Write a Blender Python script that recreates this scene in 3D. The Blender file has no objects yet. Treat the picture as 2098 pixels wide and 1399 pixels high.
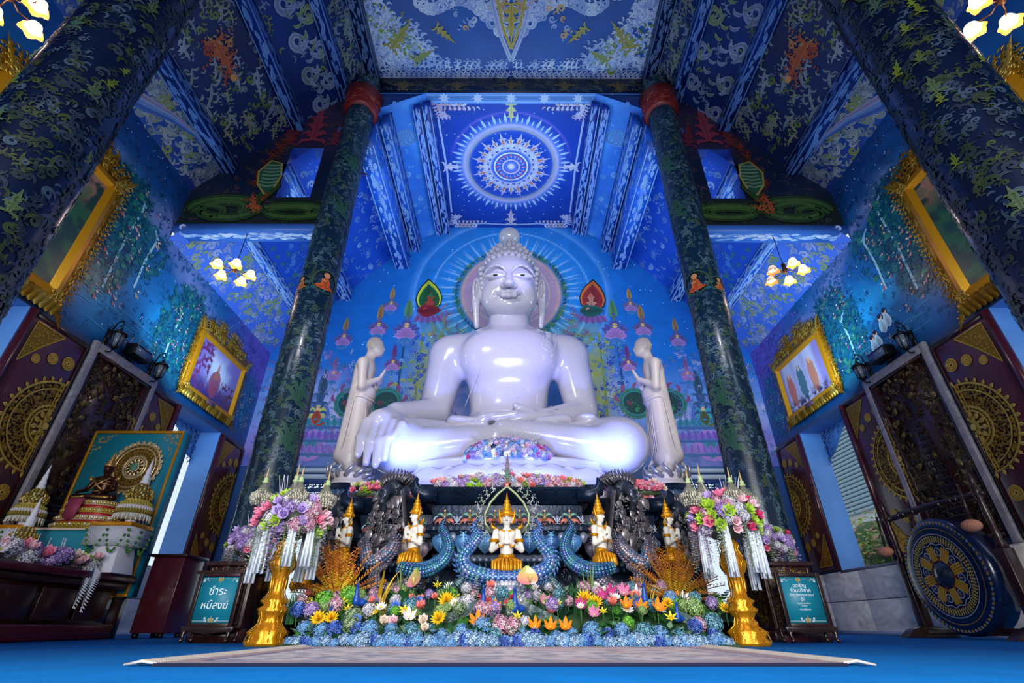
import bpy, math, random
import numpy as np
from mathutils import Vector, Matrix, Euler
random.seed(7); np.random.seed(7)
PI = math.pi
C = bpy.context.scene.collection
sc = bpy.context.scene

# ---------------------------------------------------------------- camera, world, lights, exposure
cam_d = bpy.data.cameras.new('camera'); cam = bpy.data.objects.new('camera', cam_d); C.objects.link(cam)
cam_d.sensor_width = 36; cam_d.lens = 17.108; cam_d.clip_start = .02; cam_d.clip_end = 300
cam.location = (0, 0, .15); cam.rotation_euler = (math.radians(90 + 30.252), 0, math.radians(-.17))
sc.camera = cam
sc.view_settings.view_transform = 'Standard'; sc.view_settings.look = 'None'
sc.view_settings.gamma = 1; sc.view_settings.use_curve_mapping = False
sc.view_settings.exposure = 0.0
w = bpy.data.worlds.new('sky'); sc.world = w; w.use_nodes = True
w.node_tree.nodes['Background'].inputs[0].default_value = (.72, .86, 1, 1)
w.node_tree.nodes['Background'].inputs[1].default_value = 1.05
try:
    sc.cycles.max_bounces = 6; sc.cycles.diffuse_bounces = 4; sc.cycles.glossy_bounces = 3
    sc.cycles.sample_clamp_indirect = 6
except Exception: pass

def light(name, kind, loc, energy, col, target=None, size=1, size_y=None, spot=60, blend=.6, label=None):
    d = bpy.data.lights.new(name, kind); d.energy = energy; d.color = col
    if kind == 'AREA':
        d.size = size
        if size_y: d.shape = 'RECTANGLE'; d.size_y = size_y
    elif kind == 'SPOT':
        d.spot_size = math.radians(spot); d.spot_blend = blend; d.shadow_soft_size = size
    else: d.shadow_soft_size = size
    o = bpy.data.objects.new(name, d); C.objects.link(o); o.location = loc
    if target is not None:
        o.rotation_euler = (Vector(target) - Vector(loc)).to_track_quat('-Z', 'Y').to_euler()
    return o
# daylight that enters by the open entrance behind the photographer
e_ = light('entrance_daylight', 'AREA', (0, -4.6, 2.3), 560, (1, .98, .96), (0, 6, .7), 6.2, 3.2); e_.data.spread = math.radians(120)
# cool fill lights added to wash the altar bay blue: one behind the tie beam, one on each flank
light('altar_bay_fill', 'AREA', (0, 8.3, 9.3), 75, (.42, .74, 1), (0, 10.0, 11.6), 3.2, .8)
for s in (-1, 1):
    light('altar_bay_fill', 'AREA', (s*2.9, 8.6, 6.8), 70, (.42, .76, 1), (s*3.8, 10.4, 9.8), 1.0, 2.5)
    light('altar_bay_fill', 'AREA', (s*5.6, 8.4, 4.3), 110, (.5, .8, 1), (s*5.6, 10.0, 7.2), 1.0, 1.6)
    light('ceiling_fill', 'AREA', (s*4.9, 3.6, 5.2), 34, (.6, .88, 1), (s*6.4, 6.2, 6.6), 1.2, 1.6)  # fill without a fixture, added for the nave side walls
light('ceiling_fill', 'AREA', (0, 4.6, 7.6), 40, (.6, .85, 1), (0, 5.6, 12.2), 3.5, 1.6)  # fill added in mid-air to lift the dim nave ceiling
# violet LED spots aimed at the statue
light('violet_spot', 'SPOT', (0, 4.9, 3.6), 520, (.30, .32, 1), (0, 8.6, 4.7), .12, None, 34, .9)
light('violet_spot', 'SPOT', (1.3, 5.2, 5.2), 560, (.42, .44, 1), (0.05, 8.4, 6.75), .1, None, 17, .7)
light('key_spot', 'SPOT', (-2.6, 3.4, 7.2), 520, (.86, .86, 1), (0, 8.8, 5.2), .25, None, 48, .8)
for s in (-1, 1):
    light('lotus_spot', 'SPOT', (s*1.5, 6.75, 1.95), 300, (.16, .25, 1), (s*1.65, 7.9, 2.95), .06, None, 62, .9)
    light('disciple_spot', 'SPOT', (s*3.0, 4.2, 5.6), 330, (.95, .92, 1), (s*2.8, 8.0, 3.6), .1, None, 30, .8)
for x_ in (-1.5, -.5, .5, 1.5): light('throne_light', 'SPOT', (x_, 6.72, 1.98), 55, (.16, .26, 1), (x_*1.08, 7.5, 2.2), .05, None, 110, .9)
light('garden_fill', 'SPOT', (0, 2.6, 6.4), 420, (1, .97, .92), (0, 5.6, .5), .2, None, 58, .9)  # fill added to brighten the flower bed

# ---------------------------------------------------------------- helpers
def lin(c): return tuple((x/12.92 if x <= .04045 else ((x+.055)/1.055)**2.4) for x in c[:3])
def hx(s): return lin([int(s[i:i+2], 16)/255 for i in (0, 2, 4)])
MATS = {}
def mat(name, col=(1, 1, 1), rough=.5, metal=0, vcol=False, bump=0, bs=30, var=0, vs=4, emit=0, coat=0, spec=.5, sss=0, wood=False, marble=False):
    if name in MATS: return MATS[name]
    m = bpy.data.materials.new(name); m.use_nodes = True; nt = m.node_tree; N = nt.nodes; L = nt.links
    p = N['Principled BSDF']; p.inputs['Roughness'].default_value = rough; p.inputs['Metallic'].default_value = metal
    p.inputs['Specular IOR Level'].default_value = spec
    p.inputs['Coat Weight'].default_value = coat; p.inputs['Coat Roughness'].default_value = .06
    tc = N.new('ShaderNodeTexCoord'); out = None
    if vcol:
        a = N.new('ShaderNodeVertexColor'); a.layer_name = 'Col'; out = a.outputs['Color']
    else:
        r = N.new('ShaderNodeRGB'); r.outputs[0].default_value = (*col, 1); out = r.outputs[0]
    if wood or marble:
        mp = N.new('ShaderNodeMapping'); mp.inputs['Scale'].default_value = (vs, vs, vs*.12) if wood else (vs, vs*.6, vs)
        if marble: mp.inputs['Rotation'].default_value = (.5, .7, .3)
        L.new(tc.outputs['Object'], mp.inputs[0]); src = mp.outputs[0]
    else: src = tc.outputs['Object']
    if var:
        n = N.new('ShaderNodeTexNoise'); n.inputs['Scale'].default_value = vs if not (wood or marble) else 1.6
        n.inputs['Detail'].default_value = 6; n.inputs['Distortion'].default_value = 1.8 if marble else .2
        L.new(src, n.inputs['Vector'])
        mr = N.new('ShaderNodeMapRange'); mr.inputs[1].default_value = .3; mr.inputs[2].default_value = .7
        mr.inputs[3].default_value = 1-var; mr.inputs[4].default_value = 1+var
        L.new(n.outputs[0], mr.inputs[0])
        mx = N.new('ShaderNodeVectorMath'); mx.operation = 'SCALE'
        L.new(out, mx.inputs[0]); L.new(mr.outputs[0], mx.inputs['Scale']); out = mx.outputs[0]
    L.new(out, p.inputs['Base Color'])
    if bump:
        n = N.new('ShaderNodeTexNoise'); n.inputs['Scale'].default_value = bs; n.inputs['Detail'].default_value = 5
        L.new(tc.outputs['Object'], n.inputs['Vector'])
        b = N.new('ShaderNodeBump'); b.inputs['Strength'].default_value = bump; b.inputs['Distance'].default_value = .02
        L.new(n.outputs[0], b.inputs['Height']); L.new(b.outputs[0], p.inputs['Normal'])
    if emit:
        L.new(out, p.inputs['Emission Color']); p.inputs['Emission Strength'].default_value = emit
    if sss:
        p.inputs['Subsurface Weight'].default_value = sss; p.inputs['Subsurface Radius'].default_value = (.1, .1, .12)
    MATS[name] = m; return m

def asf(a): return np.asarray(a, dtype=np.float64).reshape(-1, 3)
class B:
    """collects geometry (with a colour per vertex) for ONE mesh object"""
    def __init__(s, c=(1, 1, 1)): s.V = []; s.F = {}; s.K = []; s.n = 0; s.c = c; s.M = None
    def add(s, V, F, c=None, cols=None):
        V = asf(V)
        if s.M is not None:
            M = np.array(s.M); V = V @ M[:3, :3].T + M[:3, 3]
        k = len(V)
        if cols is None: cols = np.tile(np.asarray(c if c is not None else s.c, dtype=np.float64)[:3], (k, 1))
        s.V.append(V); s.K.append(cols)
        if isinstance(F, np.ndarray): s.F.setdefault(F.shape[1], []).append(F + s.n)
        else:
            g = {}
            for f in F: g.setdefault(len(f), []).append(f)
            for q, fs in g.items(): s.F.setdefault(q, []).append(np.array(fs) + s.n)
        s.n += k; return s
    def box(s, x0, x1, y0, y1, z0, z1, c=None):
        V = [(x, y, z) for z in (z0, z1) for y in (y0, y1) for x in (x0, x1)]
        return s.add(V, [(0, 2, 3, 1), (4, 5, 7, 6), (0, 1, 5, 4), (2, 6, 7, 3), (0, 4, 6, 2), (1, 3, 7, 5)], c)
    def frus(s, c0, h0, c1, h1, c=None):  # frustum: centre, (hx,hy) bottom ; top
        V = [(c0[0]+sx*h0[0], c0[1]+sy*h0[1], c0[2]) for sy in (-1, 1) for sx in (-1, 1)] + [(c1[0]+sx*h1[0], c1[1]+sy*h1[1], c1[2]) for sy in (-1, 1) for sx in (-1, 1)]
        return s.add(V, [(0, 2, 3, 1), (4, 5, 7, 6), (0, 1, 5, 4), (2, 6, 7, 3), (0, 4, 6, 2), (1, 3, 7, 5)], c)
    def lathe(s, prof, seg=24, cen=(0, 0, 0), c=None, sx=1, sy=1, wav=None, cap=True):
        V = []; n = len(prof)
        for r, z in prof:
            for i in range(seg):
                a = 2*PI*i/seg; rr = r*(1+(wav[0]*math.cos(wav[1]*a) if wav else 0))
                V.append((cen[0]+rr*math.cos(a)*sx, cen[1]+rr*math.sin(a)*sy, cen[2]+z))
        F = [(j*seg+i, j*seg+(i+1) % seg, (j+1)*seg+(i+1) % seg, (j+1)*seg+i) for j in range(n-1) for i in range(seg)]
        if cap: F = F + [tuple(range(seg-1, -1, -1)), tuple((n-1)*seg+i for i in range(seg))]
        return s.add(V, F, c)
    def ell(s, cen, r, seg=12, rings=7, c=None, rot=None):
        if not hasattr(r, '__len__'): r = (r, r, r)
        V = [(0, 0, -1)]
        for j in range(1, rings):
            t = PI*j/rings
            for i in range(seg): a = 2*PI*i/seg; V.append((math.sin(t)*math.cos(a), math.sin(t)*math.sin(a), -math.cos(t)))
        V.append((0, 0, 1)); V = np.array(V)*np.array(r)
        if rot is not None: V = V @ np.array(Euler(rot).to_matrix()).T
        V = V+np.array(cen); e = len(V)-1
        F = [(0, 1+(i+1) % seg, 1+i) for i in range(seg)]
        F += [(1+j*seg+i, 1+j*seg+(i+1) % seg, 1+(j+1)*seg+(i+1) % seg, 1+(j+1)*seg+i) for j in range(rings-2) for i in range(seg)]
        F += [(e, 1+(rings-2)*seg+i, 1+(rings-2)*seg+(i+1) % seg) for i in range(seg)]
        return s.add(V, F, c)
    def tube(s, pts, rad, seg=8, c=None, flat=1, cols=None):
        P = asf(pts); n = len(P)
        if not hasattr(rad, '__len__'): rad = [rad]*n
        T = np.gradient(P, axis=0); T /= np.linalg.norm(T, axis=1)[:, None]+1e-9
        u = np.array([0, 0, 1.]) if abs(T[0][2]) < .9 else np.array([1., 0, 0])
        V = []; A = np.arange(seg)*2*PI/seg
        for i in range(n):
            u = u-T[i]*np.dot(u, T[i]); u /= np.linalg.norm(u)+1e-9; v = np.cross(T[i], u)
            V.append(P[i]+rad[i]*(np.cos(A)[:, None]*u*flat+np.sin(A)[:, None]*v))
        V = np.concatenate(V)
        F = [(j*seg+i, j*seg+(i+1) % seg, (j+1)*seg+(i+1) % seg, (j+1)*seg+i) for j in range(n-1) for i in range(seg)]
        F += [tuple(range(seg-1, -1, -1)), tuple((n-1)*seg+i for i in range(seg))]
        return s.add(V, F, c, cols=np.repeat(cols, seg, axis=0) if cols is not None else None)
    def poly(s, pts, th_vec, c=None):  # prism of a planar outline
        P = asf(pts); n = len(P); Q = P+np.array(th_vec)
        F = [tuple(range(n)), tuple(range(2*n-1, n-1, -1))]+[(i, i+n, (i+1) % n+n, (i+1) % n) for i in range(n)]
        return s.add(np.concatenate([P, Q]), F, c)
    def mesh(s, name, m=None, smooth=False):
        V = np.concatenate(s.V) if s.V else np.zeros((0, 3)); K = np.concatenate(s.K) if s.K else np.zeros((0, 3))
        me = bpy.data.meshes.new(name); me.vertices.add(len(V)); me.vertices.foreach_set('co', V.ravel().astype(np.float32))
        li = []; st = []; o = 0
        for q, fl in s.F.items():
            A = np.concatenate(fl); li.append(A.ravel()); st.append(o+np.arange(len(A))*q); o += A.size
        li = np.concatenate(li); st = np.concatenate(st)
        me.loops.add(len(li)); me.loops.foreach_set('vertex_index', li.astype(np.int32))
        me.polygons.add(len(st)); me.polygons.foreach_set('loop_start', st.astype(np.int32))
        if smooth: me.polygons.foreach_set('use_smooth', np.ones(len(st), dtype=bool))
        me.update(calc_edges=True)
        a = me.color_attributes.new('Col', 'FLOAT_COLOR', 'POINT')
        a.data.foreach_set('color', np.concatenate([K, np.ones((len(K), 1))], axis=1).ravel().astype(np.float32))
        if m: me.materials.append(m)
        return me
    def obj(s, name, m=None, parent=None, smooth=False, bev=0, auto=False):
        o = link(name, s.mesh(name, m, smooth or auto), parent)
        if auto:
            try: o.data.set_sharp_from_angle(angle=math.radians(35))
            except Exception: pass
        if bev:
            b = o.modifiers.new('bevel', 'BEVEL'); b.width = bev; b.segments = 2; b.limit_method = 'ANGLE'
        return o
def link(name, data, parent=None, loc=None):
    o = bpy.data.objects.new(name, data); C.objects.link(o)
    if parent is not None: o.parent = parent
    if loc is not None: o.location = loc
    return o
def tag(o, label=None, cat=None, group=None, kind=None):
    if label: o['label'] = label
    if cat: o['category'] = cat
    if group: o['group'] = group
    if kind: o['kind'] = kind
    return o
def thing(name, label, cat, loc=(0, 0, 0), rz=0, group=None, sx=1):
    o = bpy.data.objects.new(name, None); C.objects.link(o); o.location = loc; o.rotation_euler = (0, 0, rz); o.scale = (sx, 1, 1)
    o.empty_display_size = .1
    return tag(o, label, cat, group)
KIDS = {}
def dup(root, loc=None, rz=None, label=None, group=None, sx=None, scale=None):
    def cp(o, par):
        c = o.copy(); C.objects.link(c)
        if par is not None: c.parent = par
        for ch in o.children: cp(ch, c)
        return c
    r = cp(root, None)
    if loc is not None: r.location = loc
    if rz is not None: r.rotation_euler[2] = rz
    if sx is not None: r.scale = (sx*abs(root.scale[0]), root.scale[1], root.scale[2])
    if scale is not None: r.scale = scale
    if label: r['label'] = label
    if group: r['group'] = group
    return r
def T4(loc=(0, 0, 0), rot=(0, 0, 0), sc_=(1, 1, 1)):
    return Matrix.LocRotScale(Vector(loc), Euler(rot), Vector(sc_ if hasattr(sc_, '__len__') else (sc_,)*3))

# ---------------------------------------------------------------- value noise
_rng = np.random.RandomState(3); _LAT = _rng.rand(256, 256)
def vnoise(x, y):
    xi = np.floor(x).astype(int); yi = np.floor(y).astype(int); fx = x-xi; fy = y-yi
    fx = fx*fx*(3-2*fx); fy = fy*fy*(3-2*fy)
    g = lambda a, b: _LAT[a % 256, b % 256]
    return (g(xi, yi)*(1-fx)+g(xi+1, yi)*fx)*(1-fy)+(g(xi, yi+1)*(1-fx)+g(xi+1, yi+1)*fx)*fy
def fbm(x, y, o=4):
    r = 0; a = .5
    for i in range(o): r = r+a*vnoise(x*2**i+17*i, y*2**i+31*i); a *= .5
    return r/(1-.5**o)
def ss(a, b, x): t = np.clip((x-a)/(b-a), 0, 1); return t*t*(3-2*t)
def mixc(c, d, t): return c*(1-t[..., None])+np.array(d)*t[..., None]

# ---------------------------------------------------------------- painted / carved ornament: flat templates stamped on a surface
def strip(pts, wid, hump=1.):
    P = np.array(pts, float); n = len(P); T = np.gradient(P, axis=0); T /= np.linalg.norm(T, axis=1)[:, None]+1e-9
    Nn = np.stack([-T[:, 1], T[:, 0]], 1); W = np.array(wid)[:, None]
    V = np.concatenate([P+Nn*W, P, P-Nn*W]); i = np.arange(n-1)
    F = np.concatenate([np.stack([i, i+1, n+i+1, n+i], 1), np.stack([n+i, n+i+1, 2*n+i+1, 2*n+i], 1)])
    sh = np.concatenate([np.full(n, 1.15), np.full(n, .55), np.full(n, 1.0)])
    h = np.concatenate([np.zeros(n), np.array(wid)*hump, np.zeros(n)])
    return V, F, sh, h, np.tile(np.linspace(0, .0012, n), 3)
def merge(lst):
    Vs, Fs, Ss, Hs, Ls = [], [], [], [], []; n = 0
    for k, ((V, F, S_, H, Lf), (x, y, a, sc_, fl)) in enumerate(lst):
        Ls.append(Lf*.3+.0007*k)
        c, s_ = math.cos(a), math.sin(a); U = V*[1, fl]*sc_
        Vs.append(np.stack([U[:, 0]*c-U[:, 1]*s_+x, U[:, 0]*s_+U[:, 1]*c+y], 1))
        Fs.append(F+n); Ss.append(S_); Hs.append(H*sc_); n += len(V)
    return np.concatenate(Vs), np.concatenate(Fs), np.concatenate(Ss), np.concatenate(Hs), np.concatenate(Ls)
def curl_t(L=1., turn=4.2, w=.12, n=9, p=1.7, start=0):
    a = start; x = y = 0; pts = [(0, 0)]
    for i in range(n):
        t = (i+1)/n; a = start+turn*t**p; x += L/n*math.cos(a)*(1-.45*t); y += L/n*math.sin(a)*(1-.45*t); pts.append((x, y))
    wid = [w*(math.sin(PI*min(1, (i/n)**.8*.97+.03))**.8)+.004 for i in range(n+1)]
    return strip(pts, wid)
T_COMMA = curl_t(1, 2.2, .1, 6)
T_HOOK = curl_t(1, -3.4, .07, 8)
T_SPIR = curl_t(1.6, 7.5, .075, 15, 1.4)
def flame(n=6):
    lst = [(curl_t(1.3, .9, .06, 6, 1.5), (0, 0, 0, 1, 1))]
    for i in range(n):
        t = i/n; s_ = 1 if i % 2 else -1
        lst.append((T_COMMA, (t*1.05, .1*t, s_*(.95-.3*t), .5*(1-.45*t), s_)))
    return merge(lst)
T_FLAME = flame()
def frond():
    lst = [(T_SPIR, (0, 0, 0, 1, 1))]
    for t, a in ((.25, -.9), (.5, -.6), (.8, -.2), (1.0, .4)):
        lst.append((T_COMMA, (t*.95, .02+.25*t*t, a, .42, -1)))
    lst.append((T_HOOK, (.2, .02, .9, .4, -1)))
    return merge(lst)
T_FROND = frond()
def sym(n=5, up=1.6):  # symmetric flame bush, pointing +x
    lst = [(strip([(0, 0), (.5*up, 0), (up, 0)], [.1, .16, .01]), (0, 0, 0, 1, 1))]
    for i in range(n):
        t = i/n
        for s_ in (-1, 1): lst.append((T_COMMA, (t*up*.75, s_*.05, s_*(1.25-.75*t), .75*(1-.5*t), s_*(1 if i % 2 else -1)*-1)))
    return merge(lst)
T_SYM = sym(); T_BIGSYM = sym(8, 2.2)
def disc(n=12, r=1.):
    a = np.arange(n)*2*PI/n; V = np.concatenate([[[0, 0]], np.stack([np.cos(a), np.sin(a)], 1)*r])
    F = np.array([(0, 1+i, 1+(i+1) % n, 0) for i in range(n)])[:, :3]
    F4 = np.array([(0, 1+i, 1+(i+1) % n, 1+(i+2) % n) for i in range(0, n, 2)])
    return V, F4, np.concatenate([[1.], np.full(n, .9)]), np.concatenate([[.35], np.zeros(n)]), np.zeros(n+1)
T_DISC = disc()
def petal_t(n=6, w=.32):
    x = np.linspace(0, 1, n); return strip(np.stack([x, x*0], 1), w*np.sin(PI*np.clip(x**.75*.98+.02, 0, 1))**.8+.005)
T_PET = petal_t(); T_LEAF = petal_t(5, .16)
def ring_t(r0=.86, r1=1, n=40):
    a = np.arange(n)*2*PI/n; c = np.stack([np.cos(a), np.sin(a)], 1); rm = (r0+r1)/2
    V = np.concatenate([c*r0, c*rm, c*r1]); i = np.arange(n); j = (i+1) % n
    F = np.concatenate([np.stack([i, j, n+j, n+i], 1), np.stack([n+i, n+j, 2*n+j, 2*n+i], 1)])
    return V, F, np.concatenate([np.full(n, .8), np.full(n, 1.1), np.full(n, .8)]), np.concatenate([np.zeros(n), np.full(n, (r1-r0)*.5), np.zeros(n)]), np.zeros(3*n)
def polyt(pts):
    P = np.array(pts, float); c = P.mean(0); n = len(P)
    V = np.concatenate([[c], P]); F = [(0, 1+i, 1+(i+1) % n, 1+(i+2) % n) for i in range(0, n-1, 2)]
    if n % 2: F.append((0, n, 1, 1))
    F = np.array([f if f[2] != f[3] else (f[0], f[1], f[2], f[0]) for f in F])
    F = np.array([(0, 1+i, 1+(i+1) % n) for i in range(n)])
    return V, F, np.ones(n+1), np.zeros(n+1), np.zeros(n+1)
T_TREE = merge([(T_DISC, (random.uniform(-1, 1), random.uniform(-.7, .7), random.random(), random.uniform(.25, .5), 1)) for _ in range(7)])

class Plane:
    def __init__(s, O, S, T, N): s.O, s.S, s.T, s.N = [np.array(v, float) for v in (O, S, T, N)]
    def __call__(s, a, b, h): return s.O+a[:, None]*s.S+b[:, None]*s.T+h[:, None]*s.N
class Cyl:
    def __init__(s, cx, cy, R): s.c = (cx, cy); s.R = R
    def __call__(s, a, b, h):
        r = s.R(b) if callable(s.R) else s.R+b*0; th = a/.33
        return np.stack([s.c[0]+(r+h)*np.cos(th), s.c[1]+(r+h)*np.sin(th), b], 1)
class Orn:
    """ornament stamped on a surface map; ridge>0 makes carved relief"""
    def __init__(s, surf, ridge=0, base=.003): s.b = B(); s.surf = surf; s.ridge = ridge; s.base = base; s.k = 0; s.dz = .00001 if isinstance(surf, Cyl) else .00002
    def put(s, T, x, y, ang=0, scale=1, flip=1, c=(1, 1, 1), lay=None, sy=1):
        V, F, S_, H, Lf = T; ca, sa = math.cos(ang), math.sin(ang); U = V*[scale, flip*scale*sy]
        X = U[:, 0]*ca-U[:, 1]*sa+x; Y = U[:, 0]*sa+U[:, 1]*ca+y
        s.k += 1; h = s.base+((s.k % 700)*s.dz if lay is None else lay)+H*scale*s.ridge+Lf
        cols = np.clip(np.outer(S_, np.array(c)[:3]), 0, 1)
        s.b.add(s.surf(X, Y, h), F, cols=cols); return s
    def line(s, pts, w, c=(1, 1, 1), lay=None, taper=False):
        n = len(pts); wid = [w*(1 if not taper else max(.05, 1-i/(n-1))) for i in range(n)]
        V, F, S_, H, Lf = strip(pts, wid); s.k += 1
        h = s.base+((s.k % 700)*s.dz if lay is None else lay)+H*s.ridge+Lf
        s.b.add(s.surf(V[:, 0], V[:, 1], h), F, cols=np.clip(np.outer(S_, np.array(c)[:3]), 0, 1)); return s
    def obj(s, name, m, parent=None, smooth=False):
        q = s.b.obj(name, m, parent, smooth); q['kind'] = 'stuff'; return q

def grid_obj(name, surf, s0, s1, t0, t1, step, fn, m, parent=None, holes=(), inside=None):
    ns = max(2, int(round((s1-s0)/step))+1); nt = max(2, int(round((t1-t0)/step))+1)
    sv = np.linspace(s0, s1, ns); tv = np.linspace(t0, t1, nt)
    for (a, b_, c_, d) in holes:   # snap grid lines to the openings
        sv = np.unique(np.append(sv, [v for v in (a, b_) if s0 < v < s1])); tv = np.unique(np.append(tv, [v for v in (c_, d) if t0 < v < t1]))
    ns = len(sv); nt = len(tv)
    Sg, Tg = np.meshgrid(sv, tv, indexing='ij'); col = np.clip(fn(Sg, Tg), 0, 1)
    i, j = np.meshgrid(np.arange(ns-1), np.arange(nt-1), indexing='ij'); i = i.ravel(); j = j.ravel()
    cs = (sv[i]+sv[i+1])/2; ct = (tv[j]+tv[j+1])/2; keep = np.ones(len(i), bool)
    for (a, b_, c_, d) in holes: keep &= ~((cs > a) & (cs < b_) & (ct > c_) & (ct < d))
    if inside is not None: keep &= inside(cs, ct)
    i = i[keep]; j = j[keep]; F = np.stack([i*nt+j, (i+1)*nt+j, (i+1)*nt+j+1, i*nt+j+1], 1)
    b = B(); b.add(surf(Sg.ravel(), Tg.ravel(), np.zeros(Sg.size)), F, cols=col.reshape(-1, 3))
    return b.obj(name, m, parent)

# ---------------------------------------------------------------- signed-distance bodies -> one continuous mesh
def rotm(e): return np.array(Euler(e).to_matrix())
def d_ell(P, c, r, e=None):
    Q = P-np.array(c)
    if e is not None: Q = Q @ rotm(e)
    r = np.array(r, float); k0 = np.linalg.norm(Q/r, axis=-1); k1 = np.linalg.norm(Q/(r*r), axis=-1)+1e-9
    return k0*(k0-1)/k1
def d_cone(P, a, b, ra, rb, sq=None):
    a = np.array(a, float); b = np.array(b, float)
    if sq is not None: s_ = np.array(sq, float); P = P/s_; a = a/s_; b = b/s_
    ba = b-a; t = np.clip(((P-a) @ ba)/(ba @ ba), 0, 1)
    return np.linalg.norm(P-a-t[..., None]*ba, axis=-1)-(ra+(rb-ra)*t)
def sdf_mesh(prims, step, name, m, k0=.1, smooth=2):
    """prims: ('e',c,r[,euler]) ('c',a,b,ra,rb[,squash]) ; dict options k, sub"""
    bb = []
    for p in prims:
        if p[0] == 'e': R = max(p[2]); lo = np.array(p[1])-R; hi = np.array(p[1])+R
        else:
            R = max(p[3], p[4])*(max(p[5]) if len(p) > 5 and not isinstance(p[5], dict) and p[5] is not None else 1)
            lo = np.minimum(p[1], p[2])-R; hi = np.maximum(p[1], p[2])+R
        bb.append((lo, hi))
    lo = np.min([b[0] for b in bb], axis=0)-3*step; hi = np.max([b[1] for b in bb], axis=0)+3*step
    n = np.ceil((hi-lo)/step).astype(int)+1; ax = [lo[i]+np.arange(n[i])*step for i in range(3)]
    D = np.full(n, 1e3)
    for p, (l, h) in zip(prims, bb):
        o = p[-1] if isinstance(p[-1], dict) else {}; k = o.get('k', k0); mg = k+2*step
        a = [max(0, int((l[i]-mg-lo[i])/step)) for i in range(3)]; b = [min(n[i], int((h[i]+mg-lo[i])/step)+2) for i in range(3)]
        sl = tuple(slice(a[i], b[i]) for i in range(3))
        G = np.stack(np.meshgrid(*[ax[i][sl[i]] for i in range(3)], indexing='ij'), -1)
        if p[0] == 'e': d = d_ell(G, p[1], p[2], p[3] if len(p) > 3 and not isinstance(p[3], dict) else None)
        else: d = d_cone(G, p[1], p[2], p[3], p[4], p[5] if len(p) > 5 and not isinstance(p[5], dict) else None)
        E = D[sl]
        if o.get('sub'):
            d = -d; hh = np.clip(.5-.5*(E-d)/k, 0, 1); D[sl] = E*(1-hh)+d*hh+k*hh*(1-hh)
        else:
            hh = np.clip(.5+.5*(E-d)/k, 0, 1); D[sl] = np.where(E > 100, d, E*(1-hh)+d*hh-k*hh*(1-hh))
    S_ = D < 0; c8 = [S_[x:n[0]-1+x, y:n[1]-1+y, z:n[2]-1+z] for x in (0, 1) for y in (0, 1) for z in (0, 1)]
    cnt = sum(c.astype(int) for c in c8); act = (cnt > 0) & (cnt < 8)
    idx = np.full(act.shape, -1); ci = np.argwhere(act); idx[act] = np.arange(len(ci))
    acc = np.zeros((len(ci), 3)); num = np.zeros(len(ci)); X, Y, Z = ci.T
    off = [(x, y, z) for x in (0, 1) for y in (0, 1) for z in (0, 1)]
    for q in range(8):
        for r in range(q+1, 8):
            d = np.array(off[r])-np.array(off[q])
            if abs(d).sum() != 1: continue
            A = D[X+off[q][0], Y+off[q][1], Z+off[q][2]]; Bv = D[X+off[r][0], Y+off[r][1], Z+off[r][2]]
            mk = (A < 0) != (Bv < 0); t = A[mk]/(A[mk]-Bv[mk])
            acc[mk] += np.array(off[q])+t[:, None]*d; num[mk] += 1
    V = lo+(ci+acc/num[:, None])*step; F = []
    for axn in range(3):
        u, v = (axn+1) % 3, (axn+2) % 3
        s0 = [slice(0, n[i]-1) if i == axn else slice(1, n[i]-1) for i in range(3)]
        s1 = list(s0); s1[axn] = slice(1, n[axn])
        a = S_[tuple(s0)]; b = S_[tuple(s1)]; e = np.argwhere(a != b)
        if not len(e): continue
        e[:, u] += 1; e[:, v] += 1
        fl = S_[e[:, 0], e[:, 1], e[:, 2]]
        du = np.zeros(3, int); du[u] = 1; dv = np.zeros(3, int); dv[v] = 1
        q = [idx[tuple((e-du-dv).T)], idx[tuple((e-dv).T)], idx[tuple(e.T)], idx[tuple((e-du).T)]]
        Q = np.stack(q, 1); Q[~fl] = Q[~fl][:, ::-1]; F.append(Q)
    F = np.concatenate(F); F = F[(F >= 0).all(1)]
    b = B(); b.add(V, F); return b
# ================================================================= MATERIALS
PAINT = mat('painted_plaster', vcol=True, rough=.42, bump=.05, bs=9)
LINE = mat('painted_ornament', vcol=True, rough=.4)
CARPET = mat('blue_carpet', hx('0f86dc'), .95, bump=.4, bs=220, var=.10, vs=3, spec=.1)
MARBLE = mat('grey_marble', hx('f0e6da'), .28, var=.28, vs=2.2, marble=True)
MARB_T = mat('marble_trim', hx('8f8890'), .3, var=.3, vs=4, marble=True)
REVEAL = mat('blue_reveal', hx('5b93dc'), .5, var=.12, vs=1.2)
MAROON = mat('maroon_lacquer', hx('451420'), .28, coat=.3)
DARKW = mat('dark_teak', hx('2a110e'), .35, var=.35, vs=10, wood=True, coat=.25)
GOLD = mat('gilt', hx('d68e12'), .34, metal=.6, bump=.15, bs=60)
GOLDV = mat('gilt_relief', vcol=True, rough=.36, metal=.7)
CARVE = mat('carved_relief', vcol=True, rough=.38, metal=.45)
WHITE = mat('white_gloss', hx('c8c4d2'), .19, coat=.5, var=.02, vs=1.5)
WHITE2 = mat('white_statue', hx('c4bab8'), .4)
IVORY = mat('ivory_skin', hx('e6e2d6'), .4)
TEAL = mat('teal_board', hx('0d7f98'), .5)
NAVY = mat('navy_stone', hx('0f2138'), .35, metal=.4, bump=.3, bs=25, var=.35, vs=6)
FLOWER = mat('petals', vcol=True, rough=.6)
BLACK = mat('black_metal', hx('0c0c10'), .4, metal=.3)
GLASS = mat('lamp_glass', vcol=True, rough=.4, emit=2.2)
AMBER = mat('amber_glass', vcol=True, rough=.4, emit=1.2)
WHT = mat('plain_white', hx('e4e6ee'), .6)
def C_(h): return hx(h)
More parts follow.
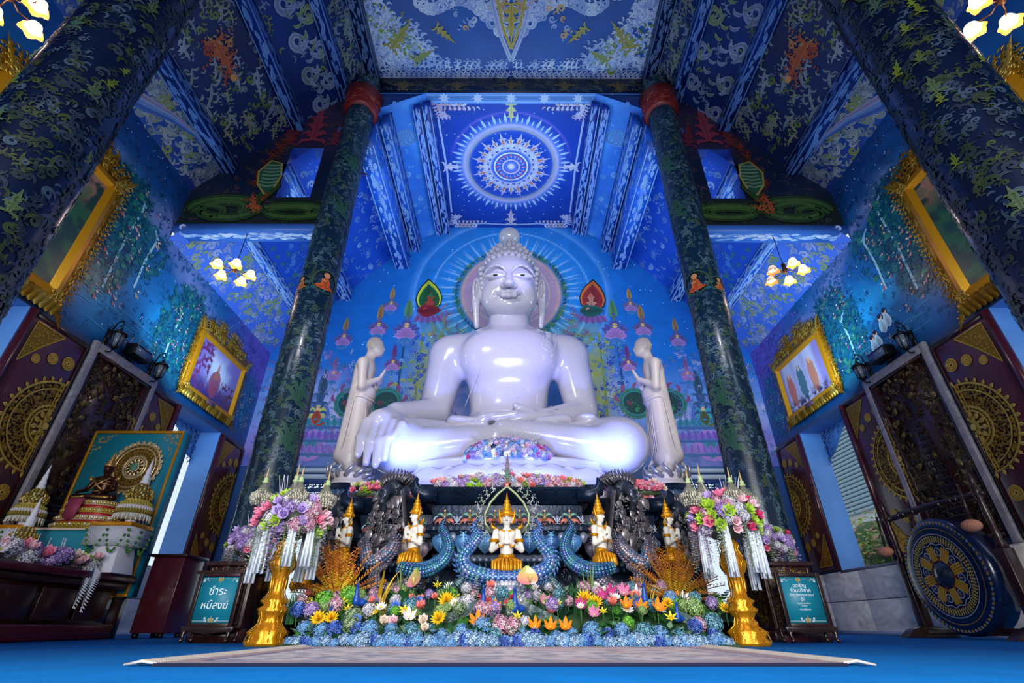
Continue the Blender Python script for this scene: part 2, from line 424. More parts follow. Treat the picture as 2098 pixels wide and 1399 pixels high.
ZN, XN, ZFC, XFC, YB, YT, XW = 12.2, 3.43, 11.6, 2.05, 12.1, 7.34, 6.8
Y0 = -6.0
def wallp(sg): return Plane((sg*XW, 0, 0), (0, 1, 0), (0, 0, 1), (-sg, 0, 0))
def struct(o): o['kind'] = 'structure'; return o
WIN = [(-1.2, .6), (4.0, 5.72), (9.22, 10.95)]; WZ = (1.12, 4.05)  # first window lies out of view, added to let in light

# ================================================================= FLOOR
fl = B().box(-XW-.6, XW+.6, Y0, YB+.3, -.1, 0).obj('floor', CARPET); struct(fl)
# ================================================================= SIDE WALLS
def side_paint(sg):
    def f(Y, Z):
        n = fbm(Y*1.1+5*sg, Z*1.1); n2 = fbm(Y*4, Z*4+9)
        c = np.zeros(Y.shape+(3,))+np.array(C_('0a5796'))
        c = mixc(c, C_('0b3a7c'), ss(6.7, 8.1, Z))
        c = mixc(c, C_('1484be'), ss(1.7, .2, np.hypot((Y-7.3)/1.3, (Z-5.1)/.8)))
        c = mixc(c, C_('124f98'), ss(.45, .6, n)*.6)
        band = np.exp(-((Z-(7.5-.28*abs(Y-6.3)-.05*Y+.25*(n-.5)*4))/.28)**2)*ss(5.2, 6, Y)*ss(11.8, 9, Y)
        c = mixc(c, C_('8a8fc8'), np.clip(band*(.25+n2), 0, 1)*.75)
        c = mixc(c, C_('6d50b8'), np.clip(ss(9.6, 11.6, Y)*ss(4.6, 6.1, Z)*(.45+n), 0, 1)*.9)
        tr = ss(1.1, .8, np.hypot((Y-6.05)/1.0, (Z-6.0)/1.35)+.25*(n2-.5))
        c = mixc(c, C_('0d5a6e'), tr*.85)
        tr2 = ss(1.1, .8, np.hypot((Y-8.6)/.75, (Z-5.2)/1.2)+.3*(n2-.5))
        c = mixc(c, C_('115d74'), tr2*.85)
        tr3 = ss(1.1, .8, np.hypot((Y-11.5)/.55, (Z-5.0)/.9)+.3*(n2-.5)); c = mixc(c, C_('14507e'), tr3*.8)
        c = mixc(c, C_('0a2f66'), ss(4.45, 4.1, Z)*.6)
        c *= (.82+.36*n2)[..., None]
        return c
    return f
PINK = ['e07c90', 'd8604a', 'f0a8a0', 'd24a50', 'e9b58c']
def side_wall(sg):
    nm = 'wall_right' if sg > 0 else 'wall_left'; P = wallp(sg)
    b = B(); S = Plane((sg*(XW+.002), 0, 0), (0, 1, 0), (0, 0, 1), (-sg, 0, 0))
    holes = [(a, c, WZ[0], WZ[1]) for a, c in WIN]
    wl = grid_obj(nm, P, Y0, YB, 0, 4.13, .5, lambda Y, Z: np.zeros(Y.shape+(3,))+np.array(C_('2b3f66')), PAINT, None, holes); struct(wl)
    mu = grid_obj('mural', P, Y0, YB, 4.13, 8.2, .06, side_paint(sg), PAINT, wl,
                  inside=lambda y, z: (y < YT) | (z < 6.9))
    o = Orn(P, base=.004); R = random.Random(10+sg)
    def clump(y0, y1, z0, z1, n, cols, s=.16):
        for _ in range(n):
            y = R.uniform(y0, y1); z = R.uniform(z0, z1)
            if ((y-(y0+y1)/2)/((y1-y0)/2))**2+((z-(z0+z1)/2)/((z1-z0)/2))**2 > 1.1: continue
            if R.random() < .35: o.put(T_DISC, y, z, R.random()*6, R.uniform(.5, 1)*s*.6, 1, C_(R.choice(cols)))
            for _q in range(2): o.put(R.choice([T_COMMA, T_FROND, T_HOOK]), y+R.uniform(-.06, .06), z+R.uniform(-.06, .06), R.random()*6, R.uniform(.6, 1)*s*1.1, R.choice([1, -1]), C_(R.choice(cols)))
    G = ['0f5a70', '126a84', '0d4a68', '1c7478', '2f7a68', '0c3f66', '0c3a60']
    clump(5.25, 6.95, 4.8, 7.2, 900, G, .12); clump(7.9, 9.3, 4.5, 6.4, 460, G, .1); clump(10.9, 12, 4.3, 5.7, 130, ['12608a', '1c6a98', '2f7a9c', '3a5a9c'], .12)
    clump(6.9, 7.5, 5.7, 6.9, 90, G, .12)
    for _ in range(1100):   # low-contrast cloud scrolls and foliage over the whole mural
        y = R.uniform(4.9, 12.0); z = R.uniform(4.2, 8.1 if y < YT else 6.8); far = y > 9.6
        o.put(R.choice([T_FROND, T_HOOK, T_SPIR, T_COMMA]), y, z, R.uniform(-.8, .8)+R.choice([0, PI]), R.uniform(.08, .2), R.choice([1, -1]), C_(R.choice(['4a50a8', '5a58b8', '3a4ca0', '6a60b8'] if far and z > 5 else (['12609c', '0e4c88', '1c70a8', '2a68a0'] if z < 6.8 else ['1a3f80', '2a4a8c', '14386e', '4a5c98']))), lay=.001+R.random()*.002)
    # painted waterfalls, ripples, boughs
    for y, z0, z1 in ((6.0, 5.1, 6.3), (6.5, 5.0, 6.9), (7.05, 5.4, 6.6), (8.35, 4.7, 5.6), (5.6, 5.6, 6.7)):
        o.line([(y, z1), (y+.06, z1-.1), (y+.02, (z0+z1)/2), (y+.05, z0)], .022, C_('a9d6ee'), lay=.006)
        o.line([(y-.12, z1+.1), (y-.02, z1+.03), (y+.1, z1-.05)], .02, C_('8fc4e0'), lay=.006)
    for _ in range(34):
        y = R.uniform(6.2, 8.2); z = R.uniform(4.35, 4.95); o.line([(y, z), (y+.12, z+.012), (y+.3, z)], .006, C_('4aa0d8'))
    def fig(y, z, s, col):
        o.put(T_COMMA, y, z, PI/2, s, 1, C_(col), lay=.008); o.put(T_COMMA, y, z, 2.4, s*.8, -1, C_(col), lay=.008)
        o.put(T_HOOK, y, z+s*.2, .4, s*.8, 1, C_('f3c9b4'), lay=.0085); o.put(T_DISC, y, z+s*1.02, 0, s*.17, 1, C_('f0c3a6'), lay=.009)
    for _ in range(64):
        y = R.uniform(5.3, 7.3); z = R.uniform(4.7, 7.1)
        if (y-6.2)**2+((z-5.8)/1.3)**2 < 1.25: fig(y, z, R.uniform(.08, .15), R.choice(PINK))
    for _ in range(24): fig(R.uniform(8.0, 9.1), R.uniform(4.5, 6.2), R.uniform(.07, .12), R.choice(PINK))
    for _ in range(14): fig(R.uniform(11.1, 12), R.uniform(4.4, 5.6), R.uniform(.06, .1), R.choice(PINK))
    for _ in range(12): fig(R.uniform(7, 8.3), R.uniform(4.3, 4.6), R.uniform(.05, .08), R.choice(['c86fb0', 'e58aa8', 'b58ad8']))
    for _ in range(260): o.put(T_DISC, R.uniform(5.2, 12), R.uniform(6.0, 8.1) if R.random() < .7 else R.uniform(4.3, 6.3), 0, R.uniform(.005, .014), 1, C_('cfe0ff'))
    if sg > 0:   # two small boats with four children in white shirts
        for y, z in ((7.86, 4.66), (7.74, 4.7), (7.5, 4.9), (7.36, 4.94)):
            o.put(T_PET, y, z-.17, PI/2, .3, 1, C_('b9dcf2'), lay=.01); o.put(T_DISC, y, z+.13, 0, .055, 1, C_('e9b48c'), lay=.011); o.put(T_DISC, y, z+.17, 0, .045, 1, C_('1a1424'), lay=.012)
        for y, z in ((7.8, 4.5), (7.42, 4.74)): o.line([(y-.25, z+.03), (y, z-.04), (y+.25, z+.03)], .05, C_('0c5aa8'), lay=.009)
    o.obj('painted_figures', LINE, wl)
    # marble dado: separate slabs
    y = 3.0
    while y < YB-.01:
        y1 = min(y+1.24, YB)
        for z0, z1 in ((.06, .56), (.572, 1.1)):
            b = B().box(-.03, 0, y+.006, y1-.006, z0, z1); q = b.obj('marble_slab', MARBLE, wl, bev=.004)
            q.location = (sg*(XW-.001)+(.03 if sg < 0 else 0), 0, 0)
        y = y1
    q = B().box(sg*XW-.06 if sg > 0 else sg*XW, sg*XW if sg > 0 else sg*XW+.06, 3.0, YB, 0, .06).obj('baseboard_right' if sg > 0 else 'baseboard_left', WHT); struct(q)
    return wl
WR = side_wall(1); WL = side_wall(-1)

# windows: blue reveals, hanging valance of carved flames, sill
def window(sg, a, c, k):
    root = thing('window_%d' % k, None, None); del_ = None; struct(root)
    x0, x1 = XW-.005, XW+.5
    b = B()
    def q(*v): b.add([(sg*x, y, z) for x, y, z in v], [(0, 1, 2, 3)])
    q((x0, a, WZ[0]), (x1, a, WZ[0]), (x1, a, WZ[1]), (x0, a, WZ[1])); q((x0, c, WZ[0]), (x1, c, WZ[0]), (x1, c, WZ[1]), (x0, c, WZ[1]))
    q((x0, a, WZ[1]), (x1, a, WZ[1]), (x1, c, WZ[1]), (x0, c, WZ[1]))
    b.obj('reveal', REVEAL, root)
    B().box(sg*x0-.03, sg*x1+.03, a-.03, c+.03, WZ[0]-.05, WZ[0]).obj('sill', MARB_T, root)
    P = Plane((sg*(x1-.02), 0, 0), (0, 1, 0), (0, 0, 1), (-sg, 0, 0)); o = Orn(P, ridge=.5)
    n = 8
    for i in range(n+1):
        t = i/n; y = a+(c-a)*t; d = .75-.95*math.sin(PI*t)*.55
        o.put(T_FLAME, y, WZ[1], -PI/2, .42*d+.12, 1, C_('6d90c8')); o.put(T_FROND, y, WZ[1]-.02, -PI/2+.5, .3*d+.06, -1, C_('4a6cb0'))
    for e, s_ in ((a, 1), (c, -1)):
        for z in (3.8, 3.55, 3.3): o.put(T_FROND, e, z, PI/2-s_*.9, .34, s_, C_('4a6cb0'))
    o.obj('valance', mat('valance', vcol=True, rough=.5), root)
    # scalloped pelmet board behind the flames
    pts = [(sg*x1, a, WZ[1])]+[(sg*x1, a+(c-a)*i/12, WZ[1]-.10-.5*abs(math.cos(PI*i/12))**1.5) for i in range(13)]+[(sg*x1, c, WZ[1])]
    B().poly(pts, (sg*.02, 0, 0)).obj('pelmet_board', REVEAL, root)
    return root
k = 0
for sg in (1, -1):
    for a, c in WIN: k += 1; window(sg, a, c, k)

# ================================================================= BACK WALL
def roofz(x):   # altar-bay roof profile
    x = np.abs(x); return np.where(x < XFC, ZFC, np.where(x < 3.3, ZFC-(x-XFC)*.56, 10.9-(x-3.3)*1.171))
def back_paint(X, Z):
    n = fbm(X*1.2+40, Z*1.2); n2 = fbm(X*5, Z*5); r = np.hypot(X, Z-8.93)
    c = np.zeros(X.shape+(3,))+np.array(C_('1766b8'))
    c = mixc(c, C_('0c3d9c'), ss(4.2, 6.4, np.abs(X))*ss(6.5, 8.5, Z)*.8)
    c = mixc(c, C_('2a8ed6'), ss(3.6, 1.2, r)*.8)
    c = mixc(c, C_('8fa6dc'), ss(6.8, 4.6, Z+.8*(n-.5)*2)*.6)
    c = mixc(c, C_('c9b9e0'), ss(6.6, 4.8, Z)*ss(.46, .62, n)*.8)
    c = mixc(c, C_('9b6fc4'), ss(5.4, 3.8, Z)*ss(4.2, 5.4, np.abs(X))*.7)
    yg = np.exp(-((np.abs(X)-2.35-.25*(n-.5))/.42)**2)*ss(8.3, 6.6, Z)*ss(3.6, 5, Z)
    c = mixc(c, C_('a6a83a'), np.clip(yg*(.4+n2), 0, 1)*.85)
    yg2 = np.exp(-((r-2.1)/.5)**2)*ss(8.4, 7.2, Z); c = mixc(c, C_('6aa070'), np.clip(yg2, 0, 1)*.7)
    th = np.arctan2(Z-8.93, X); ray = .5+.5*np.sin(th*70)
    c = mixc(c, C_('a98aa8'), ss(1.62, 1.5, r)*ss(.9, 1.0, r)); c = mixc(c, C_('c48a9c'), ss(1.5, 1.42, r)*(.35+.5*ray))
    c = mixc(c, C_('9c7a9a'), ss(1.3, 1.2, r)*.8); c = mixc(c, C_('d6b4b4'), ss(1.12, 1.06, r)*.6)
    for rr, w_, cc in ((1.48, .035, 'e0a878'), (1.18, .03, 'e8c0a0'), (1.02, .03, 'd06a8a'), (2.42, .02, '9cc8f0'), (2.95, .025, '8ab8f0'), (3.0, .1, '4a8ad0')):
        c = mixc(c, C_(cc), np.exp(-((r-rr)/w_)**2)*.65)
    rim = ss(1.5, 1.6, r)*ss(1.84, 1.7, r); c = mixc(c, C_('2d6a5e'), rim*(.4+.6*ss(.4, .6, n2)))
    rays = ss(.86, 1, .5+.5*np.sin(th*44))*ss(2.4, 1.75, r)*ss(1.6, 1.75, r); c = mixc(c, C_('b8d8f8'), rays*.7)
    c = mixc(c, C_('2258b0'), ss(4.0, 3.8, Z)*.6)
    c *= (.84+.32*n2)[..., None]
    return c
BP = Plane((0, YB, 0), (1, 0, 0), (0, 0, 1), (0, -1, 0))
BH = [(-5.2, -3.6, .3, 3.25), (3.6, 5.2, .3, 3.25)]
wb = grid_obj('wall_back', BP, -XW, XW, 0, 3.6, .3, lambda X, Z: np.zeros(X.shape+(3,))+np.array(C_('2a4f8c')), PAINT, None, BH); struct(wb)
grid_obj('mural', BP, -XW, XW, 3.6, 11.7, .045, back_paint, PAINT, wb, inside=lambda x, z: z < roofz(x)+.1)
o = Orn(BP, base=.004); R = random.Random(4)
for sg in (-1, 1):
    def spire(x, z, h, c1, c2, w_=1):
        x *= sg; o.put(T_BIGSYM, x, z+.3*h, PI/2, h*.26*w_, 1, C_(c1), lay=.008)
        o.put(T_LEAF, x, z+.55*h, PI/2, h*.6, 1, C_(c2), lay=.01)
        for a in (-1.1, -.7, -.3, .3, .7, 1.1): o.put(T_PET, x, z+.2*h, PI/2+a, h*.34*w_, 1, C_(c1), lay=.009)
        for a in (-1.4, -.9, -.4, 0, .4, .9, 1.4): o.put(T_PET, x, z+.12*h, PI/2+a, h*.26*w_, 1, C_('b77fc4'), lay=.0095)
        o.put(T_DISC, x, z+.42*h, 0, h*.07, 1, C_('e0b060'), lay=.011)
        for a in (-.8, 0, .8): o.put(T_PET, x, z+.1*h, -PI/2+a, h*.24*w_, 1, C_('4a7fc0'), lay=.0095)
    for q in ((4.82, 7.0, .9, '6a5aa0', 'a87850'), (3.87, 7.35, 1.0, '6e5a90', 'b07a4a'), (3.6, 8.2, .8, '7a6a90', 'c08a4a'), (3.05, 7.2, 1.3, '5a5aa8', '5a8a5a'),
              (4.9, 5.9, .7, 'b878b0', '8a5a90'), (5.9, 7.6, .7, '5a5ab0', 'a06a60'), (2.4, 8.1, .6, 'a0506a', 'd08a4a'), (3.3, 6.2, .8, '7a4a90', '6a3a80'), (6.1, 6.2, .9, '6a5ab0', '8a6ab0')):
        spire(*q)
    # seated figure in a niche, on lotus tiers
    x = sg*5.12
    o.put(T_BIGSYM, x, 4.75, PI/2, .6, 1, C_('3a5a8c'), lay=.008); o.put(T_LEAF, x, 5.5, PI/2, .8, 1, C_('35506a'), lay=.009)
    o.put(T_DISC, x, 4.95, 0, .34, 1, C_('5b6cc0'), lay=.010); o.put(T_DISC, x, 4.98, 0, .25, 1, C_('c8c05a' if sg < 0 else '38a0b0'), lay=.011)
    o.put(T_PET, x-.26, 4.72, 0, .52, 1, C_('c4301c' if sg < 0 else '7a6a20'), lay=.012); o.put(T_PET, x, 4.68, PI/2, .42, 1, C_('b8401c' if sg < 0 else '5a5a28'), lay=.013)
    o.put(T_DISC, x, 5.12, 0, .06, 1, C_('e8b080'), lay=.0145)
    for j, cc in ((0, '2f8aa8'), (1, '8a5ac8'), (2, 'a06ad0')):
        for i in range(9): o.put(T_PET, x-.7+.175*i, 4.62-.36*j, PI/2+(i-4)*.06, .26, 1, C_(cc), lay=.0125+j*.001)
        o.line([(x-.75, 4.6-.36*j), (x+.75, 4.6-.36*j)], .035, C_('3a6ab0'), lay=.0155)
    o.put(T_DISC, x, 4.12, 0, .42, 1, C_('c07ad0'), lay=.007); o.put(T_PET, x, 3.8, PI/2, .65, 1, C_('2a8a9c'), lay=.0125)
    # dark green roundels with flame crowns
    for dx in (0, .95):
        xx = sg*(3.35+dx*.98); o.put(T_DISC, xx, 5.3, 0, .46, 1, C_('3a7a6a'), lay=.008); o.put(T_DISC, xx, 5.3, 0, .4, 1, C_('173f3c'), lay=.009); o.put(ring_t(.84, 1), xx, 5.3, 0, .38, 1, C_('2c7a78'), lay=.010)
        o.put(T_SPIR, xx-.15, 5.2, .6, .3, 1, C_('8a3a50'), lay=.011); o.put(T_FROND, xx+.1, 5.1, 2.0, .25, 1, C_('3a9a6a'), lay=.011)
        for a in (-1, -.5, 0, .5, 1): o.put(T_COMMA, xx+.4*math.sin(a*1.5), 5.3+.42*math.cos(a*1.5), PI/2-a*1.2, .38, 1 if a > 0 else -1, C_('a04a78'), lay=.0105)
    # stems
    for xx, z0, z1, cc in ((3.05, 3.8, 7.4, '1f4a7c'), (2.55, 4.3, 7.5, '8a9a3a'), (3.87, 6.0, 7.4, '5a7ac0')):
        o.line([(sg*xx, z1), (sg*(xx+.03), (z0+z1)/2), (sg*xx, z0)], .03, C_(cc))
        for i in range(12):
            z = z0+(z1-z0)*i/12; o.put(T_FROND, sg*xx, z, PI/2+R.choice([-1, 1])*.8, .26, R.choice([-1, 1]), C_(R.choice(['3a6ad0', '5a8ad8', '2f58b8', '8ab0e8'])))
    # flame-halo deities beside the halo
    x = sg*2.43
    o.put(T_PET, x, 8.2, PI/2-.1*sg, 1.25, 1, C_('101c18'), lay=.012); o.put(T_PET, x, 8.24, PI/2-.1*sg, 1.15, 1, C_('c8c82c' if sg < 0 else 'd8682c'), lay=.013); o.put(T_PET, x, 8.26, PI/2-.1*sg, .98, 1, C_('1f5a2c' if sg < 0 else '9c2c28'), lay=.014)
    o.put(T_SYM, x, 8.35, PI/2, .38, 1, C_('c8402c' if sg < 0 else 'e0907a'), lay=.015); o.put(T_DISC, x, 8.8, 0, .08, 1, C_('3a6a3a' if sg < 0 else 'c8604a'), lay=.017)
    o.put(T_PET, x-.36, 8.27, 0, .72, 1, C_('8a1c24' if sg < 0 else '2a5a50'), lay=.016)
    for i in range(5): o.put(T_PET, x-.25+.12*i, 8.1, -PI/2+(i-2)*.3, .3, 1, C_('8a5a9c'), lay=.012)
    for _ in range(260):
        x = R.uniform(3.9, 6.7); z = R.uniform(3.7, 6.8); o.put(R.choice([T_FROND, T_FLAME]), sg*x, z, R.random()*6, R.uniform(.12, .26), R.choice([1, -1]), C_(R.choice(['6a74c8', '8a98d8', 'b0b0e0', '3a6ab0', '9a7ac0', '4a8aa8', '7a6ab0'])))
    for _ in range(130):
        x = R.uniform(1.5, 3.2); z = R.uniform(4.2, 7.4); o.put(T_FROND, sg*x, z, PI/2+R.uniform(-1, 1), R.uniform(.15, .3), R.choice([1, -1]), C_(R.choice(['2f52c0', '1f3fa8', 'b8b040', '4a6ad8', '88a83c'])), lay=.006)
    for _ in range(40):   # pink-violet foliage over the shoulders
        a = R.uniform(.1, 1.25); rr = R.uniform(1.8, 2.5); o.put(T_FLAME, sg*rr*math.cos(a)*1.05, 8.6-rr*math.sin(a), R.uniform(0, 3), .26, 1, C_(R.choice(['a0607c', 'b8788c', '7a5a9c', '8a9a4a'])), lay=.007)
for i in range(72):
    a = 2*PI*i/72; o.put(T_COMMA, 1.6*math.cos(a), 8.93+1.6*math.sin(a), a+.3, .24, 1, C_(R.choice(['2a6a48', '3f8a5c', '28508a', '7a8a3c', '30407c'])), lay=.009)
    if i % 2: o.put(T_LEAF, 1.8*math.cos(a), 8.93+1.8*math.sin(a), a, R.uniform(.35, .6), 1, C_('a8ccf0'), lay=.006, sy=.16)
for _ in range(160): o.put(T_DISC, R.uniform(-5.5, 5.5), R.uniform(7, 11.4), 0, R.uniform(.008, .02), 1, C_('d8e8ff'))
o.put(T_SYM, 0, 11.35, -PI/2, .28, 1, C_('c06030'), lay=.012)
o.obj('painted_figures', LINE, wb)
# white cornice bars and valance of the two back openings
for sg in (-1, 1):
    r = thing('window_%d' % (7 if sg < 0 else 8), None, None); struct(r)
    a, c = sorted((sg*3.6, sg*5.2))
    B().box(a-.2, c+.2, YB-.14, YB+.05, 3.42, 3.5).box(a-.2, c+.2, YB-.1, YB+.05, 3.26, 3.36).obj('cornice', WHT, r)
    b = B()
    b.add([(a, YB, .3), (a, YB+.4, .3), (a, YB+.4, 3.25), (a, YB, 3.25)], [(0, 1, 2, 3)]); b.add([(c, YB, .3), (c, YB+.4, .3), (c, YB+.4, 3.25), (c, YB, 3.25)], [(0, 1, 2, 3)])
    b.add([(a, YB, 3.25), (a, YB+.4, 3.25), (c, YB+.4, 3.25), (c, YB, 3.25)], [(0, 1, 2, 3)]); b.obj('reveal', REVEAL, r)
    v = Orn(Plane((0, YB+.3, 0), (1, 0, 0), (0, 0, 1), (0, -1, 0)), ridge=.4)
    for i in range(10): v.put(T_FLAME, a+(c-a)*(i+.5)/10, 3.25, -PI/2, .34, 1, C_('284a88')); v.put(T_FROND, a+(c-a)*i/9, 3.2, -PI/2+.5, .26, 1, C_('1f3f80'))
    v.line([(a, 3.05), ((a+c)/2, 3.1), (c, 3.05)], .05, C_('284a88')); v.obj('valance', MATS['valance'], r)
# entrance wall behind the photographer with its doorway
def ent(X, Z): return np.zeros(X.shape+(3,))+np.array(C_('17509a'))
we = grid_obj('wall_front', Plane((0, Y0, 0), (1, 0, 0), (0, 0, 1), (0, 1, 0)), -XW, XW, 0, 12.3, .4, ent, PAINT, None, [(-3.2, 3.2, 0, 4.6)]); struct(we)
# ================================================================= CEILINGS AND ROOF
def orn_fill(o, R, s0, s1, t0, t1, n, cols, smin=.15, smax=.4, kinds=None, field=None, lay=None, inside=None):
    kinds = kinds or [T_FROND, T_FLAME, T_HOOK]
    for _ in range(n):
        s = R.uniform(s0, s1); t = R.uniform(t0, t1)
        if inside and not inside(s, t): continue
        a = field(s, t) if field else R.random()*2*PI
        o.put(R.choice(kinds), s, t, a+R.uniform(-.4, .4), R.uniform(smin, smax), R.choice([1, -1]), C_(R.choice(cols)), lay)
PALE = ['c0c6ec', 'a8b4e4', 'd4d4f0', '98a6dc']; OLV = ['8a9a48', 'a8a83c', '6a7a50']
DKL = ['5a6a88', '6a7a8a', '4a5a7a', '7a8490', '58683c', '6a7a3a']
def flat_paint(c0, c1):
    def f(S, T):
        n = fbm(S*.9, T*.9); c = np.zeros(S.shape+(3,))+np.array(C_(c0)); return mixc(c, C_(c1), ss(.35, .7, n))*(.85+.3*fbm(S*5, T*5))[..., None]
    return f
# --- nave ceiling (near bay)
cp = Plane((0, 0, ZN), (1, 0, 0), (0, 1, 0), (0, 0, -1))
cn = grid_obj('ceiling', cp, -XN, XN, Y0, YT, .2, flat_paint('0c3c90', '0e4ca0'), PAINT); struct(cn)
o = Orn(cp, base=.005); R = random.Random(21)
for sg in (-1, 1):
    for i in range(26):      # lace along the tie beam
        x = .15+i*.125; o.put(T_FROND, sg*x, YT-.18, (PI if sg > 0 else 0)-sg*.5, .38, -sg, C_(R.choice(PALE)))
        o.put(T_FLAME, sg*x, YT-.2, -PI/2+R.uniform(-.5, .5), .3+.14*(x/3.4)**2, 1, C_(R.choice(PALE)))
    for k in range(90):      # corner sprays
        u = R.random(); v = R.random()
        if u+v > 1: u, v = 1-u, 1-v
        o.put(R.choice([T_FROND, T_FLAME]), sg*(3.3-u*1.75), 7.1-v*2.0, -PI/2+sg*R.uniform(-.2, 1.3), R.uniform(.35, .65), sg, C_(R.choice(PALE+PALE+PALE+OLV)))
    o.put(T_BIGSYM, sg*2.9, 6.6, -PI/2-sg*.75, .4, 1, C_('a8983c'), lay=.012); o.put(T_BIGSYM, sg*2.4, 6.9, -PI/2-sg*1.1, .28, 1, C_('98984c'), lay=.012)
    for k in range(44): o.put(T_FROND, sg*3.25, 7.0-k*.25, -PI/2+sg*.4, .42, sg, C_(R.choice(PALE)))
    # central bracket ornament
    for k in range(16):
        t = k/15; o.put(T_FROND, sg*(.08+1.9*t**.9), 6.35-1.2*t-.35*math.sin(t*5), -PI/2-sg*(.3-1.6*t), .75-.25*t, sg, C_(R.choice(PALE)))
        o.put(T_FLAME, sg*(.15+1.7*t), 6.0-1.6*t+.3*math.sin(t*7), -PI/2+sg*(.2+1.1*t), .6, sg, C_(R.choice(PALE)))
        o.put(T_FLAME, sg*(.15+1.0*t), 5.4-1.2*t, PI/2-sg*(.2+1.1*t), .5, sg, C_(R.choice(PALE+['d09070', 'c8a080'])))
    o.line([(0, 6.9), (sg*.28, 6.2), (sg*.5, 5.2), (sg*.25, 4.4)], .05, C_('b0b4dc'), lay=.012); o.line([(0, 6.6), (sg*.2, 6.1), (sg*.36, 5.2)], .035, C_('c8a83c'), lay=.013)
    for k in range(34): o.put(R.choice([T_FROND, T_SPIR]), sg*R.uniform(.1, 1.4), R.uniform(3.6, 6.2), R.random()*6, R.uniform(.2, .4), sg, C_(R.choice(PALE+['d8a070', 'e0b080'])))
    for k in range(30): o.put(R.choice([T_FROND, T_FLAME]), sg*R.uniform(0, 1.6), R.uniform(1.5, 4.6), R.random()*6, R.uniform(.3, .6), sg, C_(R.choice(PALE+['d8a070', 'e0b080'])))
    o.put(T_BIGSYM, sg*1.75, 6.1, -PI/2+sg*-2.3, .26, 1, C_('b8a03c'), lay=.012)
o.put(T_BIGSYM, 0, 5.6, PI/2, .4, 1, C_('c8a83c'), lay=.014); o.put(T_BIGSYM, 0, 5.9, -PI/2, .0, 1)
o.put(T_BIGSYM, 0, 4.7, -PI/2, .5, 1, C_('c87850'), lay=.014)
o.obj('painted_flames', LINE, cn)
# --- altar-bay ceiling with the painted wheel
cp2 = Plane((0, 0, ZFC), (1, 0, 0), (0, 1, 0), (0, 0, -1))
def wheel(X, Y):
    r = np.hypot(X, Y-9.6); n = fbm(X*2, Y*2); c = np.zeros(X.shape+(3,))+np.array(C_('0c3aa8')); c = mixc(c, C_('0c2c88'), ss(1.4, 2.6, r)*.7)
    c = mixc(c, C_('5a80d8'), np.exp(-((r-1.36)/.16)**2)*.8); c = mixc(c, C_('b8a8d0'), np.exp(-((r-1.33)/.06)**2)*.9); c = mixc(c, C_('c0b070'), np.exp(-((r-1.24)/.025)**2)*.7)
    c = mixc(c, C_('7a60c8'), np.exp(-((r-1.72)/.03)**2)*.6*ss(9.6, 8.4, Y)); c = mixc(c, C_('3a68d0'), ss(1.1, .3, r)*.6); c = mixc(c, C_('e0d0f0'), ss(.16, .04, r))
    return c*(.88+.24*n)[..., None]
cf = grid_obj('ceiling', cp2, -XFC, XFC, YT+.2, YB, .04, wheel, PAINT); struct(cf)
o = Orn(cp2, base=.005)
W0 = 9.6
for i in range(64): a = 2*PI*i/64; o.put(T_LEAF, 1.42*math.cos(a), W0+1.42*math.sin(a), a, .3 if i % 2 else .18, 1, C_('c0ccf4'), sy=.7)
for i in range(24):
    a = 2*PI*i/24; o.put(T_FLAME, .6*math.cos(a), W0+.6*math.sin(a), a+.1, .36, 1 if i % 2 else -1, C_('a8b4ec'), lay=.007); o.put(T_SYM, .58*math.cos(a), W0+.58*math.sin(a), a, .36 if i % 2 else .3, 1, C_(['d8d0f0', 'c8b8e8'][i % 2]), lay=.008)
    o.put(T_PET, .78*math.cos(a), W0+.78*math.sin(a), a, .16, 1, C_('d08050'), lay=.012)
for r_, w_, cc in ((.58, .05, '5a78d8'), (.5, .05, 'd8d0f4'), (.27, .06, 'c0a8e0'), (.19, .06, '5a70d8')): o.put(ring_t(1-w_/r_, 1, 48), 0, W0, 0, r_, 1, C_(cc), lay=.010)
for i in range(20): a = 2*PI*i/20; o.put(T_HOOK, .3*math.cos(a), W0+.3*math.sin(a), a+.6, .17, 1, C_('e0c8e8'), lay=.012)
for i in range(16): a = 2*PI*i/16; o.put(T_DISC, .4*math.cos(a), W0+.4*math.sin(a), a, .035, 1, C_('c05870'), lay=.013)
for sx in (-1, 1):
    for yy, sy_ in ((7.62, 1), (11.95, -1)):
        for k in range(6):
            o.put(T_FLAME, sx*(1.9-.0*k), yy+sy_*.08*k, sy_*PI/2+sx*sy_*(.15+.25*k), .45-.03*k, sx*sy_, C_(R.choice(['d8c8e8', 'c8a0c0', 'b0b8ec'])), lay=.008)
            o.put(T_FROND, sx*(1.9-.12*k), yy+sy_*.05, (PI if sx > 0 else 0)-sx*sy_*.4, .42, sx*sy_, C_(R.choice(['d8d0f0', 'c8a8b8'])), lay=.009)
    o.put(T_SYM, sx*1.92, W0, PI if sx > 0 else 0, .36, 1, C_('d8c8e8'), lay=.009); o.line([(sx*1.9, 8.1), (sx*1.86, 9.6), (sx*1.9, 11.4)], .025, C_('b8c0f0'))
    o.line([(0, 11.95), (sx*.9, 11.9), (sx*1.6, 11.95)], .025, C_('b8c0f0'))
o.put(T_SYM, 0, 11.9, -PI/2, .42, 1, C_('d8c0d8'), lay=.01); o.put(T_SYM, 0, 7.64, PI/2, .34, 1, C_('d0c890'), lay=.01)
for _ in range(90): o.put(T_DISC, R.uniform(-1.8, 1.8), R.uniform(7.8, 11.8), 0, R.uniform(.008, .02), 1, C_('d0dcff'))
o.obj('painted_wheel', LINE, cf)

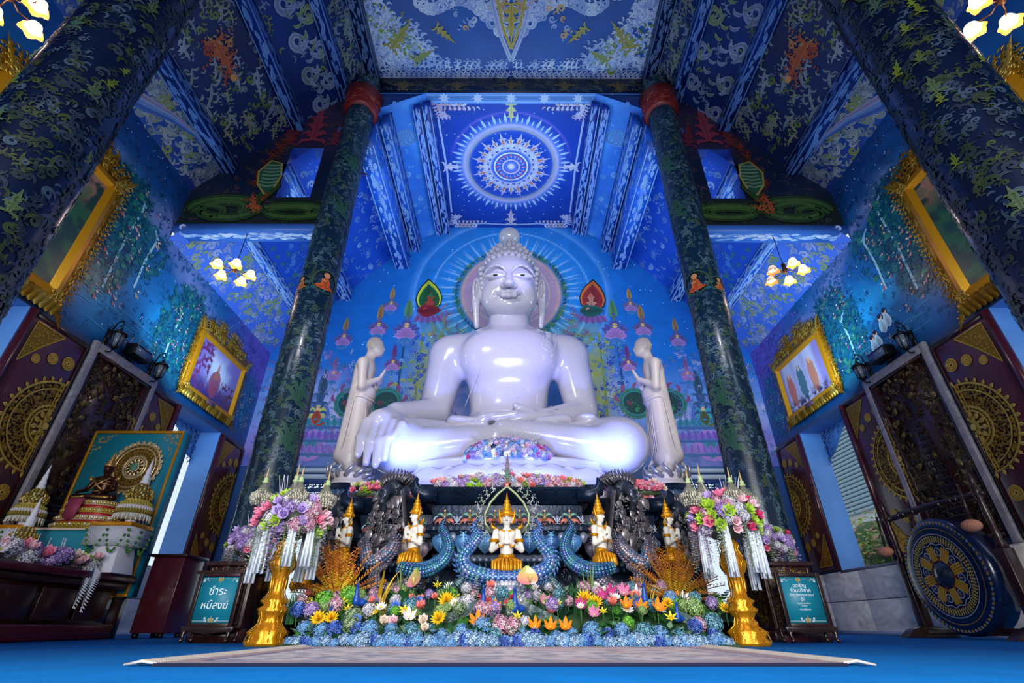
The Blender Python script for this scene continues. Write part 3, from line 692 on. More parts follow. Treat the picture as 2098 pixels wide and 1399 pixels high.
# --- sloping roof panels (each from one purlin line to the next)
def slope(sg, x0, z0, x1, z1, y0, y1, c0, c1, deco, name='ceiling', step=.15, seed=1):
    d = np.array([sg*(x1-x0), 0, z1-z0]); Ln = np.linalg.norm(d); d /= Ln
    nrm = np.cross(d, [0, 1, 0]); nrm *= -1 if nrm[2] > 0 else 1
    P = Plane((sg*x0, 0, z0), d, (0, 1, 0), nrm)
    g = grid_obj(name, P, 0, Ln, y0, y1, step, flat_paint(c0, c1), PAINT); struct(g)
    o = Orn(P, base=.005); R = random.Random(seed); deco(o, R, Ln, y0, y1, sg)
    if o.b.V: o.obj('painted_flames', LINE, g)
    return g
def deco_pale(o, R, L_, y0, y1, sg, cols=None, n=230):
    cols = cols or ['8f9ad0', '7a88c4', 'a8acd8', '9a9c80', '8a9a60']
    y0 = max(y0, 1.0)
    f = lambda s, t: 2.2*math.sin(t*1.3)+s*2
    orn_fill(o, R, .05, L_-.05, y0, y1, int(n*(y1-y0)/4), cols, .22, .42, [T_FROND, T_SPIR, T_HOOK], f)
def deco_dense(o, R, L_, y0, y1, sg): # wall-side soffit of the nave bay: pale kanok with a comet
    deco_pale(o, R, L_, 2.6, y1, sg, ['6c7890', '80889a', '5e6c80', '7c8450', '9096a8'], 300)
    for k, cc in ((0, '6a86c0'), (.1, '8a80a8'), (-.1, '3c5ca8')): o.line([(.05+k, 5.1), (.25+k, 5.5), (.5+k*.6, 5.9), (.7+k*.3, 6.4), (.68, 6.9)], .07, C_(cc), lay=.013, taper=True)
def deco_dark(o, R, L_, y0, y1, sg):
    orn_fill(o, R, .1, L_-.1, 2.3, 7.2, 120, DKL, .15, .36)
    for y in (3.3, 4.5, 5.6, 6.7):
        for _ in range(12): o.put(T_FLAME, R.uniform(.1, L_-.1), y+R.uniform(-.4, .4), PI/2+R.uniform(-.5, .5), R.uniform(.3, .5), 1, C_(R.choice(['7a8490', '8a8a70', '8c94a4'])), lay=.008)
def deco_bird(o, R, L_, y0, y1, sg):
    deco_dark(o, R, L_, y0, y1, sg)
    for (s, y) in ((L_*.5, 5.35), (L_*.45, 3.6)):
        for k in range(16): o.put(R.choice([T_FLAME, T_FROND]), s+R.uniform(-.16, .16), y+R.uniform(-.35, .35), R.random()*6, .3, 1, C_(R.choice(['a04a28', 'c0643c', '80402c', 'b88a50', 'a83a30'])), lay=.012)
        o.put(T_SYM, s, y-.3, PI/2, .42, 1, C_('b8582c'), lay=.016); o.put(T_DISC, s, y+.42, 0, .07, 1, C_('c88850'), lay=.017)
def deco_big(o, R, L_, y0, y1, sg):
    m = L_*.5; y = 2.0
    while y < 7.2:
        o.put(T_FROND, m-.2*sg, y, PI/2, .95, 1, C_(R.choice(['8a94b8', '9aa4c0', '7a8890'])), lay=.01); o.put(T_FROND, m+.15, y+.35, PI/2, .85, -1, C_(R.choice(['8a94b8', '8c9870', '98a2c0'])), lay=.011)
        for _ in range(7): o.put(R.choice([T_FLAME, T_HOOK]), R.uniform(.1, L_-.1), y+R.uniform(0, .7), R.random()*6, .3, 1, C_(R.choice(['8a94b8', '6a7890', '7a8a50'])))
        y += .72
XS = [XW, 6.17, 4.97, 4.04, XN]; zr = lambda x: ZN-(x-XN)*(ZN-8.15)/(XW-XN)
for sg in (-1, 1):
    slope(sg, XW, 8.15, XS[1], zr(XS[1]), Y0, YT, '0f2f78', '103c88', deco_dense, seed=5)
    slope(sg, XS[1], zr(XS[1]), XS[2], zr(XS[2]), Y0, YT, '081848', '0a2058', deco_bird, seed=6)
    slope(sg, XS[2], zr(XS[2]), XS[3], zr(XS[3]), Y0, YT, '0a2460', '0c2c70', deco_big, seed=7)
    slope(sg, XS[3], zr(XS[3]), XN, ZN, Y0, YT, '081c50', '0a2460', deco_dark, seed=8)
    slope(sg, XW, 6.8, 5.9, float(roofz(5.9)), YT, YB, '3f64c8', '4a70d0', deco_pale, seed=9)
    slope(sg, 5.9, float(roofz(5.9)), 4.95, float(roofz(4.95)), YT, YB, '1440a8', '103890', lambda o, R, L_, y0, y1, s: deco_pale(o, R, L_, y0, y1, s, ['3a60b8', '4a78c8', '2a50a8', '3a6a7a'], 90), seed=10)
    slope(sg, 4.95, float(roofz(4.95)), 3.3, 10.9, YT, YB, '1848b8', '2458c8', lambda o, R, L_, y0, y1, s: deco_pale(o, R, L_, y0, y1, s, ['7a98e0', '5a80d8', '98b0e8', '6a88c0'], 110), seed=11)
    slope(sg, 3.3, 10.9, XFC, ZFC, YT, YB, '2a68c8', '4a90e0', lambda o, R, L_, y0, y1, s: (deco_pale(o, R, L_, y0, y1, s, ['5a90e0', '4a80d8', '7aa8e8'], 40), [o.put(T_SPIR, L_*.45, 8.2+.02*k, k*.5, .75-.04*k, 1, C_('5a8ad0')) for k in range(9)]), seed=12)
# purlins and long beams (blue star-patterned faces)
def beam(name, x, z, w_, h_, y0, y1, c='1a4fb0', c2='9ab8f0', sg=1, dark=False):
    b = B(C_(c)); b.box(x-w_/2, x+w_/2, y0, y1, z-h_, z)
    m = b.obj(name, mat('painted_beam_dark' if dark else 'painted_beam', vcol=True, rough=.4, var=.35, vs=3)); struct(m)
    R = random.Random(int(abs(x)*100)+int(z)); ns = int((y1-max(y0, 1))/.11)
    for P, W_ in ((Plane((x, 0, z-h_), (1, 0, 0), (0, 1, 0), (0, 0, -1)), w_), (Plane((x-np.sign(x)*w_/2, 0, z-h_/2), (0, 0, 1), (0, 1, 0), (-np.sign(x), 0, 0)), h_)):
        o = Orn(P, base=.003)
        for i in range(ns):
            y = max(y0, 1)+i*.11+.05
            o.put(T_LEAF, R.uniform(-.3, .3)*W_, y, PI/2+R.uniform(-.2, .2), R.uniform(.1, .28), 1, C_(c2))
            if i % 5 == 0: o.put(T_SYM, 0, y, PI/2, min(.16, W_*.35), 1, C_(c2)); o.put(T_SYM, 0, y, -PI/2, min(.16, W_*.35), 1, C_(c2))
            if R.random() < .6: o.put(R.choice([T_HOOK, T_COMMA]), R.uniform(-.4, .4)*W_, y, R.random()*6, W_*.35, 1, C_(R.choice([c2, '3f6a9c', '5a7aa0'])))
        for s_ in (-.46, .46): o.line([(s_*W_, max(y0, 1)), (s_*W_, (y0+y1)/2), (s_*W_, y1)], .012, C_(c2))
        o.obj('painted_flames', LINE, m)
    return m
tn = 0
for sg in (-1, 1):
    for x in (XS[1], XS[2], XS[3]):
        tn += 1; beam('trim_%d' % tn, sg*x, zr(x)+.02, .24, .26, Y0, YT, '0d2f80', '5a84d0', dark=True)
    tn += 1; beam('trim_%d' % tn, sg*(XN+.03), ZN+.05, .3, .34, Y0, YT, '081c4c', '566ea0', dark=True)
    tn += 1; beam('trim_%d' % tn, sg*3.42, 10.95, .42, 1.1, YT+.2, YB, '1c58c8', '9cb8f4')
    tn += 1; beam('trim_%d' % tn, sg*3.05, 11.1, .22, .55, YT+.2, YB, '1c50b8', '8fb0e8')
    tn += 1; beam('trim_%d' % tn, sg*2.12, ZFC+.04, .2, .32, YT+.2, YB, '0f2f90', '88a4e8')
    tn += 1; beam('trim_%d' % tn, sg*2.36, ZFC-.08, .16, .3, YT+.2, YB, '0f2f90', '88a4e8')
    tn += 1; beam('trim_%d' % tn, sg*4.98, float(roofz(4.98))+.03, .26, .34, YT, YB, '1c58c8', 'a8c4f8')
    tn += 1; beam('trim_%d' % tn, sg*5.95, float(roofz(5.95))+.03, .16, .2, YT, YB, '1c58c8', 'a8c4f8')
# tie beam between the columns
b = B(C_('0d2040')); b.box(-XN-.1, XN+.1, YT, YT+.28, ZFC-.02, ZN+.05)
tb = b.obj('trim_30', PAINT); struct(tb)
o = Orn(Plane((0, YT, ZFC), (1, 0, 0), (0, 0, 1), (0, -1, 0))); R = random.Random(5)
for i in range(120): o.put(R.choice([T_FLAME, T_FROND]), R.uniform(-3.3, 3.3), R.uniform(.08, .5), R.choice([0, PI])+R.uniform(-.7, .7), .25, R.choice([1, -1]), C_(R.choice(['3c4a3a', '505a48', '5a4c30', '3a4658'])))
for x in (-2.7, -1.35, 0, 1.35, 2.7): o.put(T_SYM, x, .08, PI/2, .26, 1, C_('7a6428'), lay=.01); o.put(T_SYM, x, .3, 0, .22, 1, C_('6a5a2c'), lay=.01); o.put(T_SYM, x, .3, PI, .22, 1, C_('6a5a2c'), lay=.01)
o.obj('painted_flames', LINE, tb)
o = Orn(Plane((0, YT, ZFC-.02), (1, 0, 0), (0, 1, 0), (0, 0, -1)))
o.line([(-3.4, .14), (0, .14), (3.4, .14)], .14, C_('5888d8'), lay=.002)
for i in range(-12, 13):
    for a in (0, PI): o.put(T_LEAF, i*.28, .14, a, .22, 1, C_('a8c4f4')); 
    if i % 3 == 0:
        for a in range(8): o.put(T_LEAF, i*.28, .14, a*PI/4, .15, 1, C_('c8d0f4'), lay=.006)
for s_ in (.05, .23): o.line([(-3.4, s_), (0, s_), (3.4, s_)], .008, C_('b0c8f4'), lay=.006)
o.obj('painted_stars', LINE, tb)

for sg in (-1, 1):   # spandrels closing the gap between the two roof heights
    b = B(C_('0d2c70')); b.poly([(sg*(XFC-.05), YT+.03, ZFC+.1), (sg*3.32, YT+.03, 10.88), (sg*3.62, YT+.03, 10.5), (sg*3.62, YT+.03, ZFC+.3)], (0, .06, 0)); q_ = b.obj('trim_%d' % (33 if sg > 0 else 34), PAINT); struct(q_)
# aisle gables with painted serpents, above the aisle beams
def naga_gable(sg):
    out = [(3.45, 7.16), (XW, 7.16), (XW, 8.15), (XN, ZN)]
    P = Plane((0, YT, 0), (1, 0, 0), (0, 0, 1), (0, -1, 0))
    def fn(X, Z):
        n = fbm(X*2, Z*2); c = np.zeros(X.shape+(3,))+np.array(C_('0a1a3c')); c = mixc(c, C_('3a2a48'), ss(1.3, .3, np.hypot(np.abs(X)-4.5, Z-10.3)/1.2)*.8)
        c = mixc(c, C_('1c2414'), ss(8.3, 7.7, Z)*.8); return c*(.8+.4*n)[..., None]
    lo, hi = sorted((sg*3.3, sg*XW))
    h = tuple(sorted((sg*4.24, sg*4.96)))+(7.94, 9.5)
    g = grid_obj('wall_gable', P, lo, hi, 7.16, 12.2, .06, fn, PAINT, None, [h], inside=lambda x, z: z < zr(np.abs(x))+.1); struct(g)
    o = Orn(P, base=.004); R = random.Random(31)
    def X(x): return sg*x
    # coiled bodies: dark outline, green body, scale strokes
    def coil(cx, cz, rx, rz, w_, turns=1.6, st=0):
        pts = []
        for i in range(40):
            t = i/39; a = st+turns*2*PI*t; k = 1-.5*t; pts.append((X(cx+rx*k*math.cos(a)), cz+rz*k*math.sin(a)))
        o.line(pts, w_, C_('0c140c'), lay=.006); o.line(pts, w_*.82, C_('26401c'), lay=.008); o.line(pts, w_*.3, C_('4a6a30'), lay=.010)
        for i in range(0, 40): o.put(T_DISC, pts[i][0], pts[i][1], 0, w_*.28, 1, C_('3c5a2c'), lay=.012)
    coil(5.9, 7.6, .75, .32, .14); coil(4.5, 7.52, .75, .2, .12); coil(6.2, 7.5, .35, .2, .09, 1.1)
    body = [(X(5.2), 7.5), (X(5.35), 7.75), (X(5.2), 8.0), (X(5.05), 8.25), (X(5.15), 8.5)]
    o.line(body, .15, C_('0c140c'), lay=.014); o.line(body, .12, C_('2a4820'), lay=.016)
    hood = [(X(5.2), 8.0), (X(5.42), 8.3), (X(5.5), 8.7), (X(5.3), 9.05), (X(5.05), 8.95), (X(4.98), 8.55), (X(5.05), 8.2)]
    o.put(polyt([(p[0]-X(5.2), p[1]-8.5) for p in hood]), X(5.2), 8.5, 0, 1, 1, C_('24503a'), lay=.018)
    for i in range(7): o.line([(X(5.02), 8.3+i*.1), (X(5.22), 8.24+i*.11), (X(5.4), 8.3+i*.1)], .022, C_('7a9a80'), lay=.020)
    o.line([(p[0], p[1]) for p in hood], .02, C_('b09a50'), lay=.021)
    for i in range(26): o.put(T_FLAME, X(5.5-.02*i+R.uniform(-.1, .1)), 8.2+.07*i, PI/2+sg*R.uniform(-.9, .5), .3, 1, C_(R.choice(['7a2c18', '9c3c20', '6a2a1c', '503020'])), lay=.013)
    for i in range(9): o.put(T_FLAME, X(5.25+R.uniform(-.15, .15)), 7.7+R.uniform(-.15, .15), R.random()*6, .26, 1, C_(R.choice(['a8401c', 'c05a2c'])), lay=.022)
    orn_fill(o, R, lo, hi, 7.2, 12, 150, ['3a3c50', '4a3440', '3c4a3a', '58404c'], .15, .32, inside=lambda s, t: t < zr(abs(s))-.1 and not (4.1 < abs(s) < 5.1 and 7.8 < t < 9.6))
    o.put(T_BIGSYM, X(4.55), 9.75, PI/2, .62, 1, C_('a03c50'), lay=.014)
    for d in (-.5, .5): o.put(T_BIGSYM, X(4.55+d), 9.6, PI/2+d*.3, .4, 1, C_('7c2c40'), lay=.012)
    o.obj('painted_serpent', LINE, g)
    # opening reveal
    b = B(C_('2c4ca8')); a_, c_ = h[0], h[1]
    for V in ([(a_, YT, 7.94), (a_, YT+.35, 7.94), (a_, YT+.35, 9.5), (a_, YT, 9.5)], [(c_, YT, 7.94), (c_, YT+.35, 7.94), (c_, YT+.35, 9.5), (c_, YT, 9.5)], [(a_, YT, 9.5), (c_, YT, 9.5), (c_, YT+.35, 9.5), (a_, YT+.35, 9.5)], [(a_, YT, 7.94), (c_, YT, 7.94), (c_, YT+.35, 7.94), (a_, YT+.35, 7.94)]): b.add(V, [(0, 1, 2, 3)])
    b.obj('opening_reveal', PAINT, g)
    bm = B(C_('3f74d0')); bm.box(min(X(3.5), X(XW)), max(X(3.5), X(XW)), YT-.02, YT+.3, 6.98, 7.17); a = bm.obj('trim_%d' % (31 if sg > 0 else 32), PAINT); struct(a)
    o = Orn(Plane((0, YT, 6.98), (1, 0, 0), (0, 1, 0), (0, 0, -1)))
    for i in range(60):
        x = X(3.6+i*.053); o.put(T_LEAF, x, .14+R.uniform(-.08, .08), 0, .2, 1, C_(R.choice(['a8c8f8', 'd0dcff', '6a98e0'])))
    o.obj('painted_stars', LINE, a)
for sg in (-1, 1): naga_gable(sg)

# ================================================================= COLUMNS
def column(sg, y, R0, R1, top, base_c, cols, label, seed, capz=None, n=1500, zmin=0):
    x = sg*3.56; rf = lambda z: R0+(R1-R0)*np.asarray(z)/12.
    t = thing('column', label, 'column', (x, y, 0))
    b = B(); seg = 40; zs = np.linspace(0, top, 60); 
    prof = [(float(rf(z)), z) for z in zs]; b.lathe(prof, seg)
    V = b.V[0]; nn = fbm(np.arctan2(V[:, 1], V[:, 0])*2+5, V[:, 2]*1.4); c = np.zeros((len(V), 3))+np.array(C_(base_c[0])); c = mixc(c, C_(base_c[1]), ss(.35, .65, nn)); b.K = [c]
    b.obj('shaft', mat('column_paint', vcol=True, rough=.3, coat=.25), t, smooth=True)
    o = Orn(Cyl(0, 0, lambda z: R0+(R1-R0)*np.asarray(z)/12.), base=.003); R = random.Random(seed); per = 2*PI*.33
    for i in range(n):
        z = zmin+(top-zmin)*R.random(); s = R.uniform(0, per); kz = R.random()
        o.put(R.choice([T_FROND, T_FLAME, T_HOOK, T_SPIR]), s, z, PI/2+R.uniform(-1.1, 1.1), R.uniform(.09, .2), R.choice([1, -1]), C_(R.choice(cols)))
    for z in np.arange(max(.6, zmin), top, .62):
        for k in range(3):
            s = per*(k+.5*(int(z/.62) % 2))/3+.2; o.put(T_SYM, s, z, PI/2, .13, 1, C_(R.choice(['3c5644', '3c5038', '344e4a', '485a3c'])), lay=.008)
    o.obj('painted_flames', LINE, t)
    if capz:
        b = B(C_('7c1c1c')); b.lathe([(.36, capz), (.4, capz+.08), (.38, capz+.3), (.46, capz+.62)], 32); q = b.obj('red_capital', mat('capital_red', vcol=True, rough=.4), t, smooth=True)
        oc = Orn(Cyl(0, 0, lambda z: .4), base=.01, ridge=.5)
        for k in range(60): oc.put(T_FROND, R.uniform(0, per), capz+R.uniform(.05, .5), R.random()*6, .16, 1, C_(R.choice(['a83428', 'c0483c', '8c2420', 'b06040'])))
        oc.obj('petals', LINE, q)
    return t, o
def seated(o, s, z, sc_, robe, lay=.012, base='2a7a9a'):
    o.put(T_DISC, s, z+.32*sc_, 0, .62*sc_, 1, C_('0c2024'), lay=lay-.003); o.put(ring_t(.9, 1, 24), s, z+.32*sc_, 0, .6*sc_, 1, C_('3a5a50'), lay=lay-.002)
    o.put(T_PET, s-.42*sc_, z+.02*sc_, 0, .84*sc_, 1, C_(robe), lay=lay, sy=.5); o.put(T_PET, s, z-.05*sc_, PI/2, .62*sc_, 1, C_(robe), lay=lay+.001); o.put(T_DISC, s, z+.62*sc_, 0, .14*sc_, 1, C_('d89868'), lay=lay+.003)
    o.put(T_COMMA, s-.2*sc_, z+.4*sc_, -.9, .4*sc_, 1, C_('e0a070'), lay=lay+.002)
    o.line([(s-.55*sc_, z-.1*sc_), (s, z-.14*sc_), (s+.55*sc_, z-.1*sc_)], .05*sc_, C_(base), lay=lay)
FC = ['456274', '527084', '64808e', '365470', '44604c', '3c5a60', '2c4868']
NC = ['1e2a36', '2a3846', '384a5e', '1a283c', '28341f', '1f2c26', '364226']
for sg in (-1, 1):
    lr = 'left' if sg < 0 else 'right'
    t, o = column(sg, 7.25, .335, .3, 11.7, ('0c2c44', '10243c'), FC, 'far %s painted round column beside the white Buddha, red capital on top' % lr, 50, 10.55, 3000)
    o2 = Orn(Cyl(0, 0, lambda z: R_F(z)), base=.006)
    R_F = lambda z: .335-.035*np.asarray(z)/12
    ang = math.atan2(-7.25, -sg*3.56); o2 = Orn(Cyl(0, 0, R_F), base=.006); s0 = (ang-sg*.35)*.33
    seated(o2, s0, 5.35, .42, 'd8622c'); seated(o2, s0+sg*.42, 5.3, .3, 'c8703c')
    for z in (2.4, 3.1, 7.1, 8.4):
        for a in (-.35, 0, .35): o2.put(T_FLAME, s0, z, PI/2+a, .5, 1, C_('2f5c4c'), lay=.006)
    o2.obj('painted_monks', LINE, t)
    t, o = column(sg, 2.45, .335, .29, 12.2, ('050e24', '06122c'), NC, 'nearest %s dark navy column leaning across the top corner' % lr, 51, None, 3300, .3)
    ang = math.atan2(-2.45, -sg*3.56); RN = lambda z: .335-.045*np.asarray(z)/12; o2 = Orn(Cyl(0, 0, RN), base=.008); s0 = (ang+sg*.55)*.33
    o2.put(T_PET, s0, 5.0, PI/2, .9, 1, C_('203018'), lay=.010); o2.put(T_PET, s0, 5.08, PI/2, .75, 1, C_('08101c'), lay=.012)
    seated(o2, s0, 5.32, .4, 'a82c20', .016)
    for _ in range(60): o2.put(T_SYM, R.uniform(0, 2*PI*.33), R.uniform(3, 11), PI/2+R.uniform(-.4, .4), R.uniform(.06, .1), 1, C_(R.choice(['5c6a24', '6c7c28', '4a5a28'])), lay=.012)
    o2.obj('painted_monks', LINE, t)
# ================================================================= THE GREAT WHITE BUDDHA
CX = -.04
def buddha():
    t = thing('buddha_statue', 'giant glossy white seated Buddha statue lit violet-blue in front of the painted halo', 'statue', (CX, 0, 0))
    P = [('c', (0, 9.12, 4.75), (0, 9.05, 3.55), .86, .73, (1, .72, 1), {'k': .2}),
         ('e', (0, 9.05, 4.95), (.98, .6, .62), {'k': .3}), ('e', (0, 9.15, 5.3), (1.1, .5, .52), {'k': .3}),
         ('e', (0, 9.0, 3.2), (1.25, .85, .5), {'k': .25}),
         ('e', (.44, 8.62, 4.85), (.45, .2, .4), {'k': .45}), ('e', (-.44, 8.62, 4.85), (.45, .2, .4), {'k': .45}),
         ('c', (0, 9.2, 5.4), (0, 9.02, 6.25), .5, .42, {'k': .12})]
    for s in (-1, 1):
        P += [('e', (s*1.22, 9.15, 5.14), (.44, .4, .44), {'k': .32}),
              ('c', (s*1.28, 9.15, 5.05), (s*1.44, 8.95, 3.82), .41, .31, {'k': .14}),
              ('c', (s*.55, 8.95, 2.95), (s*1.85, 8.05, 2.82), .52, .47, {'k': .12}),
              ('e', (s*1.88, 8.02, 2.78), (.5, .5, .46), {'k': .12})]
    P += [('c', (1.85, 7.92, 2.66), (-.1, 7.95, 3.05), .4, .17, {'k': .08}), ('c', (-1.85, 7.92, 2.66), (.1, 8.1, 2.98), .4, .2, {'k': .08}),
          # image-left arm: forearm over the knee, hand hanging down
          ('c', (-1.44, 8.92, 3.74), (-1.98, 8.05, 3.4), .285, .17, {'k': .06}),
          ('c', (-1.98, 8.05, 3.38), (-2.13, 7.72, 3.08), .16, .24, (1, .75, 1), {'k': .08}),
          ('c', (-1.86, 7.85, 3.2), (-1.74, 7.58, 2.98), .1, .085, {'k': .05}), ('c', (-1.74, 7.58, 2.98), (-1.83, 7.45, 2.72), .085, .06, {'k': .03})]
    for i, (dx, ln) in enumerate(((-.24, .62), (-.09, .74), (.06, .78), (.19, .68))):
        x = -2.1+dx
        P += [('c', (x, 7.64, 3.05), (x-.01, 7.47, 3.05-ln*.5), .088, .08, {'k': .03}), ('c', (x-.01, 7.47, 3.05-ln*.5), (x+.0, 7.43, 3.05-ln), .08, .058, {'k': .02})]
    # other arm: forearm to the lap, open hand with fingers
    P += [('c', (1.44, 8.92, 3.72), (.62, 8.3, 3.38), .285, .17, {'k': .06}), ('c', (.62, 8.3, 3.38), (.2, 8.12, 3.3), .19, .22, (1, 1, .7), {'k': .08}),
          ('c', (.4, 8.1, 3.42), (.12, 7.98, 3.5), .085, .06, {'k': .04})]
    for i in range(4):
        P += [('c', (.12, 7.94+.13*i, 3.32), (-.26, 7.92+.13*i, 3.26+.02*(i % 2)), .08, .07, {'k': .025}), ('c', (-.26, 7.92+.13*i, 3.26), (-.56+.05*abs(i-1.5), 7.96+.12*i, 3.28), .07, .05, {'k': .02})]
    # upturned soles and the folded hem
    P += [('c', (1.0, 8.1, 3.28), (.55, 7.95, 3.2), .13, .1, (1, 1, .8), {'k': .05}), ('c', (-.95, 8.12, 3.25), (-.45, 8.0, 3.2), .14, .1, (1, 1, .8), {'k': .05}),
          ('e', (1.38, 8.1, 3.28), (.2, .2, .11), {'k': .05}), ('e', (0, 8.7, 2.8), (1.3, .7, .4), {'k': .2})]
    b = sdf_mesh(P, .035, 'torso', WHITE); body = b.obj('body', WHITE, t, smooth=True)
    # head (finer mesh), neck runs into the body
    f = lambda x, y, z: (x*.97, (y-8.9)*.97+8.9, (z-7)*.95+6.64)
    H = []
    def E(c, r, *a): H.append(('e', f(*c), r)+a)
    def Cn(a, b_, ra, rb, *k): H.append(('c', f(*a), f(*b_), ra, rb)+k)
    E((0, 9.05, 7.2), (.62, .68, .68), {'k': .1}); E((0, 8.88, 6.82), (.56, .62, .72), {'k': .15}); E((0, 8.5, 6.37), (.25, .22, .17), {'k': .12}); E((.24, 8.7, 6.5), (.25, .3, .22), {'k': .12}); E((-.24, 8.7, 6.5), (.25, .3, .22), {'k': .12})
    for s in (-1, 1):
        E((s*.3, 8.55, 6.62), (.24, .2, .26), {'k': .15})
        bw = [(.06, 8.25, 7.1), (.13, 8.235, 7.19), (.24, 8.25, 7.25), (.36, 8.3, 7.24), (.46, 8.38, 7.18), (.53, 8.47, 7.09)]
        for p_, q_ in zip(bw, bw[1:]): Cn((s*p_[0], p_[1], p_[2]), (s*q_[0], q_[1], q_[2]), .02, .02, {'k': .05})
        E((s*.27, 8.31, 7.01), (.18, .11, .085), {'k': .05})
        for zz_, am, r_ in ((6.995, .026, .024), (6.985, -.03, .011)):
            lp = [(x_, 8.225+.9*(x_-.2)**2, zz_+am*math.sin(PI*(x_-.09)/.37)) for x_ in (.09, .17, .25, .33, .41, .46)]
            for p_, q_ in zip(lp, lp[1:]): Cn((s*p_[0], p_[1], p_[2]), (s*q_[0], q_[1], q_[2]), r_, r_, {'k': .02})
        E((s*.1, 8.2, 6.72), (.075, .08, .06), {'k': .04})
        E((s*.67, 8.9, 6.92), (.1, .17, .36), (0, 0, s*.5), {'k': .05}); E((s*.69, 8.8, 6.92), (.035, .08, .22), {'k': .03, 'sub': 1}); Cn((s*.7, 8.86, 6.65), (s*.665, 8.82, 6.02), .085, .05, {'k': .05})
        Cn((0, 8.14, 6.56), (s*.13, 8.19, 6.555), .034, .03, {'k': .025}); Cn((s*.13, 8.19, 6.555), (s*.25, 8.29, 6.6), .03, .014, {'k': .025})
        Cn((0, 8.17, 6.475), (s*.12, 8.21, 6.49), .042, .036, {'k': .03}); Cn((s*.12, 8.21, 6.49), (s*.22, 8.28, 6.56), .036, .015, {'k': .03})
        Cn((s*.27, 8.3, 6.62), (s*.29, 8.34, 6.56), .02, .012, {'k': .03, 'sub': 1})
    Cn((0, 8.24, 7.08), (0, 8.1, 6.76), .05, .08, {'k': .06}); E((0, 8.08, 6.72), (.1, .1, .075), {'k': .05})
    Cn((0, 8.2, 6.66), (0, 8.17, 6.6), .02, .016, {'k': .03, 'sub': 1})
    H += [('e', (0, 9.12, 7.42), (.46, .48, .36), {'k': .1}), ('e', (0, 9.15, 7.7), (.28, .28, .24), {'k': .06}), ('c', (0, 9.05, 6.1), (0, 9.1, 5.7), .43, .45, {'k': .03})]
    b = sdf_mesh(H, .016, 'head', WHITE); head = b.obj('head', WHITE, t, smooth=True)
    B().lathe([(.001, -.21), (.14, -.18), (.22, -.08), (.245, .02), (.22, .13), (.13, .21), (.001, .24)], 24, (0, 9.17, 8.1)).obj('topknot', WHITE, head, smooth=True)
    for s in (-1, 1):
        B().ell(f(s*.27, 8.215, 6.985), (.055, .022, .026), 14, 8).obj('pupil', mat('pupil', hx('05060f'), .15), head, smooth=True)
    # snail-shell curls from the hairline back, found by casting on the head surface
    from mathutils.bvhtree import BVHTree
    V = np.concatenate(b.V); Fq = np.concatenate(b.F[4]); tree = BVHTree.FromPolygons(V.tolist(), Fq.tolist())
    cb = B(); cen = Vector((0, 9.05, 6.75))
    for j in range(11):
        el = math.radians(4+j*8.2); m = max(4, int(34*math.cos(el)))
        for i in range(m):
            az = 2*PI*(i+.5*(j % 2))/m; d = Vector((math.cos(el)*math.sin(az), -math.cos(el)*math.cos(az), math.sin(el)))
            front = -d.y/math.cos(el); lim = math.radians(37) if front > .5 else (math.radians(22)+math.radians(24)*max(0, (front-.1)/.4) if front > .1 else -1)
            if el < lim: continue
            h = tree.ray_cast(cen+d*3, -d)
            if h[0] is not None:
                n = h[1]; r = .068-.02*(j > 8); cb.ell(h[0]+n*.02, (r, r, r*.85), 8, 5, rot=n.to_track_quat('Z', 'Y').to_euler())
                cb.ell(h[0]+n*(.02+r*.75), r*.42, 6, 4)
    for s in (-1, 1):   # the line of curls running down before each ear
        for k in range(8):
            p = f(s*(.6-.012*k), 8.62+.02*k, 7.35-.11*k); cb.ell(p, .055, 8, 5)
    for k in range(5):
        for i in range(14-2*k):
            a = 2*PI*i/(14-2*k); r = .42-.07*k; cb.ell((r*math.cos(a), 9.14+r*math.sin(a), 7.52+.085*k), .06, 7, 5)
    cb.obj('hair_curls', WHITE, head, smooth=True)['kind'] = 'stuff'
    sc3 = Vector((1.09, 1.05, 1.02)); pv = Vector((0, 9.0, 6.75)); Rm = Matrix.Rotation(math.radians(11), 3, 'X')
    head.rotation_euler = (math.radians(11), 0, 0); head.scale = sc3; head.location = pv+Vector((0, -.02, .1))-Rm @ Vector((pv.x*sc3.x, pv.y*sc3.y, pv.z*sc3.z))
    # robe edge, shoulder sash and navel as fine raised lines on the body surface
    V = np.concatenate(body_b.V) if False else None
    me = body.data; bv = BVHTree.FromPolygons([v.co[:] for v in me.vertices], [p.vertices[:] for p in me.polygons])
    def onb(x, z, off=.0):
        
        z = min(z, 5.72)
        for _ in range(30):
            h = bv.ray_cast(Vector((x, 5, z)), Vector((0, 1, 0)))
            if h[0] and h[0].y < 9.05: return (x, h[0].y-off, z)
            z -= .02
        return (x, 8.8, z)
    rb = B(); seg = [(.62, 5.78), (.5, 5.5), (.3, 5.15), (.05, 4.85), (-.25, 4.62), (-.55, 4.48), (-.85, 4.42)]
    rb.tube([onb(x, z, -.004) for x, z in seg], .011, 8)
    for q in ([(.62, 5.72), (.7, 5.5), (.72, 5.2), (.66, 4.95)], [(.95, 5.7), (1.0, 5.45), (.98, 5.15), (.9, 4.9), (.8, 4.8), (.66, 4.95)]): rb.tube([onb(x, z, -.005) for x, z in q], .02, 8)
    for k in range(9): z = 5.6-.075*k; rb.tube([onb(.78-.004*k, z, -.004), onb(.86, z-.03, -.004), onb(.93-.008*k, z, -.004)], .012, 6)
    rb.tube([onb(.55, 5.55, -.004), onb(.5, 5.45, -.004), onb(.62, 5.3, -.004), onb(.5, 5.1, -.004)], .012, 6)
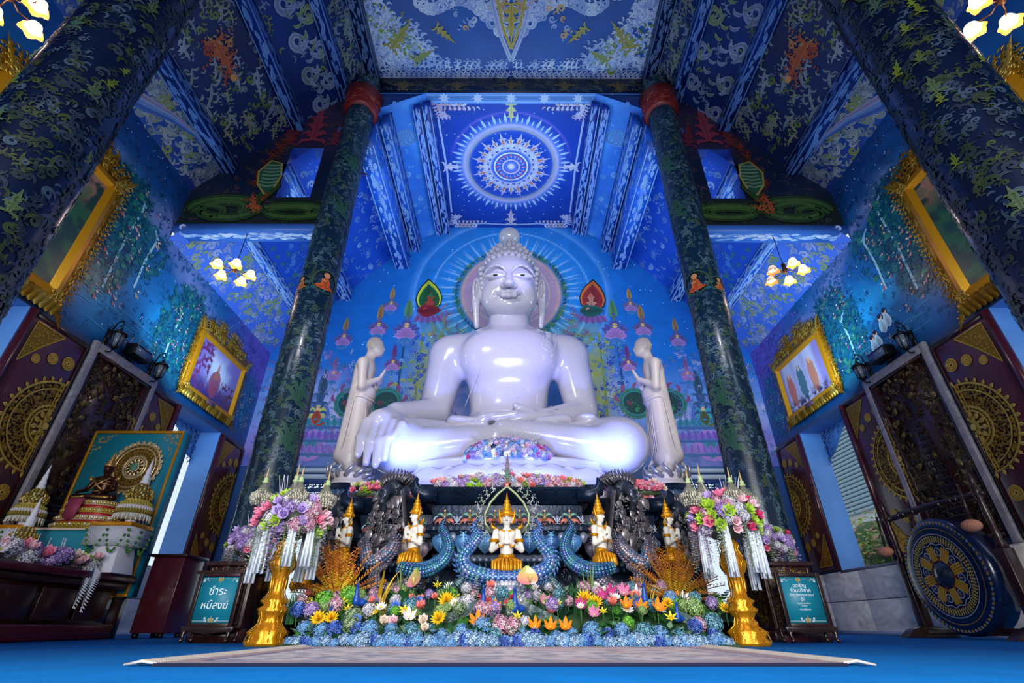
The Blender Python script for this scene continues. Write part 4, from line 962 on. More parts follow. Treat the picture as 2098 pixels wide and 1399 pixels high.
    rb.tube([onb(-.2+.03*i, 3.93+.05*math.sin(i*.3), -.003) for i in range(14)], .012, 6)
    for x0, x1, z0, z1 in ((-.9, -.2, 3.42, 3.3), (-.1, .9, 3.5, 3.55), (-.6, .8, 3.62, 3.66), (-1.1, -.5, 3.28, 3.2)): rb.tube([onb(x0+(x1-x0)*i/8, z0+(z1-z0)*i/8-.04*math.sin(PI*i/8), -.004) for i in range(9)], .016, 6)
    rb.obj('robe_edge', WHITE, t, smooth=True)
    return t
body_b = None
buddha()

# lotus throne under the statue
PB = B()
def lotus_petal(w=.5, h=.5, nu=6, nv=7, bulge=.16):
    V = []; 
    for j in range(nv):
        v = j/(nv-1)
        for i in range(nu+1):
            u = i/nu*2-1; ww = w*(math.sin(PI*min(1, .22+.5*v))**.6)*(1-max(0, v-.62)**2*5.2 if v < .999 else 0)
            ww = max(ww, 0 if v > .99 else .02)
            V.append((u*ww, -bulge*math.sin(PI*v)*(1-.55*u*u)-.05*v, h*v-.03*(abs(u)**2)*(v > .3)))
    n = nu+1; return V, [(j*n+i, j*n+i+1, (j+1)*n+i+1, (j+1)*n+i) for j in range(nv-1) for i in range(nu)]
def lotus():
    t = thing('lotus_throne', 'white lotus-petal throne glowing blue beneath the seated Buddha', 'throne', (CX, 9.0, 1.9))
    b = B(); prof = [(.88, -.05), (.9, 0), (.86, .1), (.8, .25), (.9, .42), (.98, .5), (.97, .54)]
    b.lathe(prof, 64, (0, 0, 0), sx=2.35, sy=1.62); b.obj('base', WHITE, t, smooth=True)
    V, F = lotus_petal(.4, .44, bulge=.18); pm = B().add(V, F).mesh('petal', WHITE, True); V2, F2 = lotus_petal(.26, .38, bulge=.1); pm2 = B().add(V2, F2).mesh('petal', WHITE, True)
    n = 20
    for i in range(n):
        a = 2*PI*i/n; 
        for me, da, r_, z in ((pm, 0, 2.12, .02), (pm2, PI/n, 2.08, .08)):
            A = a+da; x = r_*math.sin(A); y = -r_*.69*math.cos(A)
            o = link('petal', me, t, (x, y, z)); o.rotation_euler = (0, 0, math.atan2(math.sin(A)/1, math.cos(A)*1.45) if True else A)
            o.rotation_euler[2] = math.atan2(x/(2.12**2), -y/(1.46**2)) 
    return t
lotus()

# ================================================================= STANDING DISCIPLES
def disciple():
    t = thing('disciple_statue', 'cream-white standing disciple statue with pressed palms left of the Buddha', 'statue', (-2.62, 8.0, 2.27), 0)
    P = [('e', (.1, 0, 2.4), (.16, .145, .2)), ('e', (.04, 0, 2.46), (.165, .155, .165)), ('e', (.2, 0, 2.31), (.07, .08, .09), {'k': .05}), ('c', (.245, 0, 2.42), (.275, 0, 2.36), .016, .026, {'k': .02}),
         ('c', (.0, 0, 2.25), (-.03, 0, 2.08), .095, .12), ('c', (-.06, 0, 1.92), (-.03, 0, 1.4), .2, .175, (1, 1.2, 1)),
         ('e', (-.06, 0, 2.0), (.17, .34, .15), {'k': .1})]
    for s in (-1, 1):
        P += [('c', (-.04, s*.28, 1.95), (.02, s*.3, 1.5), .1, .085, {'k': .06}), ('c', (.02, s*.3, 1.5), (.27, s*.06, 1.72), .075, .05, {'k': .03}),
              ('c', (.25, s*.03, 1.68), (.37, s*.022, 1.93), .045, .022, {'k': .02}), ('e', (.06, s*.15, 2.4), (.05, .02, .09), {'k': .02}),
              ('c', (-.02, s*.08, 1.4), (-.04, s*.09, .2), .18, .165, {'k': .1}), ('e', (.1, s*.12, .07), (.15, .07, .06), {'k': .03})]
    P += [('c', (-.18, 0, 1.85), (-.26, 0, .35), .09, .12, (1, 1.5, 1), {'k': .1}), ('e', (-.08, 0, .3), (.26, .25, .12), {'k': .12}), ('c', (-.3, .2, .35), (-.5, .26, .2), .05, .02, {'k': .06}), ('c', (.15, .2, .3), (.25, .24, .2), .05, .02, {'k': .06}),
          ('c', (.05, 0, 1.45), (.02, 0, 1.35), .19, .2, (1, 1.15, 1), {'k': .04})]
    sdf_mesh(P, .022, 'body', WHITE2, .05).obj('body', WHITE2, t, smooth=True)
    o = B()
    for z, r in ((1.36, .235), (1.44, .23), (1.3, .24)): o.tube([(r*math.cos(a)-.01, r*1.12*math.sin(a), z+.015*math.sin(3*a)) for a in np.linspace(0, 2*PI, 30)], .012, 6)
    for dy in (-.33, .33): o.tube([(-.05, dy*.75, 1.6), (-.12, dy*.78, 1.2), (-.16, dy*.75, .7), (-.2, dy*.7, .3)], .016, 6)
    for k in range(5): y = -.2+.1*k; o.tube([(.14, y, 1.25), (.17, y*1.1, .8), (.17, y*1.2, .35)], .012, 6)
    o.obj('robe_folds', WHITE2, t, smooth=True)
    B().lathe([(.34, 0), (.36, -.03), (.3, -.08), (.33, -.14), (.38, -.2)], 28).obj('foot_disc', WHITE2, t, smooth=True)
    cs = B()
    for i in range(12): a = i*PI/6; cs.tube([(.3*math.cos(a), .3*math.sin(a), -.05), (.42*math.cos(a+.2), .42*math.sin(a+.2), .0), (.44*math.cos(a+.4), .44*math.sin(a+.4), .1), (.4*math.cos(a+.3), .4*math.sin(a+.3), .15)], [.05, .04, .025, .006], 7)
    cs.obj('flame_crest', mat('silver_white', hx('a9aab6'), .3, metal=.5), t, smooth=True)
    return t
dl = disciple()
dl.scale = (.86, .84, 1)
dr = dup(dl, (2.56, 8.0, 2.27), sx=-1, label='cream-white standing disciple statue with pressed palms right of the Buddha')

# ================================================================= STONE PEDESTAL (stepped, carved)
SILV = ['6e7c94', '8a94ac', '5a6a86', '9a9cb4', '7a86a0']; MAUV = ['8a7a8c', '9c8a98', '6c6078', 'a8989c']; BLUE = ['3a70b0', '4c8ac8', '2c5a98', '6aa0d0']
GAR = ['9c5448', 'b87860', '6a8a6a', 'c0a070', '7c4a60']
def block(t, x0, x1, yf, top=1.62, pal=SILV, seed=1, depth=2.0, curl=(1, 1)):
    cx = (x0+x1)/2; hw = (x1-x0)/2; R = random.Random(seed)
    yb = yf+depth
    def tier(name, z0, z1, out0, out1, m=NAVY):
        b = B(); V = [(x0-out0, yf-out0, z0), (x1+out0, yf-out0, z0), (x1+out0, yb, z0), (x0-out0, yb, z0), (x0-out1, yf-out1, z1), (x1+out1, yf-out1, z1), (x1+out1, yb, z1), (x0-out1, yb, z1)]
        b.add(V, [(0, 3, 2, 1), (4, 5, 6, 7), (0, 1, 5, 4), (1, 2, 6, 5), (2, 3, 7, 6), (3, 0, 4, 7)]); return b.obj(name, m, t, bev=.006)
    tier('plinth', 0, .3, .22, .22); tier('step', .3, .42, .16, .1); tier('step', .42, .5, .12, .12); tier('waist', .5, .72, .02, -.02)
    tier('moulding', .72, .8, .04, .07); tier('waist', .8, .88, -.03, -.03); tier('petal_band', .88, 1.13, -.08, .03); tier('moulding', 1.13, 1.2, .06, .06); tier('frieze', 1.2, 1.44, -.02, .02)
    s = tier('top_slab', 1.44, top, .08, .2)
    o = Orn(Plane((cx, yf, 0), (1, 0, 0), (0, 0, 1), (0, -1, 0)), ridge=.55)
    def row(T, z, n, size, pal_, ang=PI/2, off=.0, alt=False):
        for i in range(n):
            x = -hw+2*hw*(i+.5)/n; o.put(T, x, z, ang, size, 1 if not alt or i % 2 else -1, C_(R.choice(pal_)), lay=off)
    n = max(2, int(round(hw*2/.3)))
    for i in range(n):   # garuda frieze
        x = -hw+2*hw*(i+.5)/n
        for s_ in (-1, 1):
            o.put(T_COMMA, x, 1.25, PI/2-s_*1.1, .2, -s_, C_('a85a4c'), lay=.01); o.put(T_COMMA, x, 1.3, PI/2-s_*.7, .16, -s_, C_('5a8a78'), lay=.012); o.put(T_SPIR, x+s_*.05, 1.22, PI/2-s_*1.3, .06, s_, C_('b0887a'), lay=.012)
            o.put(T_COMMA, x+s_*.13, 1.24, PI/2-s_*.1, .13, s_, C_('7c88a0'), lay=.01)
        o.put(T_PET, x, 1.25, PI/2, .11, 1, C_('a88c58'), lay=.01, sy=.6); o.put(T_DISC, x, 1.37, 0, .012, 1, C_('b89870'), lay=.02); o.put(T_SYM, x, 1.22, -PI/2, .05, 1, C_('b8745c'), lay=.012)
        o.put(T_SYM, x+hw/n, 1.22, PI/2, .07, 1, C_('8a90a8'), lay=.01)
    m = max(2, int(round(hw*2/.27)))
    for i in range(m):   # big leaf-shaped lotus petals
        x = -hw+2*hw*(i+.5)/m; pal_ = BLUE if pal is SILV else MAUV
        o.put(T_PET, x, 1.13, -PI/2, .25, 1, C_(R.choice(pal_)), lay=.0, sy=1.4); o.put(T_BIGSYM, x, 1.12, -PI/2, .09, 1, C_(pal_[-1]), lay=.045)
        o.put(T_PET, x+hw/m, 1.13, -PI/2, .14, 1, C_(R.choice(SILV)), lay=.02)
    for z, h_, T in ((1.16, .05, T_SYM), (.76, .05, T_SYM), (.84, .05, T_DISC)):
        k = int(hw*2/.07)
        for i in range(k): o.put(T, -hw+2*hw*(i+.5)/k, z-.02, PI/2, .03 if T is T_SYM else .02, 1, C_(R.choice(['4a5c78', '3a4c68', '5a6a84'])), lay=.06 if z > 1 else (.07 if z < .8 else -.02))
    for i in range(int(hw*2/.09)): o.put(R.choice([T_FROND, T_FLAME, T_SPIR]), R.uniform(-hw, hw), R.uniform(.53, .7), R.random()*6, .1, R.choice([1, -1]), C_(R.choice(pal)), lay=.02)
    for i in range(int(hw*2/.05)): o.put(R.choice([T_FROND, T_FLAME, T_SYM]), R.uniform(-hw, hw), R.uniform(.06, .3), PI/2+R.uniform(-1, 1), .12, R.choice([1, -1]), C_(R.choice(pal)), lay=.225)
    o.obj('carved_relief', CARVE, t)
    for e in (-1, 1):   # upturned horn at the slab corner
        if not curl[0 if e < 0 else 1]: continue
        xx = cx+e*(hw+.14); p = [(xx-e*.2, yf-.17, 1.53), (xx-e*.05, yf-.19, 1.52), (xx+e*.05, yf-.2, 1.57), (xx+e*.08, yf-.2, 1.66), (xx+e*.05, yf-.2, 1.73)]
        B().tube(p, [.085, .085, .075, .05, .012], 10).obj('corner_horn', NAVY, t, smooth=True)
ped = thing('pedestal', 'tall dark navy stepped stone pedestal carved with silver-blue and copper ornament', 'pedestal', (0, 0, 0))
block(ped, CX-.92, CX+.92, 6.25, pal=SILV, seed=3, depth=3.4)
block(ped, CX-1.96, CX-1.0, 6.85, pal=MAUV, seed=4, depth=3.2, curl=(1, 0)); block(ped, CX+1.0, CX+1.96, 6.85, pal=MAUV, seed=5, depth=3.2, curl=(0, 1))
B().box(CX-1.7, CX+1.7, 6.9, 10.3, 1.6, 1.86).obj('upper_step', NAVY, ped, bev=.02)
for s in (-1, 1):
    p = thing('disciple_plinth', 'round dark carved stone plinth under the %s disciple' % ('left' if s < 0 else 'right'), 'plinth', (s*2.59-.03, 8.0, 0)); p.scale = (.66, .66, 1)
    B().lathe([(.56, 0), (.56, .3), (.48, .4), (.46, 1.0), (.5, 1.2), (.58, 1.3), (.5, 1.4), (.44, 1.6), (.5, 1.75), (.6, 1.85), (.62, 1.95), (.54, 2.0), (.5, 2.08)], 40).obj('drum', NAVY, p, smooth=True)
    o = Orn(Cyl(0, 0, lambda z: .5+.1*(np.asarray(z) > 1.78)), ridge=.5, base=.01); R = random.Random(8)
    for _ in range(260): o.put(R.choice([T_FROND, T_FLAME, T_SPIR]), R.uniform(0, 2.07), R.uniform(.9, 1.75), R.random()*6, .12, 1, C_(R.choice(['5c6a80', '7a8498', '48566e'])))
    for i in range(34): o.put(T_PET, i*.061, 1.96, -PI/2, .13, 1, C_(R.choice(['31506e', '4a6a8c'])), lay=.015)
    o.obj('carved_relief', CARVE, p)

# ================================================================= GUARDIAN HEADS (curled trunk, brass-ringed nose)
def guardian(label, loc, rz, s_=1.):
    t = thing('guardian_head', label, 'carving', loc, rz)
    P = [('e', (0, 0, .0), (.17, .2, .17)), ('e', (0, -.08, .09), (.12, .12, .1)), ('c', (0, -.14, .02), (0, -.27, -.06), .1, .08), ('c', (0, -.27, -.06), (0, -.33, -.2), .08, .055), ('c', (0, -.33, -.2), (0, -.27, -.3), .055, .045), ('c', (0, -.27, -.3), (0, -.18, -.27), .045, .035),
         ('e', (.12, -.12, .06), (.055, .05, .05)), ('e', (-.12, -.12, .06), (.055, .05, .05)), ('c', (0, -.08, -.1), (0, -.2, -.16), .07, .05), ('c', (0, .1, .0), (0, .25, -.3), .17, .2), ('e', (.19, .02, -.02), (.03, .1, .14)), ('e', (-.19, .02, -.02), (.03, .1, .14))]
    sdf_mesh(P, .018, 'head', NAVY, .03).obj('head', mat('gunmetal', hx('3c4450'), .32, metal=.6, bump=.5, bs=40), t, smooth=True)
    a = np.linspace(0, 2*PI, 24); B().tube([(.075*math.cos(q), -.38, -.1+.075*math.sin(q)) for q in a], .012, 8).obj('nose_ring', mat('silver_ring', hx('9aa4b4'), .2, metal=.9), t, smooth=True)
    b = B()
    for i in range(40):
        an = -1.4+2.8*(i % 10)/9; rr = i//10; x = .16*math.sin(an); z = .12+.06*math.cos(an)-.0*rr; y = -.1+.1*rr
        b.tube([(x, y, z), (x*1.5, y+.02, z+.1-abs(x)*.2), (x*1.6, y+.06, z+.17-abs(x)*.3), (x*1.35, y+.05, z+.22-abs(x)*.3)], [.03, .025, .015, .003], 6)
    for sgn in (-1, 1):
        for i in range(22):
            z = -.05-.03*i; y = -.05+.012*i; b.tube([(sgn*.16, y, z), (sgn*.24, y-.06, z-.03), (sgn*.26, y-.14, z-.02), (sgn*.22, y-.18, z+.04)], [.03, .03, .018, .003], 6)
    b.obj('mane', mat('mane_metal', hx('6e6a72'), .32, metal=.6), t, smooth=True)['kind'] = 'stuff'
    o = Orn(Plane((0, .05, -.5), (1, 0, 0), (0, 0, 1), (0, -1, 0)), ridge=.6, base=.12); R = random.Random(2)
    for i in range(70): o.put(R.choice([T_FLAME, T_FROND, T_PET]), R.uniform(-.26, .26), R.uniform(-.3, .42), -PI/2+R.uniform(-.8, .8), R.uniform(.1, .2), R.choice([1, -1]), C_(R.choice(['8a8488', 'a09a9c', '5a5c68', '746c74'])), lay=.1+.002*i)
    o.obj('breast_scales', CARVE, t)
    t.scale = (.82,)*3
    return t
g = guardian('dark grey guardian head with nose ring under the Buddha\'s hanging hand', (-1.52, 6.55, 1.66), -.35)
dup(g, (1.46, 6.55, 1.66), .35, 'dark grey guardian head with nose ring below the right knee of the Buddha')
dup(g, (-2.36, 7.1, 1.5), -.5, 'dark guardian head in front of the left disciple\'s round plinth')
dup(g, (2.3, 7.1, 1.5), .5, 'dark guardian head in front of the right disciple\'s round plinth')

# ================================================================= CROWNED WORSHIPPERS
GILT2 = mat('bright_gilt', hx('e39a17'), .3, metal=.55, bump=.25, bs=90)
def devata(label, loc, rz, s_=1., first=[None]):
    if first[0]: return dup(first[0], loc, rz, label, scale=(s_,)*3)
    t = thing('praying_figure', label, 'statue', loc, rz)
    P = [('e', (0, 0, .36), (.12, .08, .09)), ('c', (0, .0, .33), (0, 0, .12), .1, .075), ('c', (0, 0, .42), (0, -.01, .5), .04, .036), ('e', (0, -.015, .56), (.062, .068, .085)), ('e', (0, -.045, .515), (.03, .03, .03)), ('c', (0, -.08, .57), (0, -.092, .545), .008, .013, {'k': .01})]
    for s in (-1, 1):
        P += [('e', (s*.13, 0, .4), (.045, .045, .045)), ('c', (s*.14, 0, .39), (s*.185, -.02, .2), .04, .034), ('c', (s*.185, -.02, .19), (s*.035, -.14, .27), .034, .022, {'k': .015}), ('c', (s*.014, -.145, .26), (s*.012, -.16, .4), .02, .009, {'k': .008}),
              ('e', (s*.066, .0, .55), (.012, .022, .05), {'k': .01}), ('e', (s*.06, -.06, .38), (.045, .03, .04), {'k': .03})]
        for q in range(3): P.append(('c', (s*.012, -.135+.014*q, .33), (s*.011, -.15+.014*q, .425-.01*abs(q-1)), .009, .006, {'k': .004}))
    sdf_mesh(P, .0075, 'body', IVORY, .02).obj('body', IVORY, t, smooth=True)
    cr = B().lathe([(.07, .575), (.082, .59), (.08, .62), (.088, .635), (.07, .65), (.06, .67), (.066, .685), (.05, .7), (.05, .725), (.056, .735), (.036, .75), (.034, .78), (.04, .787), (.02, .8), (.012, .84), (.004, .88), (.001, .9)], 20, (0, -.005, 0)).obj('crown', GILT2, t, smooth=True)
    b = B()
    for s in (-1, 1): b.tube([(s*.078, -.02, .5), (s*.09, -.01, .58), (s*.1, 0, .66), (s*.085, 0, .7)], [.012, .018, .014, .002], 6)
    for i in range(16): a = 2*PI*i/16; b.ell((.084*math.cos(a), .084*math.sin(a)-.005, .61), .012, 6, 4)
    b.obj('crown_flames', GILT2, cr, smooth=True)
    b = B()
    for i in range(22):
        a = PI*1.0+PI*i/21; b.ell((.105*math.cos(a), .085*math.sin(a)*1.05, .43-.03*abs(math.sin(a))), .017, 6, 4)
    for s in (-1, 1):
        for z, x in ((.31, .16), (.29, .165)): b.tube([(s*x+.046*math.cos(a), -.01+.046*math.sin(a), z) for a in np.linspace(0, 2*PI, 14)], .011, 6)
        b.tube([(s*.07+.03*math.cos(a), -.115+.02*math.sin(a), .245+.03*math.sin(a)) for a in np.linspace(0, 2*PI, 12)], .01, 6)
        b.tube([(s*.14, -.01, .44), (s*.19, 0, .47), (s*.2, 0, .52)], [.03, .02, .003], 6)
    b.obj('jewellery', GILT2, t, smooth=True)
    b = B().lathe([(.085, .15), (.105, .12), (.1, .08), (.15, .03), (.17, -.04), (.13, -.08)], 24, sy=.8, wav=(.05, 9)); sk = b.obj('waist_cloth', GILT2, t, smooth=True)
    b = B()
    for i in range(9): a = -2.6+i*.26; b.tube([(.1*math.cos(a), .08*math.sin(a), .1), (.2*math.cos(a), .17*math.sin(a), .05), (.2*math.cos(a), .19*math.sin(a), -.05), (.16*math.cos(a), .15*math.sin(a), -.12)], [.012, .022, .02, .002], 6)
    b.obj('cloth_folds', GILT2, sk, smooth=True)
    fb = B()
    for s in (-1, 1): fb.tube([(s*.012, -.084, .575), (s*.026, -.082, .572), (s*.042, -.072, .575)], [.002, .004, .002], 6); fb.tube([(s*.01, -.082, .592), (s*.028, -.08, .598), (s*.048, -.066, .59)], [.0015, .003, .0015], 6)
    fb.tube([(-.016, -.082, .527), (0, -.086, .525), (.016, -.082, .527)], [.002, .005, .002], 6); fb.obj('face_lines', mat('face_line', hx('6b3a36'), .5), t, smooth=True)
    t.scale = (s_,)*3; first[0] = t; return t
devata('crowned ivory figure praying under a pointed flame arch at the pedestal centre', (CX, 5.62, .68), 0, .86)
devata('crowned ivory figure turned outward beside the left serpent tail', (-1.09, 5.9, .78), -.85, .82)
devata('crowned ivory figure turned outward beside the right serpent tail', (1.02, 5.9, .78), .85, .82)
devata('crowned ivory figure half hidden by the left golden spray', (-2.04, 6.45, .86), -1.0, .8)
devata('crowned ivory figure half hidden by the right golden spray', (1.98, 6.45, .86), 1.0, .8)
devata('crowned ivory figure behind the hanging tassels of the left flower stand', (-2.55, 6.7, .6), -1.2, .8)
fl_ = thing('flame_arch', 'pointed silver-green flame arch framing the central crowned figure', 'carving', (CX, 5.72, .68))
pts = [(-.17, 0, .36), (-.24, 0, .45), (-.25, 0, .55), (-.19, 0, .68), (-.1, 0, .78), (0, 0, .86)]
B().tube(pts+[(-x, y, z) for x, y, z in pts[::-1][1:]], .016, 8).obj('arch_rim', mat('arch_green', hx('8e9a72'), .35, metal=.3), fl_, smooth=True)
o = Orn(Plane((0, 0, 0), (1, 0, 0), (0, 0, 1), (0, -1, 0)), ridge=.6)
for s in (-1, 1):
    for x, z, a in ((.2, .36, -.3), (.26, .42, .1), (.29, .5, .5), (.29, .58, .8), (.26, .66, .9), (.21, .73, 1.0), (.15, .8, 1.1), (.08, .87, 1.3)):
        o.put(T_FLAME, s*x, z, a if s > 0 else PI-a, .13, s, C_(R.choice(['8a8e90', '9a98a0', '788470']))); o.put(T_SPIR, s*x, z, (a if s > 0 else PI-a)+.4, .07, s, C_('7c8480'))
o.put(T_SYM, 0, .86, PI/2, .07, 1, C_('9a6a5c')); o.put(T_DISC, 0, .88, 0, .02, 1, C_('b85a4c'), lay=.02)
o.obj('flames', CARVE, fl_)
o = Orn(Plane((CX, 6.0, 1.66), (1, 0, 0), (0, 0, 1), (0, -1, 0)), ridge=.6)
o.put(T_BIGSYM, 0, 0, PI/2, .17, 1, C_('8a7a90')); o.put(T_SYM, 0, .02, PI/2, .1, 1, C_('5c8a70'), lay=.03); tag(o.obj('carved_finial', CARVE), 'small leaf-shaped carved finial standing before the pedestal flowers', 'carving')

# ================================================================= SERPENT TAILS (scaled, fringed)
NB = mat('serpent_blue', vcol=True, rough=.3, metal=.45)
def serpent(label, pts, rad, col, n=30, name='serpent_tail', off=1):
    P = asf(pts); tt = np.linspace(0, 1, len(P)); ts = np.linspace(0, 1, n)
    from mathutils import geometry
    # smooth interpolation (Catmull-Rom)
    Q = []
    for t_ in ts:
        u = t_*(len(P)-1); i = min(int(u), len(P)-2); f = u-i; p0, p1, p2, p3 = P[max(i-1, 0)], P[i], P[i+1], P[min(i+2, len(P)-1)]
        Q.append(.5*((2*p1)+(-p0+p2)*f+(2*p0-5*p1+4*p2-p3)*f*f+(-p0+3*p1-3*p2+p3)*f**3))
    Q = np.array(Q); r = np.interp(ts, np.linspace(0, 1, len(rad)), rad); o0 = Q.mean(0); t = thing(name, label, 'carving', tuple(o0)); Q = Q-o0
    B(C_(col[0])).tube(Q, r, 12).obj('body', NB, t, smooth=True)
    b = B(); T = np.gradient(Q, axis=0); T /= np.linalg.norm(T, axis=1)[:, None]; up = np.array([0, -1., 0])
    for i in range(n):
        s_ = np.cross(T[i], up); s_ /= np.linalg.norm(s_)+1e-6
        for a in (-1.0, -.35, .35, 1.0):
            c = Q[i]+r[i]*(math.cos(a)*up+math.sin(a)*s_); nv = Vector(c-Q[i]); b.ell(Q[i]+(c-Q[i])*.97, (r[i]*.36, r[i]*.36, r[i]*.11), 6, 4, c=C_(random.choice(col[1:])), rot=nv.to_track_quat('Z', 'Y').to_euler())
        if r[i] > .012: b.tube([Q[i]+s_*off*r[i]*.85, Q[i]+s_*off*r[i]*1.15-T[i]*r[i]*.2, Q[i]+s_*off*r[i]*1.4-T[i]*r[i]*.7], [r[i]*.25, r[i]*.2, .002], 6, c=C_(col[2]))
    b.obj('scales', NB, t, smooth=True)['kind'] = 'stuff'; return t
cb_ = ('2b4f8c', '6a86c8', '4a78b8', '8a9ad0', '5a9ab0')
serpent('blue-violet scaled serpent tail curling up in a ring around the central figure', [(CX-.3, 5.55, 1.16), (CX-.36, 5.52, 1.05), (CX-.3, 5.5, .98), (CX-.36, 5.48, .88), (CX-.45, 5.46, .76), (CX-.4, 5.43, .64), (CX-.22, 5.4, .58), (CX, 5.38, .565), (CX+.22, 5.4, .58), (CX+.4, 5.43, .64), (CX+.45, 5.46, .76), (CX+.36, 5.48, .88), (CX+.3, 5.5, .98), (CX+.36, 5.52, 1.05), (CX+.3, 5.55, 1.16)], [.008, .03, .05, .06, .075, .08, .075, .06, .075, .08, .075, .06, .05, .03, .008], cb_, 60)
for s in (-1, 1):
    w_ = 'left' if s < 0 else 'right'
    serpent('dark blue scaled serpent tail between the %s and central figures' % w_, [(CX+s*.68, 5.75, 1.22), (CX+s*.72, 5.72, 1.1), (CX+s*.66, 5.7, 1.0), (CX+s*.62, 5.68, .88), (CX+s*.66, 5.66, .76), (CX+s*.78, 5.64, .67), (CX+s*.95, 5.66, .64), (CX+s*1.15, 5.7, .68)], [.006, .03, .045, .055, .065, .07, .07, .05], ('20405c', '3a78a8', '2c6490', '4a8a98', '5a6ab0'), 40, off=-s)
    serpent('small grey-blue serpent tail rising from the flowers %s of centre' % w_, [(CX+s*.5, 5.45, .66), (CX+s*.43, 5.43, .6), (CX+s*.47, 5.42, .52), (CX+s*.54, 5.4, .44), (CX+s*.5, 5.38, .34)], [.005, .025, .04, .045, .05], ('2c4450', '5a7a80', '7a9aa0', '48606c'), 22, off=s)
    serpent('mauve-silver serpent beast rearing on the %s pedestal face' % w_, [(CX+s*1.42, 6.3, 1.12), (CX+s*1.36, 6.25, 1.0), (CX+s*1.42, 6.2, .88), (CX+s*1.58, 6.2, .78), (CX+s*1.66, 6.22, .92), (CX+s*1.72, 6.3, 1.05), (CX+s*1.8, 6.3, .98)], [.02, .06, .075, .08, .06, .04, .01], ('5a5666', '9a8c9c', '7a7288', 'b0a0a8', '5a80a0'), 36, off=s)
    serpent('dark scrolled serpent at the foot of the %s pedestal face' % w_, [(CX+s*.9, 5.75, .7), (CX+s*.98, 5.7, .56), (CX+s*1.15, 5.66, .46), (CX+s*1.35, 5.7, .5), (CX+s*1.4, 5.75, .64), (CX+s*1.3, 5.78, .7)], [.05, .07, .08, .07, .05, .02], ('3a3844', '7c7280', '5c5a68', '8c8490'), 34, off=s)
# the lotus finial half hidden among the flowers
o = Orn(Plane((CX, 5.35, .2), (1, 0, 0), (0, 0, 1), (0, -1, 0)), ridge=.7)
for k in range(5):
    for i in range(-4, 5): o.put(T_PET, i*.03*(1+k*.12), .26-.045*k, PI/2-i*.2, .09, 1, C_(R.choice(['b0a8bc', 'c8c4d8', '8890a8', 'd8dce8'])), lay=.01*(k+1)+.002*abs(i))
tag(o.obj('lotus_carving', mat('pale_relief', vcol=True, rough=.35, metal=.2)), 'pale silver lotus-shaped carving between the two central peacocks', 'carving')

# everything carved on the pedestal belongs to it
for o_ in list(C.objects):
    if o_.parent is None and o_.get('category') == 'carving':
        o_.parent = ped; del o_['category']
# ================================================================= SHUTTERS, CARVED PANELS, PICTURE FRAMES
def mandala(o, cx, cz, R_, half=None, c1='dca838', c2='f0c860'):
    """pierced gilt medallion; half=+1/-1 keeps one side only"""
    ok = lambda a: half is None or math.cos(a)*half > -.02
    def ring(r, n, T, s_, da=0, cc=c1, lay=.006, turn=0):
        for i in range(n):
            a = 2*PI*(i+.5)/n
            if ok(a): o.put(T, cx+r*math.cos(a), cz+r*math.sin(a), a+da, s_, 1 if i % 2 or T is not T_FROND else -1, C_(cc), lay=lay)
    def arc(r, w_):
        st = (-PI/2 if half == 1 else PI/2) if half else 0; sp = PI if half else 2*PI
        o.line([(cx+r*math.cos(st+sp*k/30), cz+r*math.sin(st+sp*k/30)) for k in range(31)], w_, C_(c2), lay=.008)
    n = 34 if R_ > .3 else 14
    st = (-PI/2 if half == 1 else PI/2) if half else 0; sp = PI if half else 2*PI; nn_ = 40 if R_ > .3 else 16
    for k in range(nn_):
        a0 = st+sp*k/nn_; a1 = st+sp*(k+1)/nn_; V_ = np.array([(cx+q*math.cos(a), cz+q*math.sin(a)) for q, a in ((0, a0), (R_*.93, a0), (R_*.93, a1), (0, a1))])
        o.b.add(o.surf(V_[:, 0], V_[:, 1], np.full(4, .0015)), [(0, 1, 2), (0, 2, 3)], cols=np.tile(np.array(C_('9c7220')), (4, 1)))
    R9 = random.Random(1)
    for k in range(int(900*R_*R_) if R_ > .3 else 10):
        a = st+sp*R9.random(); q = R_*math.sqrt(R9.uniform(.16 if R_ > .3 else .1, .8)); o.put(T_DISC, cx+q*math.cos(a), cz+q*math.sin(a), a, R_*.02 if R_ > .3 else R_*.09, 1, C_('2a0c12'), lay=.0028)
    if R_ > .3:
        arc(R_*.9, .012); arc(R_*.76, .01); arc(R_*.42, .014); arc(R_*.34, .01); arc(R_*.12, .02)
        ring(R_*.91, n, T_PET, R_*.11, 0, c2, .007); ring(R_*.8, n, T_COMMA, R_*.12, .4); ring(R_*.8, n, T_HOOK, R_*.1, 1.8)
        for k, rr in enumerate((.44, .51, .58, .65, .71)): ring(R_*rr, int(n*(.6+rr*.5)), (T_FROND, T_SPIR, T_FLAME)[k % 3], R_*.085, (0, 1.2, -.7, 2, .4)[k])
        ring(R_*.37, 30, T_COMMA, R_*.07, .5); ring(R_*.2, 12, T_PET, R_*.14, 0, c2, .012); ring(R_*.14, 10, T_PET, R_*.08, 0, c2, .018); o.put(T_DISC, cx+(half or 0)*R_*.03, cz, 0, R_*.07, 1, C_(c2), lay=.02)
    else:
        arc(R_*.92, .006); arc(R_*.5, .005); ring(R_*.5, n, T_PET, R_*.5, 0, c1); ring(R_*.88, n*2, T_PET, R_*.16, 0, c2); ring(R_*.12, 8, T_PET, R_*.36, 0, c2, .009); ring(R_*.55, n, T_HOOK, R_*.3, .8)
